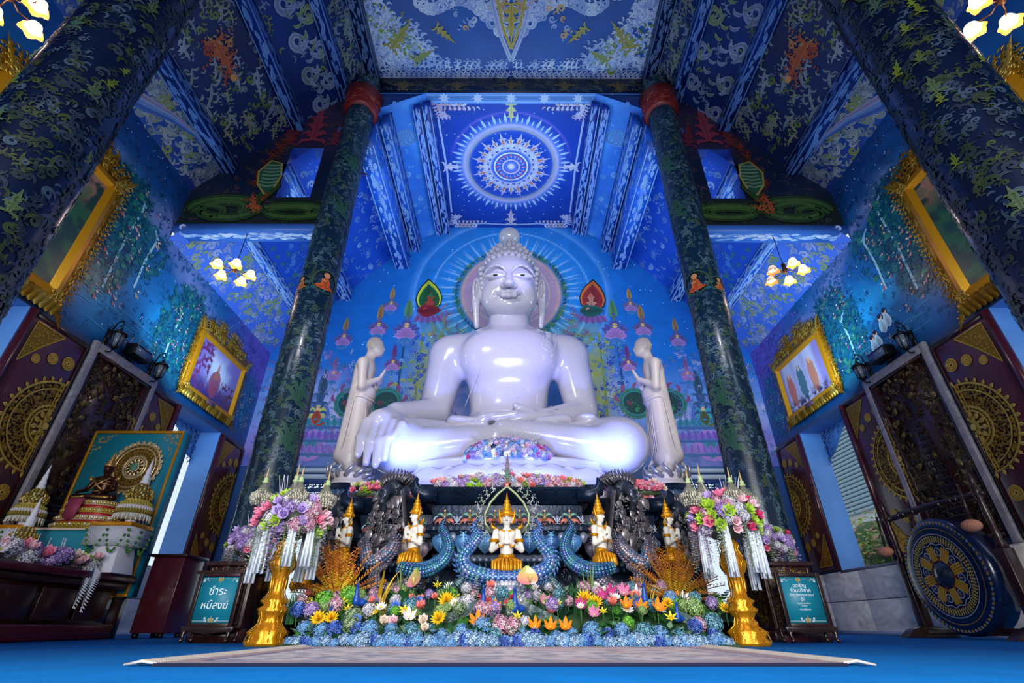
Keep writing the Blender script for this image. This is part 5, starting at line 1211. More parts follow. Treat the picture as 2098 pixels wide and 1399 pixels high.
def make_shutter(label, loc, rz):
    """local frame: width along x (0 = window edge, 1.05 = far edge), height z, face towards -y"""
    t = thing('window_shutter', label, 'shutter', loc, rz, None)
    W_, H_ = 1.05, 2.88
    B().box(.03, W_, 0, .055, 0, H_).obj('panel', MAROON, t, bev=.006)
    B().lathe([(.055, 0), (.055, H_)], 16, (.02, -.0, 0)).obj('hinge_post', MAROON, t, smooth=True)
    f = B(); 
    f.box(.1, W_, -.012, 0, H_-.07, H_).box(.1, W_, -.012, 0, 0, .06).box(W_-.04, W_, -.012, 0, .06, H_-.07); f.obj('panel_rim', DARKW, t)
    P = Plane((0, 0, 0), (1, 0, 0), (0, 0, 1), (0, -1, 0))
    o = Orn(P, ridge=.5, base=.002); mandala(o, W_-.05, 1.5, .72, -1)
    for x in (W_-.13, W_-.08): o.line([(x-.0, .86), (x, 1.5), (x, 2.14)], .01, C_('d8ac40'), lay=.012)
    for k in range(16): o.put(T_PET, W_-.1, .9+.08*k, PI/2+(.5 if k % 2 else -.5), .07, 1, C_('dca838'), lay=.012)
    o.obj('gilt_medallion', GOLDV, t)
    for cx, cz, r in ((.86, 2.45, .105), (.6, 2.4, .085), (.37, 2.28, .065), (.37, .72, .065), (.6, .6, .085), (.86, .54, .105)):
        o = Orn(P, ridge=.5, base=.002); mandala(o, cx, cz, r); o.obj('gilt_rosette', GOLDV, t)
    for cz, sg in ((H_-.12, -1), (.1, 1)):
        o = Orn(P, ridge=.5, base=.002); R = random.Random(3)
        tri = [(.14, cz), (.62, cz), (.14, cz+sg*.62)]
        for a, b_ in ((0, 1), (1, 2), (2, 0)): o.line([tri[a], ((tri[a][0]+tri[b_][0])/2+(.03 if (a, b_) == (1, 2) else 0)*-1, (tri[a][1]+tri[b_][1])/2), tri[b_]], .009, C_('e0b548'), lay=.006)
        o.b.add(o.surf(np.array([p[0] for p in tri]), np.array([p[1] for p in tri]), np.full(3, .0015)), [(0, 1, 2)], cols=np.tile(np.array(C_('9c7220')), (3, 1)))
        for _ in range(90):
            u, v = R.random(), R.random()
            if u+v > .92: continue
            o.put(R.choice([T_FROND, T_SPIR, T_HOOK]), .16+u*.46, cz+sg*(.02+v*.58), R.random()*6, .07, R.choice([1, -1]), C_(R.choice(['dca838', 'd8ac40'])), lay=.003+R.random()*.006)
        o.obj('gilt_corner', GOLDV, t)
    return t
sh0 = None; ZS = 1.13
names = {(1, 0): 'right wall, nearest the camera', (-1, 0): 'left wall, nearest the camera'}
for sg in (-1, 1):
    side = 'left' if sg < 0 else 'right'
    # (window edge y, direction away from window, text)
    for ye, d, txt in ((4.0, -1, 'before the near window'), (5.72, 1, 'beyond the near window'), (9.22, -1, 'before the far window'), (10.95, 1, 'beyond the far window')):
        lab = 'maroon window shutter with gilt half-medallion on the %s wall, %s' % (side, txt)
        # world: local x -> d along Y ; face -y local -> inward (-sg X)
        loc = (sg*(XW-.07), ye, ZS)
        # rotation about z so that local x maps to +-Y; mirror in x when needed to keep the face inward
        rz = -PI/2*sg; need = (1 if math.sin(rz) > 0 else -1)   # local x after rz points to +Y if need>0; local -y points to (+sin, ...)
        m = 1 if need == d else -1
        if sh0 is None: sh0 = make_shutter(lab, loc, rz); sh0.scale = (m, 1, 1)
        else: dup(sh0, loc, rz, lab, scale=(m, 1, 1))
    dup(sh0, (sg*5.45, YB-.07, 1.1), 0, 'maroon shutter with gilt half-medallion in the corner of the back wall, %s side' % side, scale=(sg*1, 1, .86))

def carved_panel(sg):
    side = 'left' if sg < 0 else 'right'
    t = thing('carved_teak_relief', 'tall dark carved teak panel in a marble surround on the %s wall' % side, 'panel', (sg*(XW-.05), 7.62, 1.2), -PI/2*sg)
    W_, H_ = .68, 2.8
    B().box(-W_, W_, 0, .018, 0, H_).obj('board', DARKW, t)
    for n, a in (('marble_strip', (-W_-.11, -W_, -.05, .02, -.1, H_+.15)), ('marble_strip', (W_, W_+.11, -.05, .02, -.1, H_+.15)), ('marble_strip', (-W_, W_, -.05, .02, H_, H_+.15))): B().box(*a).obj(n, MARB_T, t, bev=.006)
    b = B(); b.box(-W_, -W_+.05, -.04, 0, 0, H_).box(W_-.05, W_, -.04, 0, 0, H_).box(-W_, W_, -.04, 0, 0, .05).box(-W_, W_, -.04, 0, H_-.05, H_); b.obj('dark_rim', DARKW, t)
    o = Orn(Plane((0, 0, 0), (1, 0, 0), (0, 0, 1), (0, -1, 0)), ridge=.9, base=.004); R = random.Random(6)
    for _ in range(620):
        x = R.uniform(-.62, .62); z = R.uniform(.1, 2.7)
        inner = abs(x) < .3*(1-max(0, z-1.9)/.7) and z < 2.5
        if inner and R.random() < .8: continue
        o.put(R.choice([T_FROND, T_FLAME, T_PET, T_HOOK]), x, z, PI/2+R.uniform(-1.3, 1.3), R.uniform(.08, .17), R.choice([1, -1]), C_(R.choice(['4a3820', '5c4826', '3a2a18', '6e5a30', '2c2018', '7c6a3c'])))
    o.obj('carved_foliage', CARVE, t)
    o = Orn(Plane((0, 0, 0), (1, 0, 0), (0, 0, 1), (0, -1, 0)), ridge=.9, base=.004)
    for k in range(15):   # tiered pavilion in the middle
        w_ = .29-.014*k*1.2; o.line([(-w_, .25+.11*k), (0, .27+.11*k), (w_, .25+.11*k)], .02, C_('2e1a16'), lay=.01)
        for i in range(5): o.put(T_LEAF, -w_+2*w_*i/4, .26+.11*k, PI/2, .08, 1, C_('3c241c'), lay=.012)
    for s in (-1, 1): o.put(T_BIGSYM, s*.12, 1.95, PI/2, .16, 1, C_('4a3820'), lay=.012)
    o.obj('carved_pavilion', CARVE, t)
    return t
for sg in (-1, 1): carved_panel(sg)

def picture(sg, yc, zc, w_, h_, label, seed, pic, k=1.):
    t = thing('picture_frame', label, 'picture', (sg*(XW-.02), yc, zc), -PI/2*sg)
    P = Plane((0, 0, 0), (1, 0, 0), (0, 0, 1), (0, -1, 0)); iw, ih = w_/2, h_/2
    g = grid_obj('painting', Plane((0, -.05, 0), (1, 0, 0), (0, 0, 1), (0, -1, 0)), -iw, iw, -ih, ih, .02, pic, mat('picture_print', vcol=True, rough=.35), t)
    fw = .2*k; b = B()
    for r0, r1, d0, d1 in ((0, fw*.3, .05, .12), (fw*.3, fw*.6, .12, .1), (fw*.6, fw, .1, .03)):
        for sx, sz in ((1, 0), (-1, 0), (0, 1), (0, -1)):
            if sx: V = [(sx*(iw+r0), -d0, -(ih+r0)), (sx*(iw+r0), -d0, ih+r0), (sx*(iw+r1), -d1, ih+r1), (sx*(iw+r1), -d1, -(ih+r1))]
            else: V = [(-(iw+r0), -d0, sz*(ih+r0)), (iw+r0, -d0, sz*(ih+r0)), (iw+r1, -d1, sz*(ih+r1)), (-(iw+r1), -d1, sz*(ih+r1))]
            b.add(V, [(0, 1, 2, 3)])
    b.box(-iw-fw, iw+fw, -.045, 0, -ih-fw, ih+fw); b.obj('moulding', GOLD, t)
    o = Orn(P, ridge=1.0, base=.03); R = random.Random(seed); gc = ['b87c18', 'd09a2c', 'a06a12', 'dcae48']
    for i in range(int(22*w_/1.6)):   # flame crest along the top and the foot
        x = -iw-fw+(2*iw+2*fw)*(i+.5)/int(22*w_/1.6); pk = 1-abs(x)/(iw+fw)
        o.put(T_FLAME, x, ih+fw*.8, PI/2+R.uniform(-.25, .25), (.26+.3*pk)*k, 1 if x < 0 else -1, C_(R.choice(gc)), lay=.0); o.put(T_SPIR, x, ih+fw*.9, PI/2+R.uniform(-1, 1), .17*k, 1 if i % 2 else -1, C_(R.choice(gc)), lay=.05)
        o.put(T_PET, x, -ih-fw*.5, -PI/2, .2*k, 1, C_(R.choice(gc)), lay=.05); o.put(T_DISC, x, -ih-fw*1.25, 0, .04*k, 1, C_('dcae48'), lay=.04)
        if pk > .3: o.put(T_FROND, x, ih+fw+.1, PI/2+x, .3*k, 1 if x < 0 else -1, C_(R.choice(gc)), lay=.03)
    for i in range(int(15*h_/1.2)):
        z = -ih-fw+(2*ih+2*fw)*(i+.5)/int(15*h_/1.2)
        for s in (-1, 1):
            o.put(T_FLAME, s*(iw+fw*.75), z, (.9 if s > 0 else PI-.9), .26*k, s, C_(R.choice(gc))); o.put(T_FROND, s*(iw+fw*.7), z, (.3 if s > 0 else PI-.3), .17*k, s, C_(R.choice(gc)), lay=.03)
    for sx in (-1, 1):
        for sz in (-1, 1):
            for j in range(4): o.put(T_SPIR, sx*(iw+fw*.45), sz*(ih+fw*.45), j*PI/2, .15*k, 1, C_('dcae48'), lay=.1)
            o.put(T_BIGSYM, sx*(iw+fw*.5), sz*(ih+fw*.5), math.atan2(sz*1.3, sx), .17*k, 1, C_(R.choice(gc)), lay=.06)
    o.obj('gilt_flames', GOLDV, t)
    if k <= 1: B().box(-.16, .16, -.13, -.1, -ih-fw*.85, -ih-fw*.35).obj('name_plate', mat('plate', hx('5a3a50'), .3), t)
    return t
def pic_a(X, Z):
    n = fbm(X*3, Z*3); n2 = fbm(X*14, Z*14); c = np.zeros(X.shape+(3,))+np.array(C_('7a6ab4')); c = mixc(c, C_('d8dcf0'), ss(.55, .0, np.hypot(X*.8, Z-.1)+.3*(n-.5))); c = mixc(c, C_('3a2a6a'), ss(-.1, -.5, Z+.3*(n2-.5)))
    c = mixc(c, C_('8a3a50'), (np.hypot(X*1.2, (Z+.2)*.8) < .22*(1+.3*n2))*.9); c = mixc(c, C_('b06050'), (np.abs(X)*4 < (.35-Z)) * (Z > -.1) * .8); c = mixc(c, C_('6a2a5a'), (np.abs(X+.55) < .25)*ss(.45, .6, n2)); return mixc(c, C_('5a2a48'), (np.abs(X-.55) < .3)*ss(.45, .6, n2)*(Z < 0))
def pic_b(X, Z):
    n = fbm(X*3+9, Z*3); n2 = fbm(X*14+5, Z*14); c = np.zeros(X.shape+(3,))+np.array(C_('8a78b0'))
    for x0, cc in ((-.55, 'c06a5a'), (-.1, '4a6a7a'), (.35, 'c07860')): c = mixc(c, C_('c8c4dc'), ss(.3, .1, np.abs(X-x0))*.7); c = mixc(c, C_(cc), (np.hypot((X-x0)*3.2, Z+.1) < .42*(.8+.5*n2))*1.); c = mixc(c, C_('e0b090'), (np.hypot((X-x0)*2.5, Z-.28) < .09)*1.)
    return mixc(c, C_('3a2a48'), ss(-.25, -.5, Z)*ss(.35, .6, n2))
def pic_c(X, Z):
    n2 = fbm(X*6, Z*6); c = np.zeros(X.shape+(3,))+np.array(C_('1c3a38')); c = mixc(c, C_('b07060'), ss(.3, .9, Z)*ss(.35, .6, n2)); return mixc(c, C_('2c5a3c'), ss(.5, .65, n2)*.7)
for sg in (-1, 1):
    s_ = 'left' if sg < 0 else 'right'
    picture(sg, 10.05, 5.08, 1.68, 1.12, 'gilt flame-crested picture frame above the far window of the %s wall' % s_, 3, pic_a if sg < 0 else pic_b)
    picture(sg, 4.85, 5.45, 1.75, 2.0, 'tall gilt frame above the near window of the %s wall, cut by the navy column' % s_, 4, pic_c, 1.35)

# wall lanterns and floodlights above the carved panels
def lantern(label, loc, sg):
    t = thing('wall_lantern', label, 'lantern', loc, -PI/2*sg)
    b = B()
    for i in range(6):
        a = i*PI/3; b.tube([(.1*math.cos(a), -.2+.1*math.sin(a), .1), (.07*math.cos(a), -.2+.07*math.sin(a), -.12)], .007, 6)
    b.lathe([(.115, .1), (.12, .115), (.07, .16), (.03, .19), (.012, .24), (.001, .26)], 12, (0, -.2, 0)); b.lathe([(.07, -.12), (.075, -.13), (.03, -.17), (.002, -.19)], 12, (0, -.2, 0)); b.obj('cage', BLACK, t)
    B().lathe([(.085, .095), (.06, -.115)], 12, (0, -.2, 0)).obj('glass', mat('lantern_glass', hx('6a7484'), .15), t)
    b = B(); b.tube([(0, -.02, -.1), (0, -.1, -.22), (0, -.17, -.22), (0, -.2, -.18)], .014, 8); b.tube([(0, -.02, .1), (.0, -.08, .34), (0, -.17, .38), (0, -.2, .3), (0, -.15, .26)], .012, 8); b.box(-.04, .04, -.03, 0, -.18, .2); b.obj('bracket', BLACK, t)
    return t
for sg in (-1, 1):
    s_ = 'left' if sg < 0 else 'right'
    for y, w_ in ((7.05, 'near'), (8.2, 'far')): lantern('black glass wall lantern at the %s corner of the %s carved panel' % (w_, s_), (sg*(XW-.005), y, 4.28), sg)
    t = thing('floodlight', 'black box floodlight between the two lanterns on the %s wall' % s_, 'lamp', (sg*(XW-.16), 7.62, 4.33), -PI/2*sg)
    B().box(-.22, .22, -.1, .1, -.1, .1).obj('housing', BLACK, t, bev=.012); B().box(-.19, .19, -.105, -.1, -.08, .06).obj('glass', mat('flood_glass', hx('50607c'), .1), t); B().box(-.03, .03, .08, .16, -.15, .05).obj('bracket', BLACK, t)

# ================================================================= CHANDELIERS
def chandelier(label, loc, seed=0, amber=(), drop=1.0):
    t = thing('chandelier', label, 'chandelier', loc)
    b = B(); b.lathe([(.06, drop), (.055, drop-.03), (.015, drop-.06)], 14); b.tube([(0, 0, drop-.05), (0, 0, .12)], .008, 6); b.obj('chain_rod', BLACK, t)
    b = B(); b.lathe([(.001, -.12), (.03, -.09), (.05, -.03), (.03, .03), (.045, .08), (.02, .13)], 14); b.obj('hub', mat('antique_brass', hx('5a4030'), .35, metal=.8), t, smooth=True)
    for i in range(5):
        a = 2*PI*i/5+seed; c, s = math.cos(a), math.sin(a)
        arm = B().tube([(0, 0, -.02), (c*.12, s*.12, -.1), (c*.24, s*.24, -.06), (c*.3, s*.3, .04), (c*.3, s*.3, -.0)], .009, 8).obj('arm', MATS['antique_brass'], t, smooth=True)
        sh = B(); n = 20; V = []
        pr_ = [(.03, 0), (.06, -.03), (.075, -.08), (.085, -.12), (.115, -.15)]
        for j, (r, z) in enumerate(pr_):
            for q in range(n): aa = 2*PI*q/n; rr = r*(1+.1*(j/4)*math.cos(5*aa)); V.append((c*.3+rr*math.cos(aa), s*.3+rr*math.sin(aa), z-.0-.012*(j == 4)*math.cos(5*aa)))
        sh.add(V, [(j*n+i2, j*n+(i2+1) % n, (j+1)*n+(i2+1) % n, (j+1)*n+i2) for j in range(4) for i2 in range(n)]); sh.K = [np.array([C_('fff2dc') if v < 3*n else C_('ff9a3c') for v in range(5*n)])*(.55 if i in amber else 1)]; sh.obj('lamp_shade', AMBER if i in amber else GLASS, t, smooth=True)
        B().ell((c*.3, s*.3, -.07), (.03, .03, .045), 10, 6).obj('bulb', GLASS, t, smooth=True)
    p = bpy.data.lights.new('chandelier_bulb', 'POINT'); p.energy = 14; p.color = (1, .8, .6); p.shadow_soft_size = .2; q = link('chandelier_bulb', p, t, (0, 0, -.25))
    return t
chandelier('five-shade chandelier with white lit glass hanging from the left aisle beam', (-5.33, 7.42, 6.12), .3)
chandelier('five-shade chandelier with two amber shades hanging from the right aisle beam', (5.3, 7.42, 6.12), .9, (1, 2))
chandelier('chandelier cut by the top left corner of the picture', (-5.55, 2.75, 6.2), .2, (), 3.2); chandelier('chandelier cut by the top right corner of the picture', (5.45, 2.75, 6.2), .7, (), 3.2)

# ================================================================= RUG
RUG = mat('rug_pile', vcol=True, rough=.95, spec=.1)
def rugp(X, Y):
    n = fbm(X*14, Y*14+3); n2 = fbm(X*3, Y*3); c = np.zeros(X.shape+(3,))+np.array(C_('e4d6d4')); c = mixc(c, C_('8a94ac'), ss(.54, .62, n)*.7); c = mixc(c, C_('d0a098'), ss(.5, .62, n2)*.4)
    e = np.minimum(np.minimum(X+1.5, 1.42-X), np.minimum(Y-2.46, 4.3-Y)); c = mixc(c, C_('b89aa0'), (e < .12)*.8); c = mixc(c, C_('54648c'), ((e > .12) & (e < .15))*.8)
    med = np.sin(X*9)*np.sin(Y*9); return mixc(c, C_('a0a8bc'), ss(.6, .8, np.abs(med))*.5)
t = thing('rug', 'pale patterned woven rug with tasselled ends lying before the flowers', 'rug', (0, 0, 0))
B(C_('151c3c')).box(-1.5, 1.42, 2.45, 4.3, 0, .012).obj('backing', mat('rug_backing', hx('151c3c'), .9), t)
grid_obj('pile', Plane((0, 0, .013), (1, 0, 0), (0, 1, 0), (0, 0, 1)), -1.5, 1.42, 2.46, 4.29, .02, rugp, RUG, t)
b = B(C_('cfc4b8')); R = random.Random(1)
for s in (-1, 1):
    for i in range(150):
        y = 2.46+1.83*i/150; x = -1.5 if s < 0 else 1.42; b.tube([(x-s*.01, y, .012), (x+s*.05, y+R.uniform(-.01, .01), .02), (x+s*R.uniform(.1, .14), y+R.uniform(-.02, .02), .006)], [.006, .007, .004], 5)
f_ = b.obj('fringe', mat('fringe', hx('cfc4b8'), .9), t); f_['kind'] = 'stuff'

# ================================================================= GONG
t = thing('gong', 'big navy and gold painted gong in its dark teak stand by the right wall', 'gong', (5.75, 7.12, 0), -PI/2)
# local: disc faces -y?  after rz=-90deg local -y -> -X (towards the room); local x -> -Y
GB = mat('gong_paint', vcol=True, rough=.22, coat=.5)
def gd(X, Z):
    r = np.hypot(X, Z); c = np.zeros(X.shape+(3,))+np.array(C_('0c1c44')); n = fbm(X*6, Z*6); c = mixc(c, C_('14386a'), ss(.4, .7, n)*.7); c = mixc(c, C_('06101f'), (r < .42)*.5); return c
b = B(C_('0d1c40')); b.lathe([(.001, .0), (.1, 0), (.46, .0), (.6, .01), (.68, .03), (.705, .07), (.7, .3), (.66, .32)], 72, cap=False)
b.V[0] = b.V[0][:, [0, 2, 1]]*[1, 1, 1]; b.V[0][:, 2] += .73; b.obj('disc', GB, t, smooth=True)
b = B(C_('182436')); b.lathe([(.001, -.075), (.05, -.07), (.11, -.045), (.14, -.01), (.15, 0)], 40, cap=False); b.V[0] = b.V[0][:, [0, 2, 1]]; b.V[0][:, 2] += .73; b.obj('boss', GB, t, smooth=True)
o = Orn(Plane((0, 0, .73), (1, 0, 0), (0, 0, 1), (0, -1, 0)), ridge=.02, base=.002); gy = 'c8981c'
for i in range(8):
    a = 2*PI*i/8+.2; c, s = math.cos(a), math.sin(a)
    for k in (-.045, -.015, .015, .045): o.line([(c*.17-s*k, s*.17+c*k), (c*.26-s*k, s*.26+c*k), (c*.35-s*k*1.1, s*.35+c*k*1.1)], .012, C_(gy), lay=.003)
    a += PI/8; c, s = math.cos(a), math.sin(a); o.put(T_DISC, c*.28, s*.28, a, .055, 1, C_('a8b4c8'), lay=.003); o.put(T_DISC, c*.28, s*.28, a, .045, 1, C_('0c1c4c'), lay=.004); o.put(T_SYM, c*.26, s*.26, a, .03, 1, C_('c8b060'), lay=.006)
    o.put(T_SYM, c*.15, s*.15, a, .05, 1, C_('8a3a30'), lay=.003)
for k in range(72):
    a = 2*PI*k/72
    for rr, w_ in ((.405, .012), (.435, .014), (.468, .014)): o.put(T_DISC, rr*math.cos(a), rr*math.sin(a), a, w_*.8, 1, C_('b8a04c'), lay=.003)
    o.put(T_PET, .64*math.cos(a), .64*math.sin(a), a+1.2, .05, 1, C_('a8882c' if k % 2 else '8a96a8'), lay=-.0+.03*0-.02)
def circ(r, w_, cc, lay=.003, wob=0): o.line([((r+wob*math.cos(16*q))*math.cos(q), (r+wob*math.cos(16*q))*math.sin(q)) for q in np.linspace(0, 2*PI, 97)], w_, C_(cc), lay=lay)
circ(.375, .005, 'b8bcc8', wob=.012); circ(.42, .003, 'b8a04c'); circ(.452, .003, 'b8a04c'); circ(.5, .006, '9aa4b8'); circ(.575, .003, 'c8981c', lay=-.004)
o.obj('painted_wheel', LINE, t)
for s in (-1, 1):
    p = B(); x = s*.86 ; p.box(x-.065, x+.065, .08, .22, .06, .95); p.box(x-.05, x+.05, .1, .2, .95, 1.0)
    pp = p.obj('post', DARKW, t, bev=.012)
    B().lathe([(.05, .95), (.06, 1.0), (.035, 1.05), (.05, 1.1), (.032, 1.16), (.045, 1.35), (.03, 1.5), (.05, 1.56), (.055, 1.66), (.03, 1.7), (.04, 1.74), (.03, 1.8), (.005, 1.9)], 16, (x, .15, 0)).obj('turned_spindle', DARKW, pp, smooth=True)
    B().poly([(x-.08, -.25, .0), (x-.08, .55, .0), (x-.08, .4, .1), (x-.08, .25, .14), (x-.08, .05, .14), (x-.08, -.1, .1)], (.16, 0, 0)).obj('foot', DARKW, t, bev=.01)
b = B().tube([(-.95, .15, 1.58), (-.7, .15, 1.58), (-.4, .15, 1.6), (0, .15, 1.6), (.4, .15, 1.6), (.7, .15, 1.58), (.95, .15, 1.58)], [.03, .045, .035, .05, .035, .045, .03], 12)
for k in (-.55, -.45, -.25, .25, .45, .55): b.lathe([(.001, -.02), (.055, 0), (.001, .02)], 12, (0, 0, 0)) if False else b.ell((k, .15, 1.59), (.02, .055, .055), 12, 6)
b.obj('crossbar', DARKW, t, smooth=True)
B().box(-.86, .86, .1, .2, .04, .12).obj('stretcher', DARKW, t, bev=.008)
b = B()
for s in (-.35, .35): b.tube([(s, .12, 1.57), (s, .1, 1.36)], .008, 6)
b.obj('cord', BLACK, t)
def mallet(label, x, y, z, hz):
    q = thing('gong_mallet', label, 'mallet', (5.75, 7.12, 0), -PI/2)
    b = B(C_('c8866c')); b.ell((x, y, z), (.13, .09, .075), 16, 10); o_ = b.obj('furry_head', mat('mallet_felt', hx('c8866c'), .95, bump=.8, bs=60), q, smooth=True)
    B().tube([(x+.02, y, z), (x+.04, y+.02, z+.5)], .016, 8).obj('handle', DARKW, q, smooth=True)
mallet('peach felt mallet hung at the gong stand\'s near post', .76, -.02, 1.22, 0); mallet('peach felt mallet hung at the gong stand\'s far post', -.9, -.02, 1.12, 0)
# ================================================================= FLOWER KIT (shared meshes)
def petal3(L_=1., W_=.5, cup=.3, tip=0, nu=3, nv=4):
    """petal growing along +y, curling up in z; returns V,F"""
    V = []
    for j in range(nv):
        v = j/(nv-1)
        for i in range(nu):
            u = i/(nu-1)*2-1; ww = W_*math.sin(PI*(.12+.86*v)**(.8+tip))**.8
            V.append((u*ww*.5, L_*v, cup*v*v*L_+.18*cup*abs(u)*W_))
    return np.array(V), np.array([(j*nu+i, j*nu+i+1, (j+1)*nu+i+1, (j+1)*nu+i) for j in range(nv-1) for i in range(nu-1)])
def bloom(layers, cen=None, jit=.12, seed=0):
    """layers: (count, length, width, cup, tilt, z, colour, tip)"""
    b = B(); R = random.Random(seed)
    for n, L_, W_, cup, tilt, z, col, tip in layers:
        V, F = petal3(L_, W_, cup, tip)
        for i in range(n):
            a = 2*PI*(i+R.uniform(-.15, .15))/n+z*40; ct, st = math.cos(tilt), math.sin(tilt)
            U = np.stack([V[:, 0], V[:, 1]*ct-V[:, 2]*st, V[:, 1]*st+V[:, 2]*ct], 1); c, s = math.cos(a), math.sin(a)
            U = np.stack([U[:, 0]*c-U[:, 1]*s, U[:, 0]*s+U[:, 1]*c, U[:, 2]+z], 1)
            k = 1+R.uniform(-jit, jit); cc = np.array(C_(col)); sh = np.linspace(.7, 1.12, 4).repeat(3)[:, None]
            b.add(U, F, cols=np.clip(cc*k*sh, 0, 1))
    if cen: b.ell((0, 0, cen[1]), (cen[2], cen[2], cen[2]*.6), 8, 5, c=C_(cen[0]))
    return b
def rose(c1, c2, seed=0): return bloom([(6, 1, .95, .55, .35, 0, c1, 0), (5, .8, .85, .8, .75, .05, c1, 0), (5, .6, .7, .9, 1.0, .12, c2, 0), (3, .45, .5, .6, 1.3, .18, c2, 0)], None, .1, seed)
def lily(c1, c2, seed=0): return bloom([(6, 1.25, .5, .35, .55, 0, c1, .35)], (c2, .25, .13), .12, seed)
def daisy(c1, c2, n=12, seed=0): return bloom([(n, 1, .36, .15, .2, 0, c1, 0)], (c2, .08, .25), .1, seed)
def mum(c1, c2, seed=0): return bloom([(14, 1, .3, .3, .15, 0, c1, 0), (12, .85, .3, .5, .55, .06, c1, 0), (10, .65, .28, .6, .95, .12, c2, 0), (6, .45, .25, .6, 1.25, .18, c2, 0)], None, .15, seed)
def succ(c1, c2, seed=0): return bloom([(8, 1, .55, .35, .3, 0, c1, .3), (7, .8, .5, .45, .6, .08, c1, .3), (6, .55, .42, .5, .95, .14, c2, .3)], (c2, .2, .15), .1, seed)
def hydra(cols, n=44, seed=0, r=1.):
    b = B(); R = random.Random(seed)
    for i in range(n):
        z = 1-1.45*(i+.5)/n; a = i*2.39996; q = math.sqrt(max(0, 1-z*z)); p = Vector((q*math.cos(a), q*math.sin(a), z))*r*R.uniform(.88, 1.05)
        M = p.to_track_quat('Z', 'Y').to_matrix(); cc = np.array(C_(R.choice(cols)))*R.uniform(.8, 1.15); s = r*.17*R.uniform(.9, 1.2); ro = R.random()*PI
        for k in range(4):
            t = ro+k*PI/2; V = [(0, 0, 0), (s*math.cos(t-.55), s*math.sin(t-.55), .25*s), (s*1.5*math.cos(t), s*1.5*math.sin(t), .1*s), (s*math.cos(t+.55), s*math.sin(t+.55), .25*s)]
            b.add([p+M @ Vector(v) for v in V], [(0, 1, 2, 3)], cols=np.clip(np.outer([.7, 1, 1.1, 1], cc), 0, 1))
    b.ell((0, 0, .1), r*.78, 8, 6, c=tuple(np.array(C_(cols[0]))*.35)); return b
def leafy(cols, n=9, L_=1., W_=.3, seed=0, up=.9, tip=.2):
    b = B(); R = random.Random(seed)
    for i in range(n):
        V, F = petal3(L_*R.uniform(.7, 1.1), W_, R.uniform(-.5, -.1), tip, 3, 5); a = R.random()*2*PI; t = up*R.uniform(.6, 1.25); c, s = math.cos(a), math.sin(a)
        U = np.stack([V[:, 0], V[:, 1]*math.cos(t)-V[:, 2]*math.sin(t), V[:, 1]*math.sin(t)+V[:, 2]*math.cos(t)], 1); U = np.stack([U[:, 0]*c-U[:, 1]*s, U[:, 0]*s+U[:, 1]*c, U[:, 2]], 1)
        b.add(U, F, cols=np.tile(np.clip(np.array(C_(R.choice(cols)))*R.uniform(.7, 1.2), 0, 1), (len(V), 1)))
    return b
def fern(cols, n=7, L_=1., seed=0):
    b = B(); R = random.Random(seed)
    for i in range(n):
        a = R.random()*2*PI; c, s = math.cos(a), math.sin(a); L2 = L_*R.uniform(.7, 1.1); P = []
        for k in range(9): u = k/8; P.append(Vector((c*L2*.6*u**1.2, s*L2*.6*u**1.2, L2*(u-.45*u*u))))
        col = np.clip(np.array(C_(R.choice(cols)))*R.uniform(.75, 1.2), 0, 1)
        for k in range(1, 9):
            w_ = L2*.17*math.sin(PI*(.15+.8*k/8)); d = (P[k]-P[k-1]).normalized(); sd = d.cross(Vector((0, 0, 1))); sd = sd.normalized() if sd.length > .01 else Vector((1, 0, 0))
            for e in (-1, 1): b.add([P[k], P[k]+d*w_*.12, P[k]+sd*e*w_+d*w_*.35, P[k]+sd*e*w_*.4-d*w_*.1], [(0, 1, 2, 3)], cols=np.tile(col, (4, 1)))
    return b
def blades(cols, n=16, L_=1., w_=.035, seed=0, spread=.35):
    b = B(); R = random.Random(seed)
    for i in range(n):
        a = R.random()*2*PI; sp = spread*R.uniform(.2, 1.2); L2 = L_*R.uniform(.6, 1.1); x0 = R.uniform(-.1, .1); y0 = R.uniform(-.1, .1); V = []
        for k in range(5):
            u = k/4; ww = w_*(1-u)**.6; x = x0+math.cos(a)*sp*L2*u*u; y = y0+math.sin(a)*sp*L2*u*u; z = L2*(u-.15*sp*u*u)
            V += [(x-ww*math.sin(a+.6), y+ww*math.cos(a+.6), z), (x+ww*math.sin(a+.6), y-ww*math.cos(a+.6), z)]
        b.add(V, [(2*k, 2*k+1, 2*k+3, 2*k+2) for k in range(4)], cols=np.tile(np.clip(np.array(C_(R.choice(cols)))*R.uniform(.7, 1.2), 0, 1), (10, 1)))
    return b
def spike(cols, n=26, L_=1., seed=0, r=.12, down=False):
    b = B(); R = random.Random(seed)
    for i in range(n):
        u = i/n; a = i*2.4; rr = r*(1-.55*u); z = L_*u*(-1 if down else 1); s = r*.55*(1.15-.6*u); cc = np.clip(np.array(C_(R.choice(cols)))*R.uniform(.8, 1.15), 0, 1)
        p = Vector((rr*math.cos(a), rr*math.sin(a), z))
        for k in range(3):
            t = a+k*2.1; b.add([p, p+Vector((s*math.cos(t), s*math.sin(t), s*.3)), p+Vector((s*1.2*math.cos(t+.6), s*1.2*math.sin(t+.6), 0)), p+Vector((s*math.cos(t+1.2), s*math.sin(t+1.2), -s*.2))], [(0, 1, 2, 3)], cols=np.tile(cc, (4, 1)))
    b.tube([(0, 0, 0), (0, 0, L_*(-1 if down else 1)*.95)], .01, 4, c=C_('5a7a3a')); return b
MS = {}
def fm(key, fn): 
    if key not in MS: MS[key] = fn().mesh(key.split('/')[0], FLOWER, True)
    return MS[key]
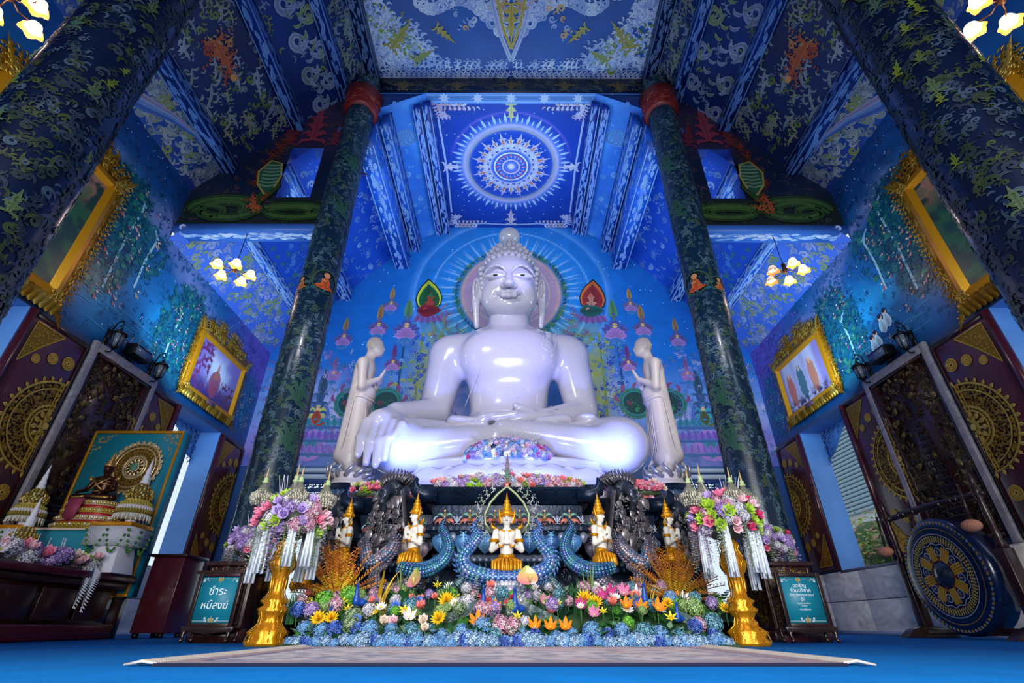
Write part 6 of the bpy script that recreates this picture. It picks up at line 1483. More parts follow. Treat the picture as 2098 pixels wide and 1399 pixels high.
FL = {
 'rose/pink': lambda: rose('f48cac', 'e8587e', 1), 'rose/blush': lambda: rose('f4c8d0', 'eda0b0', 2), 'rose/coral': lambda: rose('f08a80', 'e05a58', 3), 'rose/cream': lambda: rose('f0e0d0', 'e8c8b0', 4), 'rose/lilac': lambda: rose('ccb4ea', 'ac8cd8', 5), 'rose/blue': lambda: rose('5a86dc', '3c62c0', 6), 'rose/hot': lambda: rose('d8346c', 'b81c4c', 7),
 'succulent/lime': lambda: succ('a8cc3c', 'c8e060', 8), 'succulent/green': lambda: succ('84a83c', 'b0cc50', 9),
 'hydrangea/blue': lambda: hydra(['8cc0f4', '6aa8ea', 'b0d4fa', '7ab4f0', '5a98dc'], 40, 10), 'hydrangea/sky': lambda: hydra(['a8ccf4', '8ab8ec', 'c4dcfa', '98c4f0'], 34, 19, 1.05), 'hydrangea/deep': lambda: hydra(['3a62c8', '5a84e0', '2c4ca8', '7aa0f0'], 44, 11), 'hydrangea/lilac': lambda: hydra(['c8a8ec', 'b08ad8', 'd8c4f4', 'a07acc'], 44, 12), 'hydrangea/white': lambda: hydra(['e8e4f0', 'd8d8ec', 'f4f0f0'], 44, 13), 'hydrangea/pink': lambda: hydra(['e8a8c0', 'f4c4d4', 'd890b0', 'f0d8dc'], 44, 14), 'hydrangea/green': lambda: hydra(['a4c87a', '88b060', 'c0d890'], 44, 15), 'hydrangea/lime': lambda: hydra(['7ccc3c', '5cb02c', '98dc54'], 50, 16), 'hydrangea/teal': lambda: hydra(['5a9cb8', '7ab8c8', '4a8098', '8ac0d8'], 44, 17), 'hydrangea/sage': lambda: hydra(['8aa878', '6a9060', 'a8bc90'], 44, 18),
 'chrysanthemum/yellow': lambda: mum('f4c818', 'e8a80c', 20), 'lily/orange': lambda: lily('f89418', 'e8c830', 21), 'lily/pink': lambda: lily('e08ab4', 'f0d8a0', 22), 'lily/white': lambda: lily('f0e8f0', 'd8c890', 23), 'lily/magenta': lambda: lily('c03a80', 'f0c0d0', 24),
 'daisy/yellow': lambda: daisy('f0dc20', 'd0a010', 6, 25), 'daisy/white': lambda: daisy('f0f0f4', 'e0c040', 12, 26), 'daisy/red': lambda: daisy('d82838', '701020', 8, 27),
 'foliage/dark': lambda: leafy(['1c4a28', '2a5c34', '14402c'], 12, 1, .34, 30), 'foliage/mid': lambda: leafy(['3a7a3c', '4c8c44', '2c6a38'], 12, 1, .4, 31), 'foliage/sage': lambda: leafy(['6a8c6a', '54806a', '7a9a78'], 14, 1, .5, 32),
 'fern_leaf/bright': lambda: fern(['4c9c34', '68b040', '3c8430'], 8, 1, 33), 'fern_leaf/deep': lambda: fern(['2a6a2c', '3a7c34', '205a2c'], 8, 1, 34), 'fern_leaf/gold': lambda: fern(['c8a81c', 'a0a02c', 'e0c02c'], 7, 1, 35),
 'grass_blade/green': lambda: blades(['2c6a34', '3c8040', '1c5430'], 22, 1, .03, 36), 'grass_blade/pale': lambda: blades(['8a9a4c', '6c8c3c', 'a8a860'], 12, 1, .02, 37, .25), 'grass_blade/teal': lambda: blades(['3c8a8c', '54a0a0', '2c706c'], 16, 1, .035, 38, .9), 'grass_blade/yellow': lambda: blades(['e0b820', 'c89818', 'f0d040'], 8, 1, .05, 39, .4),
 'blossom_spike/white': lambda: spike(['f0f0f8', 'd8dcec', 'c8d8c8'], 30, 1, 40), 'blossom_spike/lilac': lambda: spike(['c8a0e0', 'a87ccc', 'd8bcf0'], 30, 1, 41), 'blossom_spike/pink': lambda: spike(['f0a0b8', 'e07a98', 'f4c8d0'], 26, 1, 42),
 'hanging_orchid/white': lambda: spike(['e8ece8', 'c8d4c8', 'f4f4f8', 'b8c8b0'], 34, 1, 43, .1, True), 'hanging_orchid/lilac': lambda: spike(['c8a0e0', 'a87ccc', 'e0c4f4', 'd890c0'], 34, 1, 44, .12, True), 'hanging_orchid/silver': lambda: spike(['a8b8b0', '8aa09a', 'c8d0c8'], 40, 1, 45, .07, True)}
def fl(key, parent, loc, s, R, up=None, tilt=.5, rz=None):
    me = fm(key, FL[key]); o = link(key.split('/')[0], me, parent, loc)
    if up is not None: q = Vector(up).to_track_quat('Z', 'Y').to_euler(); o.rotation_euler = q
    else: o.rotation_euler = (R.uniform(-tilt, tilt)+.25*0, R.uniform(-tilt, tilt), R.random()*6)
    o.scale = (s, s, s); return o
CREAM = mat('candle_white', hx('dcdce8'), .6)

def krathong(parent, loc, h=.42, r=.1, top='c8bca0', name='jasmine_spire', big=None):
    """bell-shaped bud spire woven from rows of tiny buds"""
    b = B(); x, y, z = loc; prof = lambda u: r*(math.sin(PI*min(1, .22+.78*u)*.98)**.55 if u < .5 else (1-u)*1.55+.07)
    rows = 13
    for j in range(rows):
        u = j/(rows-1); rr = r*(.82+.3*math.sin(PI*min(1, u*1.6))) if u < .45 else r*max(.08, 1.02-1.25*(u-.35)/.62); n = max(5, int(2*PI*rr/(r*.27))); zz = z+h*.62*u
        for i in range(n): a = 2*PI*(i+.5*(j % 2))/n; b.ell((x+rr*math.cos(a), y+rr*math.sin(a), zz), (r*.13, r*.13, r*.17), 5, 4, c=C_(random.choice(['a8a490', '8a8878', 'c4bca8', '6a6a60', 'b8b49c'])))
    b.lathe([(r*.75, z-.01-z), (r*.98, .12*h), (r*.85, .3*h), (r*.35, .5*h), (r*.1, .62*h)], 12, (x, y, z), c=C_('6a6a5c'))
    b.lathe([(r*.3, .56*h), (r*.34, .6*h), (r*.2, .63*h), (r*.25, .68*h), (r*.14, .71*h)], 12, (x, y, z), c=C_('b4c88a')); b.lathe([(r*.12, .7*h), (r*.07, .85*h), (r*.02, h)], 8, (x, y, z), c=C_('c8a86a'))
    return b.obj(name, FLOWER, parent, smooth=True)
def tassel(parent, loc, L_, R, name='jasmine_tassel'):
    b = B(); x, y, z = loc
    for i in range(5):
        a = 2*PI*i/5; b.tube([(x+.02*math.cos(a), y+.02*math.sin(a), z), (x+.032*math.cos(a), y+.03*math.sin(a), z-L_*.6), (x+.036*math.cos(a), y+.034*math.sin(a), z-L_)], .011, 5, c=C_('dfe6ec'))
    b.ell((x, y, z-L_*.5), (.022, .022, L_*.45), 8, 6, c=C_('c8d4dc')); return b.obj(name, mat('string_white', hx('d8e0e8'), .7), parent, smooth=True)
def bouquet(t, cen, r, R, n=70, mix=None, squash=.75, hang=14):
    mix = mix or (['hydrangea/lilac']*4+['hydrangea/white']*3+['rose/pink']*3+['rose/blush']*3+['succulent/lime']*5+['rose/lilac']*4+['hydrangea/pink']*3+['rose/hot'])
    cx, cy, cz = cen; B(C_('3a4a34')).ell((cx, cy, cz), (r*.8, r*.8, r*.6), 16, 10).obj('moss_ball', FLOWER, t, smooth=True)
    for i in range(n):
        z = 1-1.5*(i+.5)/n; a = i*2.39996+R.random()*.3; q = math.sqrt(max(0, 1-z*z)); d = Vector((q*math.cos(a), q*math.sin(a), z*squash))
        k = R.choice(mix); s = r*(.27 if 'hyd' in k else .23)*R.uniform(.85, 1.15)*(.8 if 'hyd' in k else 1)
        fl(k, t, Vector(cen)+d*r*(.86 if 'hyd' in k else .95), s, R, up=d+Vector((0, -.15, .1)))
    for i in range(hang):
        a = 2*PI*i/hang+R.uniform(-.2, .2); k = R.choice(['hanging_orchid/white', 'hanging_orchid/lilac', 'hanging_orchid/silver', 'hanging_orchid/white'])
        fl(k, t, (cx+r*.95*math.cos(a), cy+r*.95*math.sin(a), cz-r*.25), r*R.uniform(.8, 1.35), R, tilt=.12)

# ================================================================= GILT FLOWER STANDS
def stand(sg, label, seed):
    R = random.Random(seed); t = thing('flower_stand', label, 'flower stand', (sg*2.02+CX*.5, 4.78, 0))
    prof = [(.2, 0), (.215, .03), (.17, .06), (.2, .1), (.13, .14), (.1, .2), (.13, .24), (.15, .27), (.09, .3), (.12, .33), (.075, .36), (.06, .42), (.065, .5), (.095, .57), (.115, .63), (.1, .69), (.06, .74), (.09, .79), (.06, .82), (.1, .88)]
    prof = [(r_*(.78 if z_ < .3 else .9), z_) for r_, z_ in prof]; B().lathe(prof, 32, wav=(.07, 8)).obj('pedestal', GOLD, t, smooth=True)
    o = Orn(Cyl(0, 0, lambda z: np.interp(np.asarray(z), [p[1] for p in prof], [p[0] for p in prof])), ridge=.8, base=.004)
    for z in (.03, .1, .16, .25, .33, .62): 
        for k in range(12): o.put(R.choice([T_FROND, T_SYM, T_SPIR]), k*.173, z, PI/2+R.uniform(-.5, .5), .075, 1, C_('d8a030'))
    for z in (.4, .55, .68):
        for k in range(10): o.put(T_LEAF, k*.207, z, PI/2, .13, 1, C_('c08a1c'))
    o.obj('gilt_leaves', GOLDV, t)
    cz = 1.0; bouquet(t, (0, 0, cz), .3, R, 84, hang=16)
    for dx, dy, h_, r_ in ((-.3, -.08, .36, .085), (-.1, .12, .46, .1), (.07, -.16, .34, .085), (.26, .02, .36, .09), (.16, .2, .3, .075)): krathong(t, (dx, dy, cz+.12), h_, r_)
    for a in (.5, 1.3, 2.3, 3.3, 4.3, 5.2, 5.9): tassel(t, (.25*math.cos(a), .25*math.sin(a), cz-.06), R.uniform(.34, .52), R)
    for i in range(9): p = (R.uniform(-.2, .2), R.uniform(-.1, .1), cz+.2); B().tube([p, (p[0]*1.3+R.uniform(-.03, .03), p[1], p[2]+.2)], .003, 5).obj('incense_stick', CREAM, t)
    return t
stand(-1, 'left gilt stand with a ball of pink, lime and lilac flowers, bud spires and tassels', 5)
stand(1, 'right gilt stand with a ball of lilac and pink flowers, bud spires and tassels', 6)

# carved black-and-gold cabinets with second bouquets
def cabinet(sg, label, seed):
    R = random.Random(seed); t = thing('carved_cabinet', label, 'cabinet', (sg*3.08, 6.25, 0))
    B().box(-.27, .27, -.27, .27, .1, .72).obj('body', DARKW, t, bev=.01); B().box(-.31, .31, -.31, .31, .0, .1).obj('plinth', DARKW, t, bev=.02); B().box(-.31, .31, -.31, .31, .72, .77).obj('top_board', DARKW, t, bev=.01)
    for P in (Plane((0, -.27, .1), (1, 0, 0), (0, 0, 1), (0, -1, 0)), Plane((-sg*.27, 0, .1), (0, 1, 0), (0, 0, 1), (-sg, 0, 0))):
        o = Orn(P, ridge=.6, base=.003)
        for _ in range(170): o.put(R.choice([T_FROND, T_FLAME, T_SPIR]), R.uniform(-.22, .22), R.uniform(.04, .58), R.random()*6, R.uniform(.05, .09), R.choice([1, -1]), C_(R.choice(['6e5820', '8a7028', '4c3c18', '3a2e18'])))
        for x in (-.24, .24): o.line([(x, .02), (x, .3), (x, .6)], .015, C_('2e1a14'), lay=.01)
        o.obj('gilt_panel', CARVE, t)
    bouquet(t, (0, -.05, .98), .25, R, 62, ['hydrangea/lilac']*5+['hydrangea/white']*4+['rose/blush', 'rose/pink', 'succulent/lime', 'rose/lilac', 'rose/hot', 'succulent/green'], .8, 15)
    for i in range(6): p = (R.uniform(-.08, .08), -.05, 1.12); B().tube([p, (p[0]*1.6, p[1], p[2]+.24)], .003, 5).obj('incense_stick', CREAM, t)
    return t
cabinet(-1, 'black and gold carved cabinet with a lilac bouquet behind the left sign', 7)
cabinet(1, 'black and gold carved cabinet with a lilac bouquet behind the right sign', 8)
q = thing('storage_cabinet', 'plain dark cabinet standing behind the left sign stand', 'cabinet', (-3.02, 5.95, 0)); B().box(-.24, .3, -.25, .0, .12, .62).obj('body', DARKW, q, bev=.01); B().box(-.28, .34, -.3, .04, .62, .65).obj('top_board', DARKW, q, bev=.008); B().box(-.2, .3, -.2, .0, 0, .12).obj('plinth', DARKW, q)
B().tube([(-.2, -.255, .16), (-.2, -.255, .58), (.26, -.255, .58), (.26, -.255, .16), (-.2, -.255, .16)], .01, 5).obj('door_moulding', DARKW, q)

# ================================================================= SIGN STANDS
def text(body, size, loc, parent, m, y=-.0):
    cu = bpy.data.curves.new('lettering', 'FONT'); cu.body = body; cu.size = size; cu.align_x = 'CENTER'; cu.extrude = .0008; cu.resolution_u = 3
    o = bpy.data.objects.new('lettering', cu); C.objects.link(o); o.parent = parent; o.location = loc; cu.materials.append(m); bpy.context.view_layer.update(); me = bpy.data.meshes.new_from_object(o.evaluated_get(bpy.context.evaluated_depsgraph_get())); bpy.data.objects.remove(o); o = link('lettering', me, parent, loc); o.rotation_euler = (PI/2, 0, 0); return o
def sign(loc, label, lines):
    t = thing('sign_stand', label, 'sign', loc); w_, z0, z1 = .19, .17, .585; F = mat('dark_frame', hx('241310'), .3, coat=.3)
    B().box(-w_, w_, 0, .01, z0, z1).obj('board', TEAL, t)
    for a in ((-w_-.04, -w_, z0-.04, z1+.04), (w_, w_+.04, z0-.04, z1+.04)): B().box(a[0], a[1], -.018, .02, a[2], a[3]).obj('frame_rail', F, t, bev=.004)
    for a in ((z1, z1+.035), (z0-.035, z0)): B().box(-w_, w_, -.018, .02, a[0], a[1]).obj('frame_rail', F, t, bev=.004)
    b = B(); b.poly([(-w_-.07, -.03, z0-.03), (w_+.07, -.03, z0-.03), (w_+.06, -.03, z0-.075), (.1, -.03, z0-.085), (0, -.03, z0-.1), (-.1, -.03, z0-.085), (-w_-.06, -.03, z0-.075)], (0, .06, 0)); b.obj('apron', F, t, bev=.004)
    for sx in (-1, 1):
        for y in (-.02, .16): B().tube([(sx*(w_+.02), y, z0-.05), (sx*(w_+.035), y, .07), (sx*(w_+.02), y-.01, .03), (sx*(w_+.04), y-.03, .012)], [.028, .02, .016, .022], 8).obj('leg', F, t, smooth=True)
    B().box(-w_-.04, w_+.04, .14, .17, z0-.06, z0-.03).obj('back_rail', F, t)
    o = Orn(Plane((0, 0, 0), (1, 0, 0), (0, 0, 1), (0, -1, 0)), base=.0015)
    for z, s in ((z1-.012, -1), (z0+.012, 1)):
        for k in (-1, 1):
            o.line([(k*.04, z+s*.006), (k*.1, z+s*.006), (k*(w_-.01), z+s*.006)], .0018, C_('d8e0e8')); o.put(T_FROND, k*(w_-.015 if s < 0 else .07), z+s*.012, (PI if k > 0 else 0), .05, -k*s, C_('e4ecf4')); o.put(T_SPIR, k*(w_-.05 if s < 0 else .05), z+s*.01, (PI if k > 0 else 0), .025, k*s, C_('e4ecf4'))
        o.put(T_SYM, 0, z, s*PI/2, .035, 1, C_('a89c6c')); 
        for a in (-.8, 0, .8): o.put(T_PET, 0, z, s*PI/2+a, .035, 1, C_('b8a870'), sy=1.5)
    o.obj('printed_border', LINE, t)
    m = mat('white_print', hx('eef2f6'), .6)
    for txt, size, z in lines: text(txt, size, (0, -.002, z), t, m)
    return t
sign((-2.99, 5.6, 0), 'left framed teal sign stand with two large lines of white Thai lettering', [('ชำระ', .105, .42), ('หนี้สงฆ์', .095, .295)])
sign((2.98, 5.6, 0), 'right framed teal sign stand with seven small lines of white Thai lettering', [('ขอเชิญ', .048, .49), ('ร่วมบริจาค', .05, .445), ('บำรุงวัดและศาสนา', .034, .408), ('ตู้นี้', .036, .37), ('ทำบุญด้วยจิตศรัทธา', .017, .338), ('ตามกำลัง', .016, .316), ('สาธุ อนุโมทนา', .021, .284)])
q = thing('small_box', 'small maroon box on the carpet under the right sign stand', 'box', (2.98, 6.0, 0)); B().box(-.12, .12, -.08, .08, 0, .09).obj('box_body', MAROON, q, bev=.006); B().box(-.125, .125, -.085, .085, .09, .105).obj('lid', MARB_T, q, bev=.003)

# ================================================================= LEFT ALTAR
t = thing('altar_table', 'long dark maroon altar desk against the left wall', 'table', (0, 0, 0))
B().box(-6.6, -5.06, 4.7, 7.32, .64, .72).obj('table_top', MAROON, t, bev=.012); B().box(-6.55, -5.12, 4.75, 7.27, .56, .64).obj('cornice', DARKW, t, bev=.02); B().box(-6.5, -5.2, 4.85, 7.2, .16, .56).obj('body', DARKW, t)
B().box(-6.55, -5.1, 4.76, 7.26, .0, .16).obj('plinth', MAROON, t, bev=.02)
for k in range(4): B().box(-5.2, -5.185, 4.93+.57*k, 5.42+.57*k, .2, .52).obj('raised_panel', DARKW, t, bev=.004)
for k in range(3): B().box(-6.4+.42*k, -6.05+.42*k, 4.835, 4.85, .2, .52).obj('raised_panel', DARKW, t, bev=.004)
t = thing('backdrop_board', 'teal gold-rimmed backdrop board standing behind the small altar Buddha', 'board', (-5.86, 7.4, 0))
B().box(-.7, .7, 0, .2, .48, 2.81).obj('board', TEAL, t)
b = B()
for a in ((-.7, .7, 2.77, 2.81), (-.7, .7, .48, .52), (-.7, -.665, .52, 2.77), (.665, .7, .52, 2.77)): b.box(a[0], a[1], -.02, 0, a[2], a[3])
b.obj('gilt_rim', GOLD, t, bev=.004)
o = Orn(Plane((0, 0, 0), (1, 0, 0), (0, 0, 1), (0, -1, 0)), ridge=.5, base=.003); R = random.Random(3)
for sx in (-1, 1):
    for _ in range(34):
        u, v = R.random(), R.random()
        if u+v < 1: o.put(R.choice([T_FROND, T_SPIR]), sx*(.65-.28*u), 2.75-.4*v, R.random()*6, .06, sx, C_(R.choice(['c8a04c', 'e0c070'])))
o.obj('gilt_corner', GOLDV, t)
b = B(); b.box(-.6, .6, .02, .18, 0, .48); b.obj('foot_box', DARKW, t)
t = thing('podium', 'dark maroon wooden podium beside the teal backdrop board', 'podium', (-4.9, 7.85, 0))
B().box(-.22, .22, -.22, .3, .06, 1.0).obj('body', MAROON, t, bev=.008); B().box(-.26, .26, -.26, .34, 1.0, 1.04).obj('top_board', DARKW, t, bev=.008)
for sx in (-1, 1):
    for y in (-.16, .24): B().box(sx*.17-.03, sx*.17+.03, y-.03, y+.03, 0, .06).obj('foot', BLACK, t)
# tiered base and small seated Buddha
t = thing('cloth_box', 'teal cloth-covered box under the small seated Buddha', 'box', (-5.95, 6.95, .72))
B().frus((0, 0, 0), (.56, .24), (0, 0, .5), (.5, .22)).obj('cloth', TEAL, t, bev=.01); B().box(-.54, .54, -.25, .23, .5, .53).obj('edge_board', mat('cream_board', hx('c8bca8'), .5), t, bev=.005)
t = thing('seated_buddha', 'small seated Buddha in bronze and gold on a red and gold tiered throne', 'statue', (-5.72, 6.92, 1.25))
b = B(); K = [('.42', 0, .07, 'b8982c'), ('.38', .07, .1, '9c1c28'), ('.4', .1, .16, 'd8c8b0'), ('.33', .16, .2, 'a82030'), ('.36', .2, .26, 'c8b04c'), ('.3', .26, .3, 'a81c28'), ('.33', .3, .36, 'd8c8b0')]
for r, z0, z1, c in K: r = float(r); b.lathe([(r*.96, z0), (r, (z0+z1)/2), (r*.96, z1)], 36, c=C_(c), sy=.62)
b.obj('tiered_throne', mat('throne_paint', vcol=True, rough=.35, metal=.25), t, smooth=True)
b = B()
for r, z in ((.42, .04), (.4, .13), (.36, .23), (.33, .33)):
    for i in range(44): a = 2*PI*i/44; b.ell((r*math.cos(a), r*.62*math.sin(a), z), (.02, .02, .024), 5, 4, c=C_(random.choice(['e0c878', 'f0e8d8', 'c8a84c'])))
b.obj('beading', GOLDV, t, smooth=True)['kind'] = 'stuff'
b = B(C_('8c2c4c')); b.poly([(-.14, -.27, .36), (.06, -.27, .36), (.03, -.29, .12), (-.05, -.3, .08), (-.12, -.29, .12)], (0, .02, 0)); b.obj('hanging_cloth', FLOWER, t)
P = [('c', (0, .02, .62), (0, .02, .46), .1, .085, (1.1, .8, 1)), ('e', (0, .02, .68), (.15, .07, .05)), ('e', (0, 0, .42), (.17, .12, .06)), ('c', (0, .02, .72), (0, .01, .78), .035, .03), ('e', (0, 0, .82), (.055, .06, .075))]
for s in (-1, 1): P += [('c', (s*.14, .02, .67), (s*.19, 0, .54), .036, .03), ('c', (s*.19, 0, .54), (s*.1 if s > 0 else -.2, -.12 if s > 0 else -.14, .47), .03, .02), ('c', (s*.08, .02, .42), (s*.26, -.06, .41), .065, .05), ('c', (s*.26, -.08, .41), (-s*.04, -.13, .42), .045, .03), ('e', (s*.055, .01, .81), (.01, .02, .05))]
sdf_mesh(P, .009, 'body', GOLDV, .02).obj('body', mat('dark_bronze', hx('3c1a14'), .3, metal=.6), t, smooth=True)
BR = mat('antique_gold', hx('c89c58'), .3, metal=.8)
B().lathe([(.062, .85), (.07, .87), (.05, .9), (.054, .92), (.03, .96), (.033, .975), (.012, 1.03), (.001, 1.1)], 16, (0, 0, 0)).obj('crown', BR, t, smooth=True)
b = B()
for s in (-1, 1):
    b.tube([(s*.17, .0, .66), (s*.2, .0, .69), (s*.2, 0, .74)], [.03, .02, .002], 6); b.tube([(s*.12, -.06, .68), (0, -.1, .58), (-s*.1, -.08, .5)], .012, 6); b.tube([(s*.3, -.06, .42), (s*.22, -.15, .4), (s*.05, -.17, .41)], .012, 6)
for z in (.5, .6, .64): b.tube([(.105*math.cos(a), .02+.085*math.sin(a), z) for a in np.linspace(0, 2*PI, 16)], .009, 6)
b.obj('jewellery', BR, t, smooth=True)['kind'] = 'stuff'
t2 = thing('halo_disc', 'round pierced gold halo disc fixed on the teal backdrop board', 'ornament', (-5.7, 7.38, 2.22))
o = Orn(Plane((0, -.02, 0), (1, 0, 0), (0, 0, 1), (0, -1, 0)), ridge=.6, base=.006); mandala(o, 0, 0, .4, None, 'c8a46c', 'e8d0a0')
for i in range(28): a = 2*PI*i/28; o.put(T_DISC, .385*math.cos(a), .385*math.sin(a), a, .03, 1, C_('e0c898'))
o.put(T_DISC, 0, 0, 0, .06, 1, C_('6aa08a'), lay=.03); o.obj('pierced_rings', GOLDV, t2); B().lathe([(.33, 0), (.33, .015)], 40).obj('backing', mat('halo_backing', hx('7a5a30'), .5, metal=.4), t2).rotation_euler = (PI/2, 0, 0)
# white skirted offering tables with gilt tops and bud spires
def offering(label, loc, s_=1.):
    t = thing('offering_table', label, 'table', loc); B().frus((0, 0, 0), (.22, .2), (0, 0, .42), (.15, .14)).obj('white_pillar', CREAM, t, bev=.006); B().box(-.27, .27, -.23, .23, .55, .6).obj('gilt_top', GOLD, t, bev=.006)
    b = B(C_('d8dce8')); b.frus((0, 0, .32), (.275, .235), (0, 0, .55), (.26, .22)); b.obj('lace_skirt', mat('lace', vcol=True, rough=.8, bump=1, bs=90), t)
    g = B(); 
    for (x0, y0, x1, y1) in ((-.27, -.24, 0, -.24), (0, -.24, .27, -.24), (.28, -.24, .28, 0), (.28, 0, .28, .22)):
        for k in range(13): u = k/12; g.ell((x0+(x1-x0)*u, y0+(y1-y0)*u, .5-.26*math.sin(PI*u)), .018, 6, 4, c=C_(random.choice(['3c7a34', '4c8c3c', '2c6a2c'])))
    g.obj('leaf_garland', FLOWER, t, smooth=True)['kind'] = 'stuff'; t.scale = (s_,)*3
    return t
offering('white lace-skirted offering table with gilt top at the right end of the altar desk', (-5.2, 6.9, .72)); offering('white lace-skirted offering table at the left side of the small Buddha', (-6.42, 6.75, .72), .9)
def bowl(label, loc, s_, tiers=True):
    t = thing('bud_spire_offering', label, 'offering', loc)
    if tiers:
        b = B(); b.lathe([(.05, 0), (.06, .06)], 16, c=C_('e0e0e8')); 
        for r, z, c in ((.19, .1, 'c8c8c0'), (.2, .16, '8a7a2c'), (.19, .2, 'd8d0d4'), (.17, .25, 'a8983c'), (.13, .28, 'c8a84c')):
            n = int(r*190)
            for i in range(n): a = 2*PI*i/n; b.ell((r*math.cos(a), r*math.sin(a), z), (.016, .016, .028), 5, 4, c=C_(c))
            b.lathe([(r*.97, z-.03), (r*.97, z+.03)], 24, c=C_(c))
        for i in range(26): a = 2*PI*i/26; b.tube([(.2*math.cos(a), .2*math.sin(a), .12), (.21*math.cos(a), .21*math.sin(a), .04)], .008, 5, c=C_('d8d8c8'))
        b.obj('garland_bowl', FLOWER, t, smooth=True)
    z0 = .28 if tiers else 0; b = B(); r = .13
    for j in range(11):
        u = j/10; rr = r*(.8+.35*math.sin(PI*min(1, u*1.7))) if u < .5 else r*max(.12, 1.1-1.9*(u-.5)); n = max(6, int(rr*150))
        for i in range(n): a = 2*PI*(i+.5*(j % 2))/n; b.ell((rr*math.cos(a), rr*math.sin(a), z0+.26*u), (.014, .014, .017), 5, 4, c=C_(random.choice(['a8862c', 'c8a84c', '6a5a24', 'd8c878'])))
    b.lathe([(r*.8, 0), (r*1.1, .08), (r*.9, .17), (.02, .26)], 14, (0, 0, z0), c=C_('5a4c20')); b.obj('bud_dome', FLOWER, t, smooth=True)
    B().lathe([(.05, .24), (.055, .27), (.04, .29), (.045, .33), (.03, .37), (.034, .4), (.018, .47), (.02, .48), (.001, .6)], 14, (0, 0, z0)).obj('white_spire', CREAM, t, smooth=True); t.scale = (s_,)*3; return t
bowl('tall white-tipped bud spire on the right offering table beside the halo', (-5.16, 6.95, 1.32), 1.05); bowl('white-tipped bud spire behind, left of the small Buddha', (-6.45, 6.8, 1.27), .95); bowl('small gold-net bud spire standing in front of the teal cloth box', (-5.9, 6.3, .95), 1.0, False)
t = thing('low_stand', 'small gilt stand under the front bud spire on the altar', 'stand', (-5.9, 6.3, .72)); B().lathe([(.15, 0), (.12, .05), (.1, .12), (.14, .18), (.16, .23)], 20).obj('bowl_foot', GOLD, t, smooth=True)
R = random.Random(17); t = thing('altar_flowers', 'long bed of pink, cream and lime flowers along the altar desk edge', 'flowers', (-5.25, 6.0, .72))
B(C_('4a5a40')).box(-.9, .06, -1.2, .62, 0, .03).obj('flower_tray', FLOWER, t)
for i in range(210):
    x = R.uniform(-1.0, .14); y = R.uniform(-1.2, .65)-.0; k = R.choice(['hydrangea/pink', 'rose/blush', 'rose/cream', 'rose/blush', 'hydrangea/lilac', 'daisy/white', 'succulent/lime', 'succulent/green', 'rose/pink', 'hydrangea/white'])
    if y > .2 and x < -.35: continue
    fl(k, t, (x, y, .05+R.uniform(.0, .09)*(1+x)), R.uniform(.075, .11), R, up=(.5+x*.2, -.5, .8))
for i in range(14): x = R.uniform(-.8, .0); y = R.uniform(-.7, .4); B().tube([(x, y, .08), (x+R.uniform(-.05, .05), y, .34)], .004, 5).obj('incense_stick', CREAM, t)
b = B()
for a0, L_ in ((.2, .5), (-.5, .46)):
    for k in range(26):
        u = k/25; p = Vector((.12+.16*u+.05*a0, .6+.12*a0*u-.2*u, .05-.46*u*u*L_/.5)); w_ = .1*math.sin(PI*(.15+.8*u))
        for e in (-1, 1): b.add([p, p+Vector((0, 0, .012)), p+Vector((.03, e*w_, -.035)), p+Vector((0, e*w_*.4, -.022))], [(0, 1, 2, 3)], c=C_('dce2ee'))
b.obj('white_fern', FLOWER, t)

# ================================================================= FLOWERS ON THE PEDESTAL AND THRONE
def garland(label, x0, x1, y, z, n, seed, mix, arch=.1, size=.062):
    R = random.Random(seed); t = thing('flower_garland', label, 'flowers', ((x0+x1)/2, y, z)); hw = (x1-x0)/2
    B(C_('5a6a4a')).ell((0, .1, 0), (hw, .14, arch*.7), 20, 8).obj('moss_roll', FLOWER, t, smooth=True)
    for i in range(n):
        x = -hw+2*hw*(i+R.random())/n; u = 1-(x/hw)**2; ph = R.uniform(-.3, 1.3); k = R.choice(mix)
        fl(k, t, (x, -.06*math.cos(ph)+.02, .02+(.05+arch*u)*max(0, math.sin(ph))), size*R.uniform(.75, 1.15), R, up=(R.uniform(-.3, .3), -math.cos(ph)-.2, math.sin(ph)+.4))
    for i in range(int(hw*10)): x = -hw+2*hw*R.random(); fl('blossom_spike/white', t, (x, -.1, -.0), .05, R, up=(R.uniform(-1, 1), -1, -.3))
    return t
mx = ['rose/pink', 'rose/coral', 'succulent/lime', 'succulent/green', 'hydrangea/pink', 'hydrangea/lilac', 'hydrangea/white', 'rose/blush']
garland('long pink, lime and white flower garland along the central pedestal top', CX-.95, CX+.95, 6.25, 1.64, 96, 1, mx, .1)
garland('flower garland on the left shoulder of the pedestal', CX-1.95, CX-1.05, 6.85, 1.64, 50, 2, mx, .08); garland('flower garland on the right shoulder of the pedestal', CX+1.05, CX+1.95, 6.85, 1.64, 50, 3, mx, .08)
garland('small coral rose posy beside the right guardian head', CX+1.72, CX+2.12, 6.72, 1.72, 26, 4, ['rose/coral', 'rose/blush', 'rose/pink', 'rose/cream'], .07, .06); garland('small lime and pink posy beside the left guardian head', CX-2.1, CX-1.72, 6.72, 1.7, 24, 5, ['succulent/lime', 'rose/pink', 'rose/cream'], .07, .06)
R = random.Random(9); t = thing('flower_mound', 'dome of white and pale blue blossoms on the front of the lotus throne', 'flowers', (CX, 7.6, 2.42))
B(C_('3a4a6a')).lathe([(1, 0), (.9, .12), (.6, .22), (.001, .27)], 24, sx=.66, sy=.26).obj('moss_mound', FLOWER, t, smooth=True)
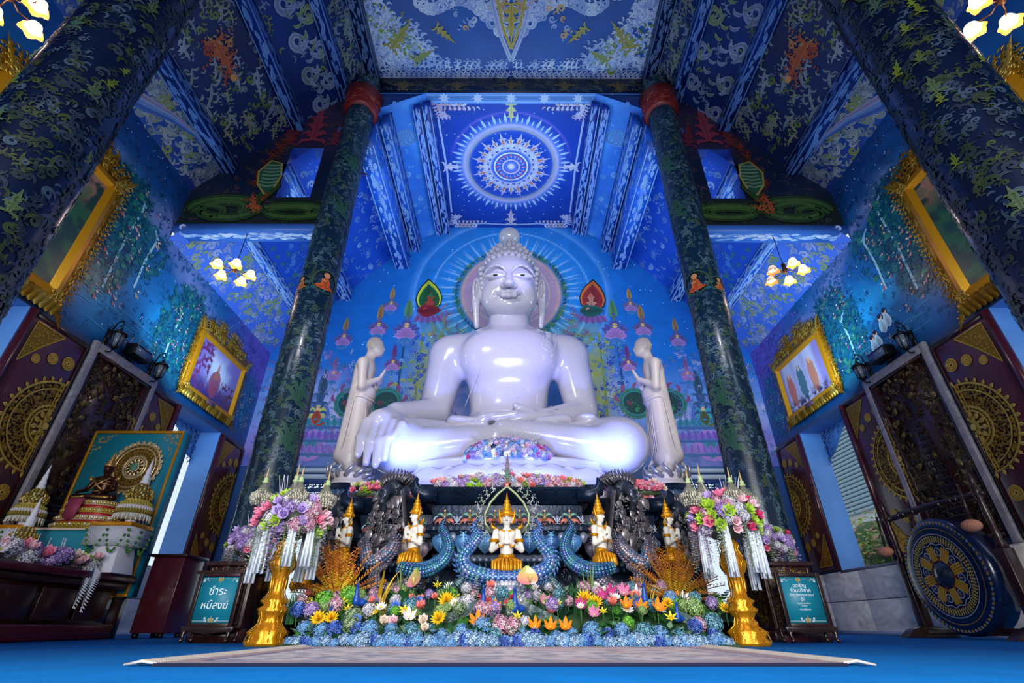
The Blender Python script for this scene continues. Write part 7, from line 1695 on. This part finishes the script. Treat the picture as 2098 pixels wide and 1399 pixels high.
for i in range(280):
    a = R.uniform(0, PI); e = math.asin(R.uniform(-.12, 1)); d = Vector((math.cos(a)*math.cos(e), -math.sin(a)*math.cos(e), math.sin(e)))
    edge = abs(d.x) > .62; k = R.choice(['hydrangea/lilac', 'foliage/dark', 'rose/hot', 'hydrangea/white', 'hydrangea/blue', 'daisy/white'] if edge else ['daisy/white', 'hydrangea/white', 'rose/lilac', 'daisy/white', 'hydrangea/blue', 'rose/blush'])
    fl(k, t, (d.x*.68, d.y*.28, max(.0, d.z)*.3), R.uniform(.05, .068), R, up=d)
for i in range(26): a = -1+2*i/25; B().tube([(a*.3, 0, .24), (a*.62, -.02, .24+.26*math.cos(a*.8))], .004, 5).obj('incense_stick', CREAM, t)

# ================================================================= GARDEN BED BEFORE THE PEDESTAL
R = random.Random(77)
def gz(x, y): return .02+.36*max(0, min(1, (y-4.45)/1.0))**1.1*(1-.25*(abs(x)/2.3)**2)
t = thing('planting_mound', 'low mossy green mound carrying the flower bed before the pedestal', 'mound', (0, 0, 0))
def mg(X, Y): n = fbm(X*9, Y*9); return mixc(np.zeros(X.shape+(3,))+np.array(C_('1c3a20')), C_('3a5c34'), ss(.4, .6, n))
class Mound:
    def __call__(s, a, b, h): 
        z = np.array([gz(x, y) if abs(x) < 2.2 and 4.4 < y < 5.98 else 0 for x, y in zip(a, b)]); return np.stack([a, b, z+.001], 1)
grid_obj('moss', Mound(), -2.25, 2.2, 4.36, 6.02, .06, mg, FLOWER, t, inside=lambda x, y: (np.abs(x) < 1.76) | (y > 5.0))
def spot(x, y):
    w = ['far left end', 'left part', 'left of centre', 'centre', 'right of centre', 'right part', 'far right end'][min(6, max(0, int((x+2.3)/4.6*7)))]
    d = 'front edge' if y < 4.62 else ('middle' if y < 5.1 else 'back')
    return w, d
NG = [0]
def plant(kind, cat, desc, key, x, y, s, leafk=None, up=None, group=None, z=None, label=None, stem=0):
    zz = gz(x, y) if z is None else z; t = thing(kind, label or desc, cat, (x, y, zz), 0, group); h = stem
    if leafk: q = fl(leafk, t, (0, 0, 0), s*1.25, R, tilt=.15)
    if stem:
        B().tube([(0, 0, 0), (R.uniform(-.01, .01), 0, h*.6), (0, -.01, h)], .006, 5, c=C_('3c6a34')).obj('stem', FLOWER, t)
    if key: fl(key, t, (0, -.0, h), s, R, up=up or (R.uniform(-.4, .4), R.uniform(-1.0, -.4), 1))
    return t
# continuous blue hydrangea hem along the rug
n = 58
for i in range(n):
    x = -1.76+3.48*(i+.5)/n; y = 4.42+R.uniform(-.03, .03)+.35*max(0, (abs(x)-1.5))
    plant('blue_hydrangea', 'flower', 0, R.choice(['hydrangea/blue']*3+['hydrangea/sky']*3+['hydrangea/deep']), x+R.uniform(-.02, .02), y, R.uniform(.042, .072), None, (R.uniform(-.5, .5), -.9, .8), 'blue hydrangeas in the front hem of the bed', R.uniform(.02, .05), 'sky blue hydrangea head in the hem of flowers along the rug')
for i in range(24):
    x = -1.76+3.48*(i+.5)/24; y = 4.56+R.uniform(-.03, .05)+.3*max(0, (abs(x)-1.5))
    plant('blue_hydrangea', 'flower', 0, R.choice(['hydrangea/blue', 'hydrangea/teal', 'hydrangea/deep', 'hydrangea/blue']), x+R.uniform(-.03, .03), y, R.uniform(.05, .08), None, (R.uniform(-.5, .5), -.8, 1), 'blue hydrangeas in the second row of the bed', gz(x, y)+R.uniform(.02, .08), 'blue hydrangea head in the second row, just behind the hem')
# massed green filling (ferns, grasses, leaves) further back
for i in range(190):
    y = R.uniform(4.54, 5.75) if R.random() < .8 else R.uniform(4.5, 4.7); x = R.uniform(-2.15, 2.1)*(1 if y > 5.05 else .8); k = R.choice(['foliage/dark', 'foliage/mid', 'foliage/sage', 'fern_leaf/deep', 'fern_leaf/bright', 'grass_blade/green', 'foliage/mid'])
    nm, ds, g = {'foliage': ('leafy_plant', 'low green leafy plant filling the flower bed', 'leafy plants of the bed'), 'fern_leaf': ('fern', 'green fern filling the flower bed', 'ferns of the bed'), 'grass_blade': ('grass_clump', 'green grass clump filling the flower bed', 'grass clumps of the bed')}[k.split('/')[0]]
    t = thing(nm, ds, 'plant', (x, y, gz(x, y)), 0, g); fl(k, t, (0, 0, 0), R.uniform(.13, .2) if y > 5 else R.uniform(.1, .15), R, tilt=.2)
# tall grass and fern accents seen in the photo
for x, y, k, s, ds in ((-.58, 5.05, 'grass_blade/green', .34, 'tall dark green grass tuft left of the left centre peacock'), (.62, 5.1, 'grass_blade/green', .32, 'tall dark green grass tuft right of the right centre peacock'), (-1.95, 4.95, 'grass_blade/green', .3, 'tall grass tuft at the far left end of the bed'), (1.55, 5.0, 'grass_blade/green', .28, 'tall grass tuft right of the golden spray'),
    (-1.05, 5.3, 'grass_blade/pale', .42, 'pale reedy grass rising left of the pink and lime arum'), (.78, 5.35, 'grass_blade/pale', .4, 'pale reedy grass rising right of the right serpent'), (-1.22, 5.2, 'grass_blade/yellow', .36, 'yellow ribbon leaves right of the left golden spray'), (1.3, 5.15, 'grass_blade/yellow', .3, 'yellow ribbon leaves below the right golden spray'),
    (-.4, 4.72, 'fern_leaf/bright', .22, 'bright fern just left of the pink hydrangeas at the front'), (.25, 4.75, 'fern_leaf/deep', .2, 'deep green fern behind the orange orchids'), (.95, 4.95, 'fern_leaf/bright', .26, 'bright fern under the magenta lilies'), (1.75, 4.85, 'fern_leaf/bright', .28, 'long fern drooping at the right end of the bed'), (-1.15, 5.0, 'fern_leaf/gold', .26, 'golden fern left of the orange blossoms'), (-.95, 4.5, 'grass_blade/teal', .13, 'teal spiky air plant in the front hem'), (2.0, 5.3, 'fern_leaf/deep', .36, 'dark fern behind the right flower stand'), (1.85, 5.5, 'foliage/dark', .3, 'dark broad-leaved plant behind the long right fern')):
    t = thing({'gr': 'grass_tuft', 'fe': 'fern', 'fo': 'leafy_plant'}[k[:2]], ds, 'plant', (x, y, gz(x, y))); fl(k, t, (0, 0, 0), s, R, tilt=.08)
ACC = [(-1.62, 4.74, 'chrysanthemum/yellow', .075, 'pair-forming yellow chrysanthemum at the left end of the bed'), (-1.52, 4.76, 'chrysanthemum/yellow', .065, 'smaller yellow chrysanthemum right of the leftmost one'), (-.6, 4.72, 'chrysanthemum/yellow', .075, 'yellow chrysanthemum below the wide yellow one left of centre'), (-.58, 5.0, 'chrysanthemum/yellow', .09, 'wide yellow chrysanthemum left of the long peacock tail'), (.68, 5.05, 'chrysanthemum/yellow', .09, 'tall yellow chrysanthemum right of the pink anthurium'), (.77, 4.98, 'chrysanthemum/yellow', .07, 'lower yellow chrysanthemum right of the tall one'), (1.42, 5.0, 'chrysanthemum/yellow', .06, 'yellow chrysanthemum below the right golden spray'), (1.9, 4.9, 'chrysanthemum/yellow', .06, 'yellow chrysanthemum at the far right end'),
    (-.27, 4.62, 'lily/orange', .085, 'large orange-yellow lily low at the front left of centre'), (-.14, 4.82, 'lily/orange', .07, 'orange lily right above the large front one'), (1.02, 4.9, 'lily/orange', .075, 'orange lily in the right part, left of two more'), (1.14, 4.86, 'lily/orange', .07, 'middle orange lily of the three on the right'), (1.28, 4.84, 'lily/orange', .085, 'rightmost and largest orange lily of the three'), (.2, 4.54, 'lily/orange', .07, 'orange orchid spray at the front right of centre, left one'), (.32, 4.52, 'lily/orange', .07, 'orange orchid spray at the front, middle one'), (.44, 4.52, 'lily/orange', .07, 'orange orchid spray at the front, right one'),
    (-.92, 4.82, 'daisy/yellow', .06, 'flat yellow poppy left of centre, upper of two'), (-.84, 4.76, 'daisy/yellow', .055, 'flat yellow poppy left of centre, lower of two'), (.06, 4.78, 'daisy/yellow', .05, 'single yellow poppy below the right centre peacock'), (-.9, 5.08, 'rose/coral', .05, 'small orange blossom above the yellow poppies'), (-.7, 5.1, 'rose/coral', .045, 'coral blossom right of the small orange one'),
    (-1.05, 4.66, 'rose/cream', .055, 'cream rose in the second row, left of the cream pair'), (-.96, 4.64, 'rose/blush', .06, 'blush rose in the second row, right of the cream one'), (-.72, 4.66, 'rose/cream', .06, 'cream rose above the teal air plant'), (-.68, 4.5, 'rose/cream', .05, 'cream rose in the hem below the yellow chrysanthemum'), (-.86, 4.74, 'lily/white', .08, 'white and pink star lily left of centre'), (-1.0, 4.86, 'rose/blue', .06, 'deep blue rose cluster left of the white star lily'), (-1.28, 4.68, 'rose/blue', .055, 'deep blue rose cluster at the left in the second row'), (-.82, 5.0, 'hydrangea/deep', .055, 'periwinkle hydrangea under the small orange blossom'),
    (-.08, 4.6, 'hydrangea/pink', .075, 'pale pink hydrangea at the front centre, left'), (.02, 4.56, 'hydrangea/pink', .07, 'pale pink hydrangea at the front centre, right'), (.12, 4.66, 'hydrangea/white', .05, 'white blossom cluster right of the pink hydrangeas'), (-.2, 5.2, 'hydrangea/pink', .06, 'pink phlox head rising left of the left centre peacock'), (-.26, 5.1, 'daisy/red', .045, 'scarlet blossom under the pink phlox'), (-.2, 5.02, 'daisy/red', .04, 'lower scarlet blossom under the pink phlox'),
    (-.02, 4.95, 'daisy/red', .05, 'crimson blossom between the two central peacocks'), (.02, 5.08, 'rose/hot', .035, 'small pink rose above the crimson blossom'), (.3, 4.95, 'lily/pink', .07, 'pink lily right of the right centre peacock'), (.62, 4.86, 'lily/magenta', .075, 'magenta lily, lower of the right group'), (.72, 4.8, 'lily/pink', .07, 'pale pink lily below the magenta one'), (.95, 5.2, 'lily/magenta', .08, 'magenta lily under the dark serpent, left'), (1.08, 5.22, 'lily/pink', .085, 'pink lily under the dark serpent, middle'), (1.2, 5.2, 'lily/white', .08, 'white lily under the dark serpent, right'), (1.12, 5.3, 'rose/hot', .05, 'hot pink bloom above the white lily'), (.86, 5.1, 'lily/magenta', .07, 'purple lily beside the tall yellow chrysanthemum'),
    (-1.72, 5.1, 'hydrangea/lime', .09, 'lime green hydrangea under the left golden spray, left'), (-1.52, 5.2, 'hydrangea/lime', .1, 'lime green hydrangea under the left golden spray, right'), (-1.56, 4.95, 'hydrangea/lime', .07, 'small lime hydrangea left of the blue peacock'), (-1.86, 4.88, 'hydrangea/deep', .07, 'blue hydrangea above the leftmost yellow chrysanthemum'), (-1.74, 4.86, 'hydrangea/lilac', .07, 'pink-lilac hydrangea above the leftmost yellow chrysanthemum'), (-1.35, 4.8, 'hydrangea/sage', .08, 'sage green cluster left of the deep blue roses'), (-1.3, 4.6, 'hydrangea/sage', .07, 'sage green cluster drooping into the hem'), (-.45, 4.85, 'hydrangea/sage', .06, 'pale sage cluster right of the wide yellow chrysanthemum'),
    (1.62, 4.9, 'hydrangea/green', .09, 'soft green hydrangea in the right part'), (1.5, 5.15, 'hydrangea/blue', .07, 'blue hydrangea under the small orange star'), (1.62, 5.15, 'lily/white', .06, 'white star flower beside the blue hydrangea'), (1.6, 5.25, 'lily/orange', .04, 'small orange star above the soft green hydrangea'), (1.3, 5.45, 'hydrangea/lilac', .05, 'small lilac bloom below the right spray'), (1.68, 4.66, 'hydrangea/teal', .08, 'teal hydrangea at the right end near the gilt stand'), (.98, 4.66, 'hydrangea/lime', .05, 'lime cluster in the second row right of centre'), (1.55, 4.62, 'hydrangea/pink', .06, 'mauve cluster at the front of the right end')]
for x, y, k, s, ds in ACC:
    nm = {'chr': 'chrysanthemum', 'lil': 'lily', 'dai': 'poppy', 'ros': 'rose', 'hyd': 'hydrangea'}[k[:3]]
    plant(nm, 'flower', ds, k, x, y, s, None, (R.uniform(-.3, .3), -1.2, .8), stem=max(.09, .13 if y > 4.8 else .07))
for x, y, k, s, ds in ((-.32, 5.2, 'blossom_spike/white', .26, 'white larkspur spike left of the left centre peacock'), (-.42, 4.95, 'blossom_spike/white', .16, 'short white blossom spike near the peacock tail'), (1.42, 5.4, 'blossom_spike/pink', .2, 'pink blossom spike in the yellow ribbon leaves'), (.4, 5.25, 'blossom_spike/pink', .18, 'pink blossom spike right of the anthurium'), (-1.3, 5.25, 'blossom_spike/lilac', .2, 'lilac blossom spike right of the blue peacock')):
    t = thing('flower_spike', ds, 'flower', (x, y, gz(x, y))); fl(k, t, (0, 0, .06), s, R, tilt=.1); B().tube([(0, 0, 0), (0, 0, .08)], .006, 5, c=C_('3c6a34')).obj('stem', FLOWER, t)
# mixed small blossoms scattered through the rear of the bed
BL = [('hydrangea/white', 'white'), ('hydrangea/lilac', 'lilac'), ('hydrangea/pink', 'pink'), ('hydrangea/lime', 'lime green'), ('daisy/white', 'white starry'), ('rose/coral', 'coral'), ('daisy/yellow', 'yellow'), ('hydrangea/teal', 'teal'), ('hydrangea/green', 'pale green')]
for i in range(110):
    y = R.uniform(4.75, 5.5); x = R.uniform(-2.0, 1.95)*(1 if y > 5.05 else .85); k, c_ = R.choice(BL); rw = 'rear' if y > 5.12 else 'middle'; sd = 'left' if x < -.7 else ('right' if x > .7 else 'central')
    plant('small_blossom', 'flower', 0, k, x, y, R.uniform(.04, .07), None, (R.uniform(-.5, .5), -.9, 1), '%s blossoms in the %s %s part of the bed' % (c_, rw, sd), None, '%s small blossom head in the %s rows, %s part of the bed' % (c_, rw, sd), stem=R.uniform(.08, .16))
# arums / anthuriums
def arum(x, y, z, label, rot, c1):
    t = thing('anthurium', label, 'flower', (x, y, z-.16)); V, F = petal3(.16, .2, .3, 0, 5, 6)
    b = B(); cc = np.array([np.array(C_(c1))*(1-i/30)+np.array(C_('a8cc4c'))*(i/30) for i in range(30)]); b.add(V, F, cols=cc); q = b.obj('spathe', mat('waxy', vcol=True, rough=.25), t, smooth=True); q.location = (-.04, 0, .16); q.rotation_euler = (1.0, 0, rot)
    B(C_('e8d060')).tube([(-.02, -.02, .18), (-.02, -.05, .24)], .009, 6).obj('spadix', FLOWER, t); B(C_('3c6a34')).tube([(0, 0, -.1), (-.01, 0, .05), (-.02, 0, .17)], .007, 5).obj('stem', FLOWER, t)
arum(-.86, 4.95, .45, 'pink and lime anthurium on the left beneath the worshipper', -.8, 'e8809c'); arum(.2, 4.95, .47, 'pink anthurium just right of the right centre peacock', .1, 'f07a8a'); 
# golden sprays
def spray(x, y, z, label, seed):
    R = random.Random(seed); t = thing('golden_spray', label, 'plant', (x, y, z)); st = B(C_('8a5a1c')); lf = B()
    for i in range(84):
        a = R.uniform(0, 2*PI); el = R.uniform(.1, 1.4); L_ = R.uniform(.35, .62); P = [(0, 0, 0)]
        for k in range(1, 9): u = k/8; P.append((math.cos(a)*math.cos(el)*L_*u, math.sin(a)*math.cos(el)*L_*u*.6-.02*u, math.sin(el)*L_*u-.1*u*u*(1.3-el)))
        st.tube(P, .004, 4)
        for k in range(26):
            u = .12+.88*k/26; j = min(7, int(u*8)); f = u*8-j; p = np.array(P[j])*(1-f)+np.array(P[j+1])*f; hot = L_*u < .3
            c = C_(R.choice(['fcc020', 'fcd030', 'f4e040'] if hot else ['f09820', 'e07c20', 'fcac30', 'c8641c'])); e = 1 if k % 2 else -1; s = .034
            d = np.array([-math.sin(a)*e, math.cos(a)*e*.6, .6]); lf.add([p, p+d*s+np.array([.006, 0, 0]), p+d*s*1.5, p+d*s-np.array([.006, 0, 0])+[0, -.01, 0]], [(0, 1, 2, 3)], c=c)
    st.obj('twig', FLOWER, t); q = lf.obj('golden_leaf', FLOWER, t); q['kind'] = 'stuff'
spray(-1.72, 5.45, .34, 'fan of golden-orange leafy twigs on the left of the pedestal foot', 1); spray(1.64, 5.45, .34, 'fan of golden-orange leafy twigs on the right of the pedestal foot', 2)
# peacocks
PK = mat('peacock_blue', hx('1c4ca8'), .35); TL_ = mat('tail_grey', vcol=True, rough=.6)
def peacock(x, y, z, label, d, s_=1., tail=True, first=[]):
    t = thing('peacock_figurine', label, 'figurine', (x, y, z), 0, None)
    P = [('e', (0, 0, .1), (.05, .07, .055)), ('c', (0, -.03, .12), (0, -.05, .24), .035, .018), ('e', (0, -.055, .26), (.018, .024, .02)), ('c', (0, -.075, .26), (0, -.1, .25), .008, .003, {'k': .005}), ('e', (d*.05, .04, .09), (.06, .06, .04))]
    sdf_mesh(P, .008, 'body', PK, .02).obj('body', PK, t, smooth=True)
    b = B()
    for s in (-1, 1): b.tube([(s*.02, 0, .06), (s*.02, -.005, -.02)], .005, 5)
    b.obj('leg', BLACK, t); b = B(C_('4a78c0'))
    for k in (-1, 0, 1): b.tube([(0, -.05, .275), (k*.008, -.05, .3)], .002, 4); b.ell((k*.008, -.05, .303), .004, 5, 4)
    b.obj('crest', TL_, t)
    b = B(); n = 16
    for k in range(n):
        u = k/n; p = Vector((d*(.04+.36*u), .04-.03*u, .1-.13*u)); w_ = .05*(1-.5*u)
        for e in (-1, 0, 1): b.add([p+Vector((0, 0, .03)), p+Vector((d*.04, -.02, .02+e*w_)), p+Vector((d*.07, -.02, e*w_*1.2)), p+Vector((d*.03, .0, e*w_*.6-.02))], [(0, 1, 2, 3)], c=C_(random.choice(['6a7a78', '4c6464', '8a9290', '3c5458'])))
    b.obj('tail', TL_, t); t.scale = (s_*.85,)*3
peacock(-.24, 4.9, .2, 'blue peacock figurine left of centre with its grey tail trailing left', -1); peacock(.04, 4.85, .2, 'blue peacock figurine right of centre with its grey tail trailing right', 1)
peacock(-1.42, 5.1, .26, 'blue peacock figurine below the left golden spray', 1, .95); peacock(-1.56, 4.86, .13, 'small blue peacock figurine among the lime hydrangeas', -1, .7)
peacock(1.24, 5.1, .27, 'blue peacock figurine left of the right golden spray', -1, .95); peacock(1.45, 4.86, .14, 'small blue peacock figurine near the right end of the bed', 1, .8)

# ================================================================= OUTSIDE THE WINDOWS
t = thing('corrugated_building', 'grey-blue corrugated building seen through the far right window', 'building', (15.5, 17.5, 0), 0)
B().box(-.5, 12, -6, 6, 0, 8.3).obj('wall', mat('pale_render', hx('c8ccd0'), .8), t); b = B()
for k in range(24): b.box(-.62, -.5, -6, 6, 4.3+.17*k, 4.42+.17*k)
b.obj('siding', mat('siding_grey', hx('8aa4b4'), .6), t)
def bush(x, y, r, label, seed):
    t = thing('bush', label, 'bush', (x, y, 0)); R = random.Random(seed); b = B()
    for i in range(2600):
        a = R.random()*2*PI; zz = R.uniform(-.6, 1); q = math.sqrt(max(0, 1-zz*zz)); k = R.uniform(.75, 1.05)*r; p = Vector((q*math.cos(a)*k, q*math.sin(a)*k, r*.9+zz*k*1.15)); s = R.uniform(.04, .085)
        d = Vector((R.gauss(0, 1), R.gauss(0, 1), R.gauss(0, 1))).normalized(); e = d.orthogonal().normalized()
        b.add([p, p+d*s+e*s*.4, p+d*s*2, p+d*s-e*s*.4], [(0, 1, 2, 3)], c=tuple(np.clip(np.array(C_(R.choice(['5a8c2c', '7aac3c', 'a8b83c', '4c7c2c', 'b8784c', 'd0a080']))), 0, 1)))
    b.ell((0, 0, r*.95), (r*.82, r*.82, r*.95), 14, 9, c=C_('3c5c24')); q = b.obj('foliage', FLOWER, t); q['kind'] = 'stuff'; B(C_('4a3828')).tube([(0, 0, 0), (.05, 0, r*.6)], .09, 7).obj('trunk', FLOWER, t)
bush(9.3, 13.0, 1.3, 'sunlit green and coral bush outside the far right window', 1); bush(8.4, 11.2, 1.0, 'lower sunlit bush outside the far right window', 2)
gr = B().box(-30, 30, -20, 40, -.3, -.12).obj('ground_outside', mat('outdoor_paving', hx('a8a49c'), .9)); struct(gr)
